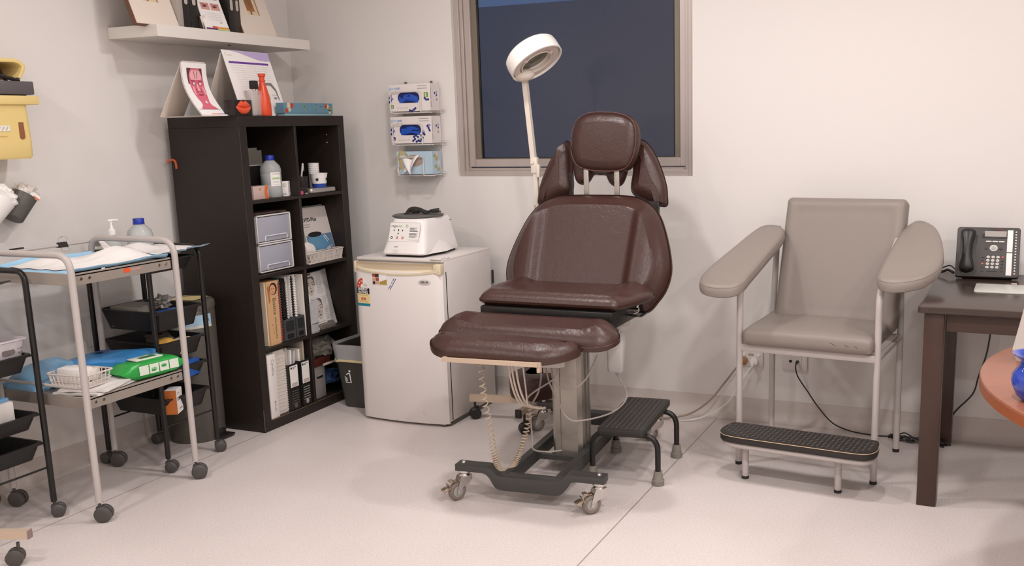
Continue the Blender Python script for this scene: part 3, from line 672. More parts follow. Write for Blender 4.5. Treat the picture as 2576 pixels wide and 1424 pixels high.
b = MB(); b.box((0, -.004, -.001), (.011, .022, .009), bev=.001); b.build('plug', blackp, nc)
b = MB(); b.tube(spl([P(-.829, 4.452, .300), P(-.828, 4.43, .285), P(-.815, 4.43, .24), P(-.77, 4.44, .17), P(-.72, 4.44, .10), P(-.66, 4.43, .04), P(-.60, 4.42, .016), P(-.53, 4.41, .006), P(-.42, 4.40, .006), P(-.36, 4.40, .02), P(-.33, 4.40, .03), P(-.29, 4.39, .012)], 8), .003, seg=8)
random.seed(3)
for k in range(7):
    q = [P(-.39 + .03 * i + random.uniform(-.01, .01), 4.36 + random.uniform(-.025, .025), .008 + random.uniform(0, .022)) for i in range(9)]; b.tube(spl(q, 5), .0035, seg=6)
b.build('cord', blackp, nc)
# ================================================================ desk
wood = mat('dark_walnut_veneer', '#412d25', .3, bump=.06, scale=18, var=.14, stretch=(1, 1, 14), spec=.5)
woodt = mat('dark_walnut_top', '#3d302b', .22, bump=.03, scale=18, var=.12, stretch=(12, 1, 1), spec=.55)
dk = thing('desk', 'dark brown wooden desk with square legs against the back wall at right', 'desk', (-.245, 3.6, 0), -1.5)
DW = 1.5
b = MB(); b.prism(rrect(DW, .86, .012, 3, DW / 2, .43), .730, .755, bev=.004); b.build('desktop', woodt, dk)
for x in (.055, DW - .055):
    for y in (.06, .80):
        b = MB(); b.box((x, y, .365), (.068, .068, .73), bev=.003); b.build('leg', wood, dk)
for y in (.055, .80):
    b = MB(); b.box((DW / 2, y, .695), (DW - .19, .022, .07), bev=.002); b.build('apron', wood, dk)
for x in (.055, DW - .055):
    b = MB(); b.box((x, .43, .695), (.022, .64, .07), bev=.002); b.build('apron', wood, dk)
b = MB(); b.prism(rrect(.45, .19, .012, 4), 0, .006, bev=.0015)
kb = b.build('keyboard_mat', mat('pale_grey_mat', '#c3c2ba', .35), None, loc=(.158, 4.035, .7552), rz=-1.5); tag(kb, 'flat pale grey mat lying on the desk in front of the telephone', 'mat')
b = MB(); b.box((0, 0, .0006), (.02, .022, .0012)); sn = b.build('phone_reflection', mat('pinkish_reflection', '#d3bfb4', .6), None, loc=(.075, 4.19, .7552)); tag(sn, 'tiny pale patch painted as a reflection on the desk just below the telephone', 'reflection')  # thin beige plate painted as the reflection under the telephone
# ================================================================ telephone
phm = mat('phone_grey', '#45413f', .42, spec=.4); phd = mat('phone_black', '#211f1e', .35); keym = mat('phone_key', '#c9c3bd', .45); keyd = mat('phone_dark_key', '#35312f', .45)
ph = thing('telephone', 'dark grey desk telephone with black handset standing on the desk', 'telephone', (-.03, 4.33, .7555), 0)
# face plane leans back 22 degrees; face coordinates x right, y up
PA = T(0, -.06, .012) @ RX(90 - 24)
w, h = .242, .213
b = MB(); b.prism([(x, y + h / 2) for x, y in rrect(w, h, .011, 4)], -.028, 0, bev=.003, M=PA)
b.prism([(-.04, 0), (.075, 0), (.075, .006), (.03, .16), (.02, .16)], -.095, .095, M=Matrix(((0, 0, 1, 0), (1, 0, 0, .02), (0, 1, 0, 0), (0, 0, 0, 1))))
body = b.build('phone_body', phm, ph)
def pk(name, mb, m, par=None): mb.M = PA; return mb
b = MB(); b.M = PA
b.prism([(x - .077, y + .109) for x, y in rrect(.062, .196, .028, 6)], -.001, .0012); b.build('handset_cradle', phd, body)
b = MB(); b.M = PA
prof = [(-.092, .022), (-.084, .03), (-.06, .028), (-.035, .021), (0, .019), (.035, .021), (.06, .027), (.084, .03), (.094, .024)]
def hs(u, v):
    t = (v - .5) * 2; yy = t * .094; k = 0
    for (y0, r0_), (y1, r1_) in zip(prof, prof[1:]):
        if y0 <= yy <= y1 or (y1 == prof[-1][0] and yy > y1): k = r0_ + (r1_ - r0_) * max(0, min(1, (yy - y0) / (y1 - y0))); break
    k = k or .022; e = (1 - min(1, max(0, abs(t) - .8) / .2) ** 2) ** .5; k *= max(e, .05)
    a = 2 * PI * u; z = .020 + .010 * (1 - t * t) + math.sin(a) * .013 * max(e, .1)
    return (-.078 + math.cos(a) * k, .109 + yy, z)
b.grid(20, 28, hs); hset = b.build('handset', phd, ph, smooth=60)
b = MB(); b.M = PA; b.box((.027, .183, .0), (.1, .034, .003), bev=.001, mi=0); b.build('screen_bezel', phd, body)
b = MB(); b.M = PA; b.box((.027, .184, .0012), (.082, .024, .002)); b.build('screen', mat('lcd_grey', '#a49c96', .25), body)
text('brand_lettering', 'AVAYA', .0075, mat('red_ink', '#b0442e', .5), body, PA @ T(.045, .2035, .0004), align='CENTER')
def key(x, y, kw, kh, m, name='key', rnd=True, z=.003):
    q = MB(); q.M = PA
    if rnd: q.prism([(x + kw / 2 * math.cos(2 * PI * i / 20), y + kh / 2 * math.sin(2 * PI * i / 20)) for i in range(20)], 0, z, bev=.0006)
    else: q.prism([(x + a, y + c) for a, c in rrect(kw, kh, min(kw, kh) * .35, 3)], 0, z, bev=.0005)
    return q.build(name, m, body)
for i in range(3): key(.002 + i * .0245, .151, .022, .0065, keym, 'soft_key', False)
key(.022, .123, .031, .028, keym, 'navigation_pad'); key(.022, .123, .018, .016, mat('nav_ring', '#aaa49e', .4), 'navigation_button', z=.0042)
key(-.006, .122, .012, .011, keyd, 'round_key'); key(.05, .122, .012, .011, keyd, 'round_key')
dig = '123456789*0#'
for r_ in range(4):
    for c_ in range(3):
        x = .0035 + c_ * .0185 - r_ * .0009; y = .0845 - r_ * .0145; k = key(x, y, .0135, .0115, keym, 'dial_key')
        text('digit', dig[r_ * 3 + c_], .006, inkb, k, PA @ T(x, y - .002, .0031), align='CENTER', ext=.0002)
    for x, m in ((-.016, keyd), (.058, keyd)):
        q = key(x - r_ * .0009, .0845 - r_ * .0145, .0085, .006, mat('lit_red_key', '#d2573f', .4) if (r_, x) in ((0, .058), (2, -.016)) else m, 'function_key', False)
for x in (-.018, .004, .036, .056): key(x, .026, .008, .006, keyd, 'function_key', False)
key(.02, .026, .022, .005, keyd, 'volume_key', False)
for y0, y1 in ((.107, .201), (.008, .103)):
    q = MB(); q.M = PA; q.box((.0825, (y0 + y1) / 2, .001), (.0215, y1 - y0, .002), bev=.0008); q.build('label_strip', paper, body)
for i in range(16): key(.1045, .193 - i * .0118, .0075, .0068, keym, 'line_key')
b = MB(); b.tube(spl([(-.125, -.03, .02), (-.15, -.02, .03), (-.17, 0, .02), (-.2, .03, .012)], 6), .006, seg=8); b.tube(spl([(-.12, -.01, .03), (-.14, 0, .045), (-.16, .01, .04), (-.19, .03, .02)], 6), .003, seg=6); b.build('handset_cord', phd, ph)
b = MB(); b.tube(spl([(.005, 4.453, .73), (.004, 4.45, .6), (-.01, 4.45, .42), (-.04, 4.452, .3), (-.06, 4.452, .22), (-.13, 4.452, .13), (-.155, 4.44, .06), (-.16, 4.42, .006)], 8), .0035, seg=8)
tag(b.build('phone_lead', mat('dark_green_cable', '#35342e', .5), None), 'thin dark cable hanging down the wall behind the desk legs', 'cable')
b = MB(); b.box((0, 0, .003), (.07, .012, .006), bev=.001); b.tube([(-.04, -.02, .004), (.03, -.03, .004)], .004, seg=6); ct = b.build('cable_clip', blackp, None, loc=(-.185, 4.37, 0), rz=-14); tag(ct, 'small black plastic clip on the floor at the rear desk leg', 'clip')
# ================================================================ round table with vases
tw = mat('orange_cherry_wood', '#8a5641', .28, bump=.04, scale=14, var=.16, stretch=(1, 8, 1), spec=.5)
te = mat('cherry_edge', '#8f4c2b', .35, var=.2, scale=22, stretch=(1, 1, 10))
rt = thing('round_table', 'round reddish cherry wood table at the right edge in front of the desk', 'table', (.743, 2.762, 0))
b = MB(); b.lathe([(0, .74), (.758, .74), (.764, .737), (.766, .732)], seg=96, mi=0); b.lathe([(.766, .732), (.766, .706), (.76, .702), (0, .702)], seg=96, mi=1); b.build('tabletop', [tw, te], rt)
b = MB(); b.lathe([(0, .70), (.16, .70), (.05, .66), (.045, .1), (.06, .06), (.30, .03), (.32, 0), (0, 0)], seg=40); b.build('pedestal', te, rt)
bl = bpy.data.materials.new('cobalt_glass'); bl.use_nodes = True; bb = bl.node_tree.nodes['Principled BSDF']
bb.inputs['Base Color'].default_value = lin('#3f5fd0'); bb.inputs['Transmission Weight'].default_value = .55; bb.inputs['Roughness'].default_value = .06; bb.inputs['IOR'].default_value = 1.4; bb.inputs['Coat Weight'].default_value = .5
b = MB(); b.lathe([(0, 0), (.028, 0), (.044, .014), (.0545, .04), (.056, .05), (.053, .066), (.042, .082), (.037, .088), (.037, .098), (.045, .106), (.054, .112), (.056, .116), (.052, .116), (.036, .105), (.032, .098), (.033, .088), (.038, .081), (.048, .066), (.051, .05), (.049, .04), (.04, .017), (.024, .006), (0, .006)], seg=40)
vs_ = b.build('glass_vase', bl, None, loc=(.106, 2.497, .7402)); tag(vs_, 'small cobalt blue glass vase with flared rim on the round table', 'vase')
fg = mat('cut_frosted_glass', '#dcd5cf', .25, trans=.45, bump=.8, scale=30, stretch=(3, 3, .6))
b = MB(); b.lathe([(0, 0), (.052, 0), (.066, .032), (.044, .13), (.03, .2), (.034, .205), (.026, .21), (0, .21)], seg=6); cv = b.build('crystal_vase', fg, None, smooth=0, loc=(.117, 2.93, .7402), rz=25); tag(cv, 'faceted frosted crystal vase standing behind the blue vase', 'vase')
# ================================================================ fridge
fw_ = mat('fridge_white', '#ded7d3', .32, spec=.4); fcream = mat('aged_cream_plastic', '#d8c8ac', .4); fside = mat('fridge_side_white', '#d9d2ce', .38, bump=.02, scale=200)
FX0, FX1, FY = -2.867, -2.38, 3.925
fg_ = thing('fridge', 'white bar fridge with yellowed cream handle strip between bookcase and recliner', 'fridge', (-2.6235, 4.15, 0))
def Fp(x, y, z): return (x + 2.6235, y - 4.15, z)
def dy(x): u = (x - (FX0 + FX1) / 2) / ((FX1 - FX0) / 2); return 3.888 - .020 * (1 - u * u) + .012 * max(0, (abs(u) - .93) / .07) ** 2
b = MB(); b.box(Fp((FX0 + FX1) / 2, 4.15, .41), (FX1 - FX0, .45, .78), bev=.004); b.box(Fp((FX0 + FX1) / 2, 4.145, .803), (FX1 - FX0 - .004, .47, .014), bev=.003); b.build('cabinet', fside, fg_)
b = MB(); N = 24
def door(z0, z1, off, name, m, par, back=.04, inset=0):
    b = MB(); xs = [FX0 + inset + (FX1 - FX0 - 2 * inset) * i / N for i in range(N + 1)]
    poly = [(x, dy(x) - off) for x in xs] + [(x, dy(x) - off + back) for x in (xs[-1], xs[0])]
    b.prism([Fp(x, y, 0)[:2] for x, y in poly], z0, z1, bev=.003); return b.build(name, m, par)
dr = door(.012, .753, 0, 'door', fw_, fg_, back=.036)
# handle strip: deep recess with a lip that sags to the middle
b = MB()
def hl(u): return .766 - .023 * (1 - (2 * u - 1) ** 2) ** .8
b.grid(24, 1, lambda u, v: Fp(FX0 + (FX1 - FX0) * u, dy(FX0 + (FX1 - FX0) * u) - .003, hl(u) if v else hl(u) - .008), mi=0, thick=V((0, -.012, 0)))
xs = [FX0 + (FX1 - FX0) * i / 24 for i in range(25)]
b.grid(24, 6, lambda u, v: Fp(FX0 + .006 + (FX1 - FX0 - .012) * u, dy(FX0 + (FX1 - FX0) * u) - .002 + .018 * math.sin(PI * v) ** .6 * min(1, min(u, 1 - u) * 14), hl(u) + (.792 - hl(u)) * v), thick=V((0, -.006, 0)))
b.box(Fp(FX0 + .004, 3.905, .765), (.008, .036, .056), bev=.003); b.box(Fp(FX1 - .02, 3.9, .765), (.042, .036, .054), bev=.006)
b.build('handle_strip', fcream, dr)
b = MB(); b.box(Fp(FX1 - .035, 3.925, .8135), (.06, .05, .008), bev=.002); b.box(Fp(FX1 - .012, 3.96, .812), (.02, .04, .006), bev=.002); b.build('hinge_cover', fw_, fg_)
b = MB(); b.box(Fp((FX0 + FX1) / 2 + .05, 3.93, .0055), (.36, .03, .011)); b.cyl(Fp(FX1 - .03, 3.90, 0), Fp(FX1 - .03, 3.90, .014), .014); b.cyl(Fp(FX1 - .03, 4.3, 0), Fp(FX1 - .03, 4.3, .02), .014); b.box(Fp(FX1 - .01, 4.12, .01), (.02, .42, .02)); b.build('plinth', mat('fridge_base_grey', '#5d5753', .5), fg_)
b = MB(); b.box(Fp(FX1 + .003, 4.385, .66), (.006, .018, .07), bev=.002); b.box(Fp((FX0 + FX1) / 2, 4.384, .5), (.4, .016, .5)); b.build('rear_panel', blackp, fg_)
def decal(mb, x0, x1, z0, z1, mi, off=.0008, n=10):
    mb.grid(n, 1, lambda u, v: Fp(x0 + (x1 - x0) * u, dy(x0 + (x1 - x0) * u) - off, z0 + (z1 - z0) * v), mi=mi)
def onDoor(x, z, ang=0, off=.0012):
    e = .001; sl = (dy(x + e) - dy(x - e)) / (2 * e)
    return FACE(Fp(x, dy(x) - off, z), (1, sl, 0), (0, 0, 1)) @ RZ(ang)
# energy label
red = mat('label_red', '#c8402c', .5); yel = mat('label_yellow', '#e6cf95', .5); teal = mat('label_teal', '#1d7f9a', .5); lblk = mat('label_black', '#171413', .5)
b = MB(); X0, X1 = -2.858, -2.778
decal(b, X0, X1, .635, .664, 0); decal(b, X0, X1, .588, .635, 1); decal(b, X0, X1, .575, .588, 2); decal(b, X0 + .026, X0 + .054, .604, .616, 3, off=.001)
cx_ = (X0 + X1) / 2; rr_ = .04
def fan(a0, a1, r0, r1, mi, off):
    n = 10; vs = []
    for i in range(n + 1):
        a = R(a0 + (a1 - a0) * i / n)
        for r in (r0, r1): x = cx_ + r * math.cos(a); vs.append(Fp(x, dy(x) - off, .664 + r * 1.25 * math.sin(a)))
    b.add(vs, [(2 * i, 2 * i + 1, 2 * i + 3, 2 * i + 2) for i in range(n)], mi)
fan(0, 180, .0, rr_, 4, .0006); fan(88, 180, .016, .038, 3, .001); 
for k in range(3):
    a = R(165 - k * 30); x = cx_ + .027 * math.cos(a); z = .664 + .027 * 1.25 * math.sin(a); st_ = []
    for i in range(10): q = PI / 2 + i * PI / 5; r = .006 if i % 2 == 0 else .0026; st_.append((r * math.cos(q), r * math.sin(q)))
    b.plate(st_, mi=4, M=onDoor(x, z, 0, .0014))
for k in range(4): decal(b, cx_ + .004, cx_ + .034 - k * .003, .669 + k * .006, .6702 + k * .006, 5, off=.001, n=2)
for z in (.627, .598, .594): decal(b, X0 + .012, X1 - .012, z, z + .0012, 5, off=.001, n=2)
el = b.build('energy_label', [lblk, yel, teal, red, paper, mat('label_line', '#a58c62', .6)], dr, smooth=0)
text('lettering', 'ENERGY', .0165, paper, el, onDoor(cx_, .652, 0, .0012), align='CENTER', ext=.0001, bold=.0005); text('lettering', 'RATING', .0165, paper, el, onDoor(cx_, .637, 0, .0012), align='CENTER', ext=.0001, bold=.0005); text('lettering', '376', .010, paper, el, onDoor(cx_, .6065, 0, .0016), align='CENTER', ext=.0001)
# appointment card, phone sticker, badge
b = MB(); decal(b, -2.757, -2.669, .685, .737, 0)
for i, (xa, xb_, za, zb, mi) in enumerate([(-2.755, -2.738, .722, .736, 1), (-2.738, -2.715, .720, .737, 2), (-2.755, -2.735, .703, .719, 3), (-2.734, -2.715, .702, .718, 1), (-2.754, -2.738, .686, .701, 2), (-2.737, -2.715, .687, .70, 3)]): decal(b, xa, xb_, za, zb, mi, off=.001, n=2)
b.add([Fp(x, dy(x) - .001, z) for x, z in ((-2.713, .686), (-2.67, .686), (-2.67, .712), (-2.713, .699))], [(0, 1, 2, 3)], 4)
cd = b.build('appointment_card', [paper, mat('card_rust', '#a24a35', .6), mat('card_dark', '#4a3028', .6), mat('card_tan', '#c9a088', .6), mat('card_gold', '#a98f48', .6)], dr, smooth=0)
b = MB(); b.plate([(0, 0), (.072, 0), (.072, .018), (0, .018)], M=onDoor(-2.655, .66, 55, .0008)); b.plate([(.004, .0), (.07, .0), (.07, .003), (.004, .003)], mi=1, M=onDoor(-2.655, .66, 55, .001)); blue_ = mat('ink_blue', '#3b3f8f', .6)
sk = b.build('sticker', [paper, blue_], dr, smooth=0); text('lettering', 'Police 131 444', .0105, blue_, sk, onDoor(-2.6585, .6665, 55, .0012), ext=.0001, bold=.0002)
b = MB(); b.prism([(.031 * math.cos(2 * PI * i / 32), .0135 * math.sin(2 * PI * i / 32)) for i in range(32)], 0, .002, bev=.0008, M=onDoor(-2.464, .706, 0, 0))
bg = b.build('badge', mat('badge_silver', '#cfc9c4', .3, metal=.3), dr); text('lettering', 'HELLER', .0115, inkb, bg, onDoor(-2.464, .702, 0, .0023), align='CENTER', ext=.0001, bold=.0004)
for x, z, a, l in ((-2.86, .055, 5, .012), (-2.75, .1, 20, .006), (-2.72, .07, -20, .006), (-2.60, .025, 35, .012), (-2.52, .012, -15, .014), (-2.51, .07, -50, .028), (-2.66, .02, 0, .006), (-2.79, .09, 10, .005)):
    b = MB(); b.plate([(0, 0), (l, .0004), (l, .0012), (0, .0014)], M=onDoor(x, z, a, .0006)); b.build('scuff_mark', mat('scuff_grey', '#8a817c', .6), dr, smooth=0)
# ================================================================ centrifuge on the fridge
cw = mat('centrifuge_white', '#e6e1de', .3, spec=.45)
CXY = (-2.622, 4.11)
ce = thing('centrifuge', 'white laboratory centrifuge with printed control panel on top of the fridge', 'centrifuge', (CXY[0], CXY[1], .8105))
b = MB(); levels = [(.012, .238, .34, .0, .03), (.02, .246, .35, 0, .035), (.05, .236, .335, .004, .04), (.12, .212, .30, .012, .045), (.168, .196, .275, .018, .045), (.178, .182, .26, .018, .045)]
vs = []; n = 24
for z, w_, d_, oy, r_ in levels: vs += [(x, y + oy, z) for x, y in rrect(w_, d_, r_, 5)]
b.add(vs, [(k * n + i, k * n + (i + 1) % n, (k + 1) * n + (i + 1) % n, (k + 1) * n + i) for k in range(len(levels) - 1) for i in range(n)] + [tuple(reversed(range(n))), tuple(range(len(vs) - n, len(vs)))])
b.add([(.122, -.13, .014), (.122, .10, .014), (.112, -.02, .075), (.146, .0, .014), (.112, .055, .062)], [(0, 3, 2), (3, 1, 4), (3, 4, 2), (2, 4, 1, 0)])
bd = b.build('housing', cw, ce, smooth=45)
b = MB(); b.box((0, 0, .006), (.215, .30, .012), bev=.003); b.build('base_plate', blackp, ce)
sl = (.0615 - .0) ; fy = lambda z: -.175 + (z - .02) * .37
def CF(x, z, off=.0012): return FACE((x, fy(z) - off + .002, z), (1, 0, 0), (0, .36, 1))
b = MB(); b.prism([(x, y) for x, y in rrect(.172, .096, .006, 3)], 0, .001, M=CF(0, .118, .0012)); b.prism([(x, y) for x, y in rrect(.169, .093, .005, 3)], 0, .0004, mi=1, M=CF(0, .118, .0024))
pn_ = b.build('control_panel', [mat('panel_grey_line', '#a7a5a2', .5), mat('panel_white', '#e3e0dc', .35)], ce)
PF = lambda x, y: CF(0, .118, .003) @ T(x, y, 0)
grn = mat('logo_green', '#8aa06a', .6)
text('lettering', 'regen', .018, inkb, pn_, PF(-.078, .024), ext=.0001); text('lettering', 'lab', .018, grn, pn_, PF(-.0355, .024), ext=.0001)
b = MB()
for i in range(10): b.plate([(.003, -.0008), (.0085, -.0012), (.0085, .0012), (.003, .0008)], M=PF(.010, .030) @ RZ(i * 36))
b.build('logo', grn, pn_, smooth=0)
ro = mat('button_red', '#c2492f', .45)
for i, m in enumerate((inkb, ro, ro)):
    b = MB(); b.lathe([(.0035, 0), (.0035, .0008), (.0062, .0008), (.0062, 0)], seg=20, M=PF(-.068 + i * .031, -.028), cap=False); b.build('button', m, pn_)
b = MB()
for x, y, w_, h_ in ((-.062, .004, .005, .008), (-.0375, .004, .006, .01), (-.0375, -.012, .006, .008), (-.014, .004, .005, .008)): b.plate([(x, y), (x + w_, y), (x + w_, y + h_), (x, y + h_)], M=PF(0, 0))
for k in range(9):
    w_ = (.04, .026, .042, .046, 0, .046, .04, .046, .038)[k]
    if w_: b.plate([(.028, .02 - k * .0055), (.028 + w_, .02 - k * .0055), (.028 + w_, .0225 - k * .0055), (.028, .0225 - k * .0055)], M=PF(0, 0))
b.plate([(.022, -.037), (.078, -.038), (.078, -.0388), (.022, -.0378)], M=PF(0, 0))
b.build('printed_marks', inkb, pn_, smooth=0)
text('lettering', 'cmt', .013, mat('ink_taupe', '#8a7c74', .6), ce, CF(-.046, .047, .0032), ext=.0001)
b = MB()
for k in range(4): b.plate([(-.05, .036 - k * .005), (-.018 - k * .004, .036 - k * .005), (-.018 - k * .004, .0366 - k * .005), (-.05, .0366 - k * .005)], M=CF(-.0, .0, .0034))
b.build('printed_lines', inkg, ce, smooth=0)
b = MB()
for k in range(4): b.box((.0993 + .0 * k, .115, .155 - k * .008), (.0008, .028 if k == 0 else .02, .003))
b.build('side_label', inkb, ce, smooth=0)
di = thing('rotor_cover', 'dark grey disc with loose black straps lying on top of the centrifuge', 'disc', (-2.645, 4.135, .989))
b = MB(); b.lathe([(0, 0), (.118, 0), (.126, .004), (.126, .009), (.118, .012), (0, .012)], seg=48); b.build('disc', mat('slate_plastic', '#5c5957', .5), di)
b = MB(); 
b.tube(spl([(-.06, -.03, .014), (-.03, -.02, .02), (-.02, 0, .03), (.03, .0, .024), (.06, -.01, .018), (.1, .0, .03), (.125, .01, .024)], 6), .0085, sec=[(-1.2, -.35), (1.2, -.35), (1.2, .35), (-1.2, .35)])
b.tube(spl([(-.045, -.03, .016), (-.04, 0, .038), (-.005, .015, .036), (.03, .03, .02), (.07, .02, .03), (.11, .01, .034)], 6), .008, sec=[(-1.2, -.35), (1.2, -.35), (1.2, .35), (-1.2, .35)])
b.box((-.02, 0, .026), (.05, .022, .022), bev=.004); b.box((.095, 0, .028), (.045, .02, .016), bev=.004); b.build('strap', blackp, di)
# ================================================================ pedal-less waste bin with liner
wb = thing('waste_bin', 'charcoal plastic waste bin with grey liner between bookcase and fridge', 'bin', (-3.005, 4.16, 0))
b = MB(); lv = [(0, .19, .25), (.004, .2, .26), (.32, .262, .31), (.325, .255, .30), (.02, .19, .25)]; vs = []
for z, w_, d_ in lv: vs += [(x, y, z) for x, y in rrect(w_, d_, .045, 5)]
b.add(vs, [(k * 24 + i, k * 24 + (i + 1) % 24, (k + 1) * 24 + (i + 1) % 24, (k + 1) * 24 + i) for k in range(4) for i in range(24)] + [tuple(reversed(range(24))), tuple(range(96, 120))]); bb_ = b.build('bin_body', mat('bin_charcoal', '#403e39', .5), wb)
b = MB(); 
def bag(u, v):
    i = u * 48; a = 2 * PI * u; z = .248 + .098 * min(1, v * 1.6) - max(0, v - .625) * .3
    base = rrect(.262 - (.32 - min(z, .32)) * .2 + .012, .31 - (.32 - min(z, .32)) * .2 + .012, .05, 11); p = base[int(i) % 48]
    n_ = noise.noise(V((math.cos(a) * 3, math.sin(a) * 3, z * 14))) * .006; k = 1 - max(0, v - .625) * .16 + n_ * 2
    return (p[0] * k, p[1] * k, z + noise.noise(V((math.cos(a) * 2, math.sin(a) * 2, 5))) * .012 * v)
b.grid(48, 12, bag); b.build('bin_liner', mat('grey_liner', '#a5a5a6', .35, alpha=.93, bump=.3, scale=25), wb)
b = MB(); b.tube([(p[0], p[1], .25 + .004 * math.sin(i)) for i, p in enumerate(rrect(.262, .31, .05, 8))], .006, sec=[(-.35, -1), (.35, -1), (.35, 1), (-.35, 1)], closed=True); b.build('tie_band', mat('cream_tie', '#d9c79a', .45), wb)
b = MB(); A = FACE((-.035, -.1485, .165), (1, 0, 0), (0, -.08, 1))
for q in ([(-.018, -.03), (-.014, -.03), (-.018, .006), (-.022, .006)], [(-.018, -.03), (.008, -.03), (.008, -.026), (-.018, -.026)], [(.010, -.03), (.017, -.03), (.014, .022), (.004, .026), (-.012, .016), (-.010, .012), (.005, .02), (.008, .016)]): b.plate(q, M=A)
b.plate([(.011 + .006 * math.cos(2 * PI * i / 14), .034 + .006 * math.sin(2 * PI * i / 14)) for i in range(14)], M=A); b.plate([(-.012, -.022), (-.006, -.022), (-.008, -.002), (-.014, -.002)], M=A)
b.build('litter_pictogram', paper, bb_, smooth=0)
# ================================================================ glove and tissue dispenser rack
wire = mat('white_wire', '#d9d4d0', .35)
rk = thing('dispenser_rack', 'white wire rack with three tiers screwed to the wall beside the window', 'rack', (-2.81, 4.49, 1.16))
def Q(x, y, z): return (x + 2.81, y - 4.49, z - 1.16)
for z, x0, x1, y0 in ((1.498, -2.94, -2.688, 4.362), (1.335, -2.938, -2.688, 4.362), (1.176, -2.925, -2.70, 4.378)):
    b = MB(); h_ = .105 if z > 1.2 else .095
    xa, xb_ = x0 + .02, x1 - .008
    b.tube(fil([Q(xa, y0, z), Q(xa, y0, z + h_), Q(xb_ - .045, y0, z + h_), Q(xb_ - .045, y0, z), Q(xb_, y0, z), Q(xb_, 4.485, z)], .006, 3), .0026, seg=8)
    b.tube([Q(xa, y0, z), Q(xa, 4.485, z)], .0026, seg=8); b.tube([Q(x0, y0 + .02, z - .002), Q(x1, y0 + .02, z - .002)], .0026, seg=8); b.tube([Q(x0, 4.47, z - .002), Q(x1, 4.47, z - .002)], .0026, seg=8)
    b.tube(spl([Q(x1, 4.47, z + .02), Q(x1 + .02, 4.47, z + .022), Q(x1 + .022, 4.47, z + .012), Q(x1, 4.47, z + .008)], 4), .0024, seg=6); b.build('wire_tier', wire, rk)
b = MB()
for x in (-2.925, -2.70): b.tube([Q(x, 4.4875, 1.17), Q(x, 4.4875, 1.655)], .0026, seg=8)
b.tube([Q(-2.925, 4.4875, 1.17), Q(-2.70, 4.4875, 1.17)], .0026, seg=8); b.build('back_wires', wire, rk)
for x in (-2.9, -2.745): b = MB(); b.cyl(Q(x, 4.488, 1.652), Q(x, 4.478, 1.652), .006, seg=10); b.build('screw', mat('screw_bronze', '#8f7c6c', .3, metal=.8), rk)
gwh = mat('glove_box_white', '#e2dad6', .55); navy = mat('print_navy', '#2a2f78', .55); lilac = mat('print_lilac', '#8b87c6', .55); sky = mat('print_sky', '#7fb3d6', .55); gblue = mat('glove_blue', '#2452b4', .35, bump=.5, scale=40); lime = mat('print_green', '#6f8f2f', .55); hole = mat('slot_shadow', '#10205c', .5)
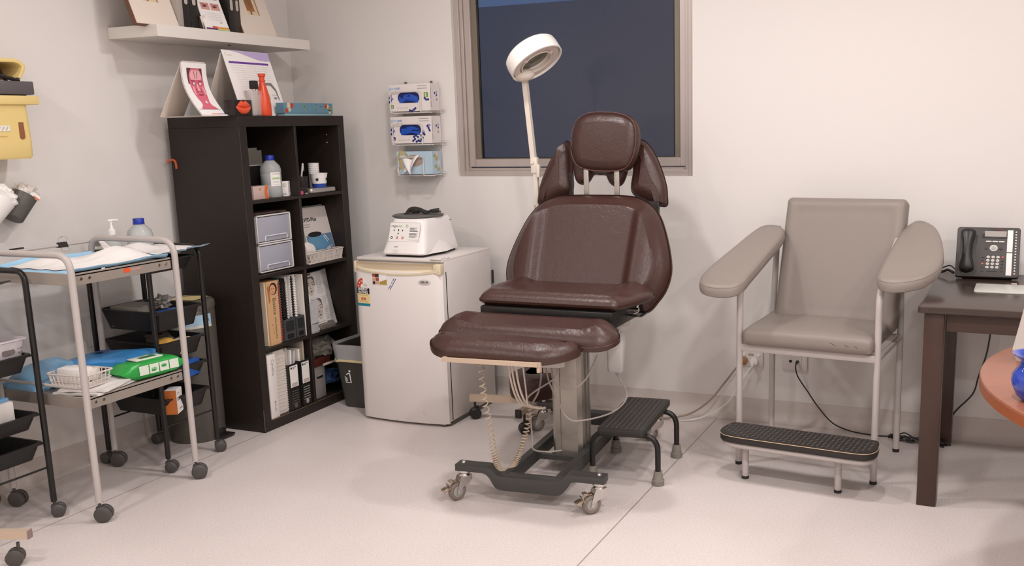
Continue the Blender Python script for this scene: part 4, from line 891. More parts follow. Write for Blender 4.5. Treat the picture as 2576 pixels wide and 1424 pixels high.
def glove_box(z, size_l, label, beads, sticker):
    t = thing('glove_box', label, 'glove box', (-2.813, 4.42, z), 0, 'glove boxes in the wall rack')
    w_, d_, h_ = .247, .092, .137
    b = MB(); b.box((0, 0, h_ / 2), (w_, d_, h_), bev=.0015, seg=1); bx = b.build('carton', gwh, t)
    A = FACE((0, -d_ / 2 - .0004, h_ / 2), (1, 0, 0), (0, 0, 1)); B = FACE((w_ / 2 + .0004, 0, h_ / 2), (0, 1, 0), (0, 0, 1))
    b = MB(); b.prism(rrect(.128, .053, .0255, 8, -.004, .0), 0, .0006, M=A); sl_ = b.build('slot', hole, bx)
    b = MB(); b.grid(16, 6, lambda u, v: (-.004 + (u - .5) * .112, -d_ / 2 - .0016 - .002 * noise.noise(V((u * 4, v * 3, z * 9))), h_ / 2 + (v - .62) * .032 - .006 * math.sin(PI * u * 2 + z)), thick=V((0, -.001, 0))); b.build('glove', gblue, bx)
    b = MB()
    def bead(pts, mi=0, M=A, r=.0062):
        for x, y in pts: b.plate([(x + r * math.cos(2 * PI * i / 12), y + r * math.sin(2 * PI * i / 12)) for i in range(12)], mi=mi, M=M)
        for (x0, y0), (x1, y1) in zip(pts, pts[1:]):
            l = math.hypot(x1 - x0, y1 - y0)
            if l > .02: continue
            nx, ny = -(y1 - y0) / l * .0035, (x1 - x0) / l * .0035; b.plate([(x0 + nx, y0 + ny), (x0 - nx, y0 - ny), (x1 - nx, y1 - ny), (x1 + nx, y1 + ny)], mi=mi, M=M @ T(0, 0, .0003))
    for pts, mi in beads: bead(pts, mi)
    bead([(-.102, -.004), (-.11, -.0)], 1); bead([(-.112, .012), (-.118, .002), (-.112, -.012), (-.119, -.02)]); bead([(.0, .02), (.018, .01)], 0, B); bead([(.018, .024), (.018, -.012)], 1, B)
    for zz in (.05, .02, -.02): b.plate([(-.04, zz), (-.036, zz), (-.036, zz - .03), (-.04, zz - .03)], mi=3, M=B)
    for k in range(2): b.plate([(.05, .055 - k * .012), (.108, .055 - k * .012), (.108, .058 - k * .012), (.05, .058 - k * .012)], mi=3, M=A)
    for k in range(4): b.plate([(-.075 + k * .018, -.052), (-.065 + k * .018, -.052), (-.065 + k * .018, -.049), (-.075 + k * .018, -.049)], mi=3, M=A)
    b.plate([(-.112, -.035), (-.096, -.035), (-.096, -.052), (-.112, -.052)], mi=4 if sticker else 0, M=A)
    if sticker: b.plate([(.088, .024), (.112, .024), (.112, .0), (.088, .0)], mi=4, M=A @ T(0, 0, .0004))
    b.build('carton_print', [navy, lilac, sky, inkg, lime], bx, smooth=0)
    text('lettering', 'glove', .022, sky, bx, A @ T(-.119, .042, .0003), ext=.0001); text('lettering', 'on', .022, lilac, bx, A @ T(-.0735, .042, .0003), ext=.0001, bold=.0004); text('lettering', 'Eureka', .0135, inkg, bx, A @ T(-.083, .029, .0003), ext=.0001)
    text('lettering', size_l, .014, paper, bx, A @ T(-.1085, -.0485, .0006), ext=.0001, bold=.0006)
    if sticker: text('lettering', size_l, .022, paper, bx, A @ T(.094, .004, .001), ext=.0001, bold=.0008)
    return t
glove_box(1.504, 'S', 'white and blue glove box with green S stickers, topmost in the wall rack', [([(.092, -.005), (.1, -.012), (.112, -.012)], 0), ([(.0, -.064), (.014, -.066), (.026, -.06), (.034, -.054)], 0)], True)
glove_box(1.341, 'L', 'white glove box with navy bead pattern, middle one in the wall rack', [([(.1, .018), (.106, .008), (.112, -.004)], 0), ([(.112, .022), (.104, .022)], 1), ([(.01, -.055), (.022, -.046), (.016, -.034), (.028, -.028), (.04, -.036)], 0), ([(.03, -.06), (.042, -.054), (.052, -.058)], 0), ([(.06, -.05), (.068, -.04), (.06, -.028), (.072, -.018), (.08, -.024)], 0), ([(.045, -.055), (.055, -.046)], 2), ([(.07, -.008), (.078, -.012)], 1)], False)
ts = thing('tissue_box', 'pale blue floral tissue box with tissue pulled out, lowest in the wall rack', 'tissue box', (-2.812, 4.432, 1.182))
b = MB(); b.box((0, 0, .059), (.216, .088, .118), bev=.0015, seg=1); bx = b.build('carton', mat('tissue_blue', '#b5cbd9', .55, var=.12, scale=9), ts)
A = FACE((0, -.0444, .059), (1, 0, 0), (0, 0, 1)); b = MB(); random.seed(11)
for k, (x, y) in enumerate([(-.09, .04), (-.075, .05), (-.07, .03), (-.1, .02), (-.085, .005), (-.06, .01), (-.095, -.03), (-.08, -.02), (-.1, -.045), (-.05, .045)]):
    a = random.uniform(0, 180); b.plate([(.017 * math.cos(2 * PI * i / 10), .007 * math.sin(2 * PI * i / 10)) for i in range(10)], mi=k % 3, M=A @ T(x, y, .0001 * k) @ RZ(a))
B = FACE((.1084, 0, .059), (0, 1, 0), (0, 0, 1))
for k, (x, y) in enumerate([(-.02, .035), (0, .02), (.02, 0), (-.01, -.02), (.015, -.035), (.0, .045)]): b.plate([(.013 * math.cos(2 * PI * i / 10), .009 * math.sin(2 * PI * i / 10)) for i in range(10)], mi=k % 3, M=B @ T(x, y, .0001 * k) @ RZ(k * 50))
b.build('floral_print', [mat('leaf_olive', '#a8a468', .6), mat('petal_ochre', '#c9a45c', .6), mat('petal_cream', '#e0d6c4', .6)], bx, smooth=0)
b = MB(); b.prism([(.055 * math.cos(2 * PI * i / 24), .03 * math.sin(2 * PI * i / 24)) for i in range(24)], 0, .0006, M=A @ T(0, .012, 0)); b.build('opening', mat('opening_tan', '#a8958a', .7), bx)
b = MB(); b.grid(10, 8, lambda u, v: ((u - .5) * .11 * (1 - v) + .0 + .012 * v - .02, -.046 - .03 * math.sin(PI * v * .6) - .01 * math.sin(u * 9) * (1 - v), .075 - .082 * v + .012 * abs(u - .5) + .02 * u), thick=V((0, -.001, 0)))
b.grid(8, 4, lambda u, v: (-.06 + u * .04, -.05 - .012 * v - .005 * math.sin(u * 7), .062 - .03 * v - .03 * (1 - u)), thick=V((0, -.001, 0))); b.build('tissue', mat('tissue_white', '#eae4e0', .85), ts)
# ================================================================ bookcase
bk = mat('black_brown_veneer', '#2a231f', .42, bump=.05, scale=14, var=.22, stretch=(14, 14, 1), spec=.35)
bkb = mat('black_back_panel', '#15110f', .6)
BX0, BX1, BY0, BY1 = -3.596, -3.175, 3.524, 4.299
bc = thing('bookcase', 'tall black-brown cube bookcase, two by four, with side to the left wall', 'bookcase', (-3.386, 3.9115, 0))
def K(x, y, z=0): return (x + 3.386, y - 3.9115, z)
def bpart(name, lo, hi, m=None, bev=.001):
    b = MB(); b.box(K(*[(a + c) / 2 for a, c in zip(lo, hi)]), [c - a for a, c in zip(lo, hi)], bev=bev, seg=1); return b.build(name, m or bk, bc)
bpart('side_panel', (BX0, BY0, 0), (BX1, BY0 + .048, 1.441)); bpart('side_panel', (BX0, BY1 - .05, 0), (BX1, BY1, 1.441))
bpart('top_panel', (BX0, BY0, 1.441), (BX1, BY1, 1.49)); bpart('bottom_panel', (BX0, BY0 + .048, 0), (BX1, BY1 - .05, .049))
SH = [.049, .401, .753, 1.105]
for z in SH[1:]: bpart('shelf', (BX0, BY0 + .048, z - .016), (BX1 - .002, BY1 - .05, z))
for i, z in enumerate(SH): bpart('divider', (BX0, 3.903, z), (BX1 - .002, 3.919, (SH + [1.457])[i + 1] - .016))
bpart('back_panel', (BX0 + .002, BY0 + .05, .05), (BX0 + .008, BY1 - .052, 1.44), bkb, 0)
b = MB()
for z in (1.395, 1.355): b.cyl(K(-3.25, 4.2491, z), K(-3.25, 4.2475, z), .003, seg=8)
b.build('peg_holes', mat('peg_hole_pale', '#c9c0b8', .6), bc); 
b = MB(); b.box(K(-3.1745, 3.75, .049), (.0012, .34, .0015)); b.box(K(-3.1745, 4.06, .049), (.0012, .3, .0012)); b.box(K(-3.175, 3.5235, .06), (.0015, .0015, .1)); b.build('chipped_edge', mat('chipped_edge', '#8a6c4c', .7), bc)
def fx(x, y, z): return FACE((x, y, z), (0, 1, 0), (0, 0, 1))
def FX(o, x, y, z): return FACE((x - o[0], y - o[1], z - o[2]), (0, 1, 0), (0, 0, 1))
def item(name, label, cat, loc, group=None, rz=0): return thing(name, label, cat, loc, rz, group)
def plates(mb, A, rects, off=0):
    for x0, y0, x1, y1, mi in rects: mb.plate([(x0, y0), (x1, y0), (x1, y1), (x0, y1)], mi=mi, M=A @ T(0, 0, off))
def ell(mb, A, cx, cy, rx, ry, mi, off=0, n=18, rot=0): mb.plate([(cx + rx * math.cos(2 * PI * i / n) * math.cos(rot) - ry * math.sin(2 * PI * i / n) * math.sin(rot), cy + rx * math.cos(2 * PI * i / n) * math.sin(rot) + ry * math.sin(2 * PI * i / n) * math.cos(rot)) for i in range(n)], mi=mi, M=A @ T(0, 0, off))
# face drawing from flat shapes: indices hair, skin, line
def face(mb, A, w, h, hair, skin, line):
    mb.plate([(-w * .52, -h * .05), (w * .5, -h * .05), (w * .5, h * .36), (w * .3, h * .5), (-w * .34, h * .5), (-w * .54, h * .34)], mi=hair, M=A)
    mb.plate([(w * x, h * y) for x, y in [(-.40, .1), (-.38, -.12), (-.28, -.32), (-.1, -.48), (.1, -.48), (.28, -.32), (.38, -.12), (.41, .1), (.36, .3), (.16, .42), (-.16, .42), (-.35, .3)]], mi=skin, M=A @ T(0, 0, .0003))
    for s in (-1, 1):
        ell(mb, A, s * w * .18, h * .02, w * .09, h * .025, line, .0006); mb.plate([(s * w * .08, h * .10), (s * w * .3, h * .115), (s * w * .3, h * .13), (s * w * .08, h * .118)], mi=line, M=A @ T(0, 0, .0006))
    mb.plate([(-w * .03, 0), (-w * .055, -h * .16), (w * .05, -h * .17), (w * .05, -h * .15), (-w * .02, -h * .145)], mi=line, M=A @ T(0, 0, .0006)); ell(mb, A, 0, -h * .28, w * .13, h * .026, line, .0006)
# ---- row 1 left
frost = mat('frosted_bottle', '#dfe2e2', .25, trans=.55, ior=1.3); bluecap = mat('blue_cap', '#23349c', .4)
def saline(loc, label, r, h, lab=True, group=None, capm=bluecap):
    t = thing('bottle', label, 'bottle', loc, 0, group)
    b = MB(); b.lathe([(0, 0), (r * .94, 0), (r, .004), (r, h * .3), (r * .975, h * .31), (r, h * .33), (r, h * .55), (r * .975, h * .56), (r, h * .58), (r, h * .66), (r * .9, h * .75), (r * .5, h * .86), (r * .38, h * .89), (r * .38, h * .93), (0, h * .93)], seg=32); bo = b.build('bottle_body', frost, t)
    b = MB(); b.lathe([(0, .003), (r * .93, .004), (r * .95, h * .52), (0, h * .52)], seg=28); b.build('liquid', mat('saline_liquid', '#c8d0d2', .1, trans=.6, ior=1.2), bo)
    b = MB(); b.lathe([(r * .46, h * .885), (r * .46, h * .9), (r * .43, h * .905), (r * .43, h * .99), (r * .40, h), (0, h)], seg=24); b.build('cap', capm, t)
    if lab:
        b = MB(); a0, a1 = -52, 8
        b.lathe([(r + .0006, h * .27), (r + .0006, h * .60)], seg=14, a0=a0, a1=a1, cap=False); b.lathe([(r + .001, h * .43), (r + .001, h * .49)], seg=14, a0=a0 + 8, a1=a1 - 6, cap=False, mi=1); b.lathe([(r + .001, h * .555), (r + .001, h * .565)], seg=12, a0=a0 + 12, a1=a1 - 4, cap=False, mi=2)
        for z in (.46, .44): b.lathe([(r + .0014, h * z), (r + .0014, h * (z + .008))], seg=12, a0=a0 + 10, a1=a1 - 8, cap=False, mi=3)
        for z in (.38, .36, .30): b.lathe([(r + .001, h * z), (r + .001, h * (z + .006))], seg=12, a0=a0 + 14, a1=a1 - 16, cap=False, mi=4)
        b.build('label', [paper, mat('label_pale_green', '#d5e3bd', .6), inkb, mat('label_green', '#5d8c3a', .6), inkg], bo)
    return t
saline((-3.245, 3.792, 1.1055), 'clear saline bottle with blue cap and green label on top bookcase shelf', .049, .2)
b = MB(); b.box((0, 0, .031), (.055, .105, .062), bev=.002); o = item('tissue_wipe_box', 'small clear pink box with orange edge, front left of top bookcase shelf', 'box', (-3.222, 3.657, 1.1055)); bx = b.build('carton', mat('pinkish_clear_plastic', '#cfb6ae', .35, trans=.15), o)
b = MB(); A = FX((-3.222, 3.657, 1.1055), -3.1938, 3.657, 1.1365); b.plate([(.028, .03), (.05, .03), (.04, .0), (.051, -.03), (.03, -.03), (.022, -.005)], M=A); b.plate([(-.015, .02), (.0, .022), (-.006, .008)], M=A); b.build('orange_print', mat('print_orange', '#d8662f', .5), bx, smooth=0)
o = item('medicine_box', 'small white printed box beside the saline bottle on top bookcase shelf', 'box', (-3.235, 3.870, 1.1055), None, 28); b = MB(); b.box((0, 0, .036), (.045, .045, .072), bev=.001, seg=1); bx = b.build('carton', paper, o)
b = MB(); A = FACE((.0229, 0, .036), (0, 1, 0), (0, 0, 1)); ell(b, A, .0, -.004, .009, .012, 0); ell(b, A, .002, -.004, .006, .009, 1, .0003); B = FACE((0, -.0229, .036), (1, 0, 0), (0, 0, 1)); plates(b, B, [(-.018, .022, .016, .024, 2), (-.018, .016, .016, .018, 2), (-.018, .01, .012, .012, 2), (-.018, -.025, .012, -.023, 2), (-.018, -.03, .016, -.028, 2)]); b.build('print', [inkb, paper, inkg], bx, smooth=0)
o = item('tablet_stand', 'black device with rounded pale rim behind the pink box on top bookcase shelf', 'device', (-3.33, 3.725, 1.1055)); A = T(.03, 0, .078) @ RY(90 - 4) @ RZ(90)
b = MB(); b.prism([(x, y) for x, y in rrect(.13, .155, .014, 4)], -.006, .006, M=A, bev=.001); rm_ = b.build('rim', mat('pale_rim', '#b9b2aa', .4), o)
b = MB(); b.prism([(x, y) for x, y in rrect(.124, .149, .012, 4)], .004, .0072, M=A); b.build('screen', mat('dark_screen', '#100d0c', .2), o)
o = item('paper_sheets', 'two grey paper sheets standing at the back of top bookcase shelf', 'papers', (-3.40, 3.835, 1.1055)); 
for k, (dx, dy_, h_) in enumerate(((0, -.01, .235), (.012, .012, .222))): b = MB(); b.box((dx, dy_, h_ / 2), (.002, .12, h_)); b.build('sheet', mat('grey_paper_%d' % k, ('#97938a', '#8d897f')[k], .8, var=.1, scale=30), o)
# ---- row 1 right
o = item('pen_pot', 'dark pen pot with two pens on the right of top bookcase shelf', 'pen pot', (-3.285, 4.06, 1.1055)); b = MB(); b.lathe([(0, 0), (.034, 0), (.036, .003), (.036, .085), (.0335, .085), (.0335, .006), (0, .006)], seg=24); b.build('pot', mat('dark_brown_plastic', '#2b2220', .45), o)
for k, (p0, p1, m) in enumerate((((-.01, .0, .01), (.006, .016, .15), whitep), ((-.005, -.01, .01), (.004, -.02, .145), blackp))):
    b = MB(); b.cyl(p0, p1, .0045, seg=8); b.box((p1[0], p1[1] + .004, p1[2] - .02), (.002, .002, .04)); b.build('pen', m, o)
o = item('paper_cup_stack', 'tall stack of small white paper cups at back of top bookcase shelf', 'cup stack', (-3.275, 4.155, 1.1055)); b = MB(); pr = [(0, 0), (.022, 0)]
for k in range(13): pr += [(.0225 + (.0035 if k > 0 else 0), .012 + k * .0105), (.028, .019 + k * .0105), (.028, .0215 + k * .0105)]
b.lathe(pr + [(0, .149)], seg=24); b.build('cups', paper, o)
o = item('scale', 'flat silver digital device under the paper cup on top bookcase shelf', 'device', (-3.225, 4.118, 1.1055)); b = MB(); b.prism(rrect(.075, .205, .018, 5), 0, .024, bev=.006); b.build('casing', mat('silver_plastic', '#b9b2ae', .28, metal=.6), o)
o = item('paper_cup', 'white paper cup with dark star and blue band on the silver device', 'cup', (-3.232, 4.137, 1.130)); b = MB(); b.lathe([(0, .001), (.033, .001), (.034, 0), (.0365, .02)], seg=32, mi=1); b.lathe([(.0365, .02), (.043, .068), (.0445, .069), (.0445, .072), (.042, .072), (.034, .004), (0, .004)], seg=32); cu = b.build('cup_body', [paper, mat('cup_blue', '#27479a', .5)], o)
b = MB()
for a in (-65, 12):
    A = Matrix.Rotation(R(a), 4, 'Z') @ T(.0405, 0, .042) @ RY(90) @ RZ(90); st_ = []
    for i in range(10): q = PI / 2 + i * PI / 5; r = .012 if i % 2 == 0 else .005; st_.append((r * math.cos(q), r * math.sin(q)))
    b.plate(st_, M=A @ T(0, 0, .001))
b.build('star_print', inkb, cu, smooth=0)
o = item('black_case', 'small black lidded case between pens and silver device', 'case', (-3.235, 3.982, 1.1055)); b = MB(); b.box((0, 0, .02), (.06, .06, .04), bev=.004); b.box((0, 0, .043), (.064, .064, .006), bev=.002); b.build('case', blackp, o)
for k, (x, y, m, lb, nm) in enumerate(((-3.195, 3.946, mat('pink_plastic', '#d65a80', .4), 'tiny pink clip at front of top bookcase shelf by the divider', 'hair_clip'), (-3.187, 3.975, mat('grey_metal_bit', '#8d8682', .3, metal=.6), 'tiny metal piece lying at shelf edge beside the pink clip', 'metal_clip'))):
    b = MB(); b.box((0, 0, .006 if k == 0 else .004), (.014, .03, .012 if k == 0 else .008), bev=.003); b.box((0, .006, .014 if k == 0 else .006), (.01, .014, .008), bev=.002); tag(b.build(nm, m, None, loc=(x, y, 1.1055), rz=20), lb, 'clip')
# ---- row 2 left: two-drawer organiser
org = mat('white_organiser', '#d9d4d2', .4); clearp = mat('frosted_drawer', '#c9cbd8', .3, trans=.35, alpha=.9)
o = item('drawer_organiser', 'white two-drawer organiser with frosted clear drawers on second bookcase shelf', 'drawer unit', (-3.2, 3.735, .7535))
for k in range(2):
    z0 = .004 + k * .138; b = MB()
    for lo, hi in (((-.31, -.121, 0), (0, -.115, .135)), ((-.31, .115, 0), (0, .121, .135)), ((-.31, -.121, 0), (0, .121, .006)), ((-.31, -.121, .128), (0, .121, .135)), ((-.31, -.121, 0), (-.304, .121, .135))): b.box([(a + c) / 2 + (z0 if i == 2 else 0) for i, (a, c) in enumerate(zip(lo, hi))], [c - a for a, c in zip(lo, hi)], bev=.0015, seg=1)
    fm_ = b.build('frame', org, o)
    b = MB(); b.box((-.006, 0, z0 + .067), (.004, .224, .115), bev=.001); 
    for q in (-.11, .11): b.box((-.15, q, z0 + .05), (.27, .003, .085))
    b.box((-.15, 0, z0 + .009), (.27, .22, .003)); dr_ = b.build('drawer', clearp, o)
    b = MB(); b.tube(fil([(0, -.07, z0 + .012), (0, -.07, z0 + .034), (0, .085, z0 + .034), (0, .085, z0 + .012)], .012, 4), .0028, seg=6); b.build('handle', mat('clear_handle', '#dfe0e8', .3), dr_)
o = item('supplies', 'white sachets and boxes inside the lower frosted drawer', 'supplies', (-3.24, 3.70, .7685)); b = MB(); b.box((0, -.03, .035), (.04, .08, .07), bev=.006); b.build('box', mat('cream_card', '#cfc6ba', .7), o); b = MB(); blob(b, (0, .085, .055), (.02, .05, .05), 4, .3); b.build('sachet', mat('sachet_white', '#dddde2', .4), o); b = MB(); b.box((-.02, .03, .05), (.01, .17, .1), bev=.002); b.build('blue_card', mat('card_blue', '#6a8cb4', .5), o)
o = item('folder', 'thin brown folder lying on top of the frosted drawer unit', 'folder', (-3.3, 3.72, 1.0355)); b = MB(); b.box((0, 0, .003), (.2, .22, .006), bev=.001); b.build('cover', mat('folder_brown', '#4a3730', .6), o)
# ---- row 2 right: brochure, basket
o = item('brochure', 'large device manual with blue cover photo leaning on second bookcase shelf', 'brochure', (-3.235, 4.138, .7535)); LA = T(0, 0, 0) @ RY(-13)
b = MB(); A = LA @ FACE((0, 0, 0), (0, 1, 0), (0, 0, 1)); b.box((-.002, 0, .14), (.012, .215, .28), M=LA); pg = b.build('cover', mat('brochure_white', '#d6cdc8', .45), o, smooth=0)
b = MB(); A2 = A @ T(0, 0, .0045); plates(b, A2, [(-.1, .0, .105, .135, 0)]); ell(b, A2, -.02, .085, .085, .05, 1, .0004); ell(b, A2, -.03, .138, .055, .014, 3, .0006); plates(b, A2, [(-.06, .05, .05, .056, 2)], .0008); b.plate([(.03, .125), (.036, .125), (.06, .09), (.056, .09)], mi=4, M=A2 @ T(0, 0, .0008)); b.plate([(.04, .13), (.048, .13), (.074, .095), (.07, .095)], mi=4, M=A2 @ T(0, 0, .0008)); plates(b, A2, [(-.1, .19, -.05, .194, 5), (-.1, .178, -.052, .182, 5)])
b.build('cover_print', [mat('photo_slate', '#66809c', .4), mat('photo_blue', '#5c8fb0', .3), mat('photo_deep_blue', '#2c6286', .4), inkb, paper, inkg], pg, smooth=0)
text('lettering', '2VFD-Plus', .027, inkb, pg, A2 @ T(-.104, .208, .0003), ext=.0001, bold=.0006)
b = MB(); b.box((-.012, .001, .145), (.001, .214, .29), M=LA); b.build('plastic_sleeve', mat('clear_sleeve', '#c8c8c8', .15, alpha=.35), o)
def basket(name, label, loc, lx, ly, h, m, nb, rz=0, par=None):
    """slotted plastic basket: floor, rim and rows of bars"""
    t = thing(name, label, 'basket', loc, rz)
    b = MB(); b.box((0, 0, .002), (lx * .9, ly * .9, .004), bev=.001)
    rim = rrect(lx, ly, .015, 4); b.tube([(x, y, h) for x, y in rim], .0035, seg=6, closed=True); b.tube([(x * .95, y * .95, h * .45) for x, y in rim], .002, seg=6, closed=True); b.tube([(x * .91, y * .91, .004) for x, y in rim], .003, seg=6, closed=True)
    bars = []
    for i in range(nb): u = -.5 + (i + .5) / nb; bars += [(u * (lx - .02), -ly / 2), (u * (lx - .02), ly / 2)]
    k = max(2, int(nb * ly / lx))
    for i in range(k): u = -.5 + (i + .5) / k; bars += [(-lx / 2, u * (ly - .02)), (lx / 2, u * (ly - .02))]
    for x, y in bars: b.tube([(x * .91, y * .91, .004), (x, y, h)], .0026, seg=5)
    b.build('lattice', m, t); return t
basket('plastic_basket', 'white slotted plastic basket at front of second bookcase shelf', (-3.200, 4.085, .7535), .046, .30, .055, mat('basket_white', '#cfc5bd', .5), 4)
o = item('folded_cloth', 'white folded cloths standing up out of the second-shelf basket', 'cloth', (-3.215, 3.985, .760)); b = MB(); b.grid(6, 8, lambda u, v: (.018 * math.sin(v * 3) , -.035 + u * .07 + .01 * v, .02 + .085 * v - .03 * v * abs(u - .35)), thick=V((.012, 0, .0))); b.grid(6, 8, lambda u, v: (-.02 + .01 * math.sin(v * 3), -.05 + u * .06, .04 + .11 * v - .08 * v * u * u), thick=V((.008, 0, 0))); b.build('cloth', mat('cloth_white', '#e0d9d3', .85), o)
o = item('medicine_vial', 'small clear vial lying in the second-shelf basket', 'vial', (-3.202, 4.15, .809), None, 20); b = MB(); b.cyl((0, -.03, 0.008), (0, .02, .014), .009, seg=12); b.build('vial', mat('vial_clear', '#d8d8dc', .15, trans=.4), o); b = MB(); b.cyl((0, -.002, .0117), (0, .006, .0126), .0095, seg=12); b.build('blue_label', mat('vial_blue', '#34407c', .5), o)
# ---- row 3 left
tanm = mat('manila_tan', '#cda57a', .55); combr = mat('comb_red', '#9c3a26', .5); dgrey = mat('holder_grey', '#4a4b4c', .4)
o = item('kit_box', 'tan cardboard kit box with a dark-haired face print, left on third bookcase shelf', 'box', (-3.29, 3.668, .4015)); b = MB(); b.box((0, .001, .156), (.2, .075, .312), bev=.001, seg=1); b.box((-.004, -.039, .156), (.19, .008, .31), mi=1); bx = b.build('carton', [tanm, mat('box_cream', '#dfd0bb', .6)], o)
b = MB(); A = FX((-3.29, 3.668, .4015), -3.1896, 3.672, .5575); ell(b, A, .004, .118, .027, .03, 0, .0001); ell(b, A, .0, .115, .02, .024, 1, .0004); ell(b, A, -.006, .118, .004, .002, 0, .0007); ell(b, A, .008, .119, .004, .002, 0, .0007); ell(b, A, .002, .103, .007, .002, 2, .0007); b.plate([(-.038, .13), (-.025, .14), (-.02, .06), (-.03, .05)], mi=2, M=A)
for k in range(3): plates(b, A, [(-.02 + k * .003, -.06 - k * .02, -.016 + k * .003, -.052 - k * .02, 3)])
b.build('face_print', [mat('hair_dark', '#2b1c14', .6), mat('skin_tan', '#d09d70', .6), mat('print_rust', '#a86a44', .6), mat('print_brown', '#8a6a48', .6)], bx, smooth=0)
text('lettering', 'Botox', .034, mat('print_brown2', '#6b5540', .6), bx, A @ T(-.006, .075, .0004) @ RZ(-90), ext=.0001); text('lettering', 'Information Kit', .017, mat('print_brown2', '#6b5540', .6), bx, A @ T(.0, -.02, .0004) @ RZ(-90), ext=.0001)
HG = 'grey magazine holders on the third bookcase shelf'
def mag_holder(loc, label, w_, hfront, hback, dpt, m, group):
    t = thing('magazine_holder', label, 'magazine holder', loc, 0, group); th = .002
    b = MB()
    for s in (-1, 1): b.prism([(0, 0), (0, hfront), (-.06, hfront), (-.15, hback), (-dpt, hback), (-dpt, 0)], s * w_ / 2 - th / 2, s * w_ / 2 + th / 2, M=RX(90))
    b.box((-th / 2, 0, hfront / 2), (th, w_, hfront)); b.box((-dpt / 2, 0, th / 2), (dpt, w_, th)); b.box((-dpt, 0, hback / 2), (th, w_, hback)); b.build('holder_shell', m, t, smooth=0); return t
for y, w_, lb in ((3.776, .08, 'dark grey magazine holder next to the tan kit box on third shelf'), (3.856, .062, 'dark grey magazine holder beside the divider on third shelf')):
    t = mag_holder((-3.19, y, .4015), lb, w_, .108, .2, .24, dgrey, HG)
    b = MB(); A = FACE((.001, 0, .0), (0, 1, 0), (0, 0, 1)); b.prism([(x, y_ + .073) for x, y_ in rrect(w_ * .72, .05, .003, 2)], 0, .0012, M=A); b.build('label_frame', mat('holder_dark', '#2d2e2f', .4), t); b = MB(); b.prism([(x, y_ + .022) for x, y_ in rrect(w_ * .6, .024, .009, 4)], 0, .0012, M=A); b.build('finger_hole', inkb, t)
def comb(name, label, loc, w_, h_, dpt, cover, combm, group='bound booklets on the third bookcase shelf', dots=None):
    t = thing(name, label, 'booklet', loc, 0, group)
    b = MB(); b.box((-dpt / 2, 0, h_ / 2), (dpt, w_, h_), bev=.0008, seg=1); pg = b.build('pages', cover, t)
    b = MB()
    n = int(h_ / .0135)
    b.box((.0015, 0, h_ / 2), (.003, w_ * .5, h_ * .97), bev=.001, seg=1)
    for i in range(n): b.box((.002, 0, .012 + i * (h_ - .02) / n), (.006, w_ * .9, .007), bev=.0015, seg=1)
    b.build('comb_binding', combm, t); 
    return t
comb('bound_booklet', 'red comb bound booklet beside the tan kit box', (-3.197, 3.721, .4045), .012, .305, .19, mat('pages_cream', '#c8beb2', .7), combr)
comb('bound_booklet', 'grey covered booklet standing behind the left magazine holder', (-3.222, 3.752, .4045), .018, .308, .19, mat('cover_grey', '#5f6163', .45), mat('comb_grey', '#6f7173', .5))
comb('bound_booklet', 'thick black bound booklet in the left magazine holder', (-3.22, 3.783, .4045), .03, .302, .19, mat('cover_black', '#151414', .4), mat('comb_black', '#1b1a1a', .4))
comb('bound_booklet', 'white bound booklet with small dots in the left magazine holder', (-3.222, 3.808, .4045), .014, .31, .19, paper, mat('comb_white', '#d6d0ca', .5))
comb('bound_booklet', 'black and white comb bound booklet in the right magazine holder', (-3.218, 3.842, .4045), .02, .312, .19, paper, mat('comb_black', '#1b1a1a', .4))
comb('bound_booklet', 'thin white booklet against the divider on third shelf', (-3.222, 3.868, .4045), .016, .312, .19, paper, paper)
b = MB(); b.box((-.1, 0, .156), (.2, .008, .312), bev=.001, seg=1); tag(b.build('document_folder', mat('folder_white', '#d8d1ca', .6), None, loc=(-3.19, 3.895, .4015)), 'slim white folder standing hard against the divider on third shelf', 'folder')
b = MB(); b.box((-.06, 0, .003), (.16, .12, .004)); tag(b.build('clipboard', mat('clipboard_grey', '#6f6a64', .5), None, loc=(-3.3, 3.79, .716)), 'grey board lying flat over the booklets on third shelf', 'board')
# ---- row 3 right
o = item('consent_forms', 'curved stack of printed forms with face drawings leaning on third bookcase shelf', 'papers', (-3.285, 4.112, .4015))
def cur(u, v, off=0):
    y = -.17 + .277 * u; z = .003 + .29 * v; x = .095 - .06 * v - .03 * u - .02 * math.sin(PI * v) * (1 - u) - .05 * max(0, u - .75) * 4 * (1 - (2 * v - 1) ** 2 * .6)
    yy = y + .05 * math.sin(PI * (v * .75 + .1)) * u ** 3 - .02
    return V((x + off, yy - .0, z))
b = MB(); b.grid(24, 16, lambda u, v: cur(u, v), thick=V((.018, -.004, 0))); pg = b.build('sheets', paper, o)
def onp(u0, v0, u1, v1, mb, mi, off=.0012, n=5): mb.grid(n, n, lambda u, v: cur(u0 + (u1 - u0) * u, v0 + (v1 - v0) * v, off), mi=mi)
b = MB(); onp(.0, .965, .44, .995, b, 4); onp(.0, .62, .22, .93, b, 4)
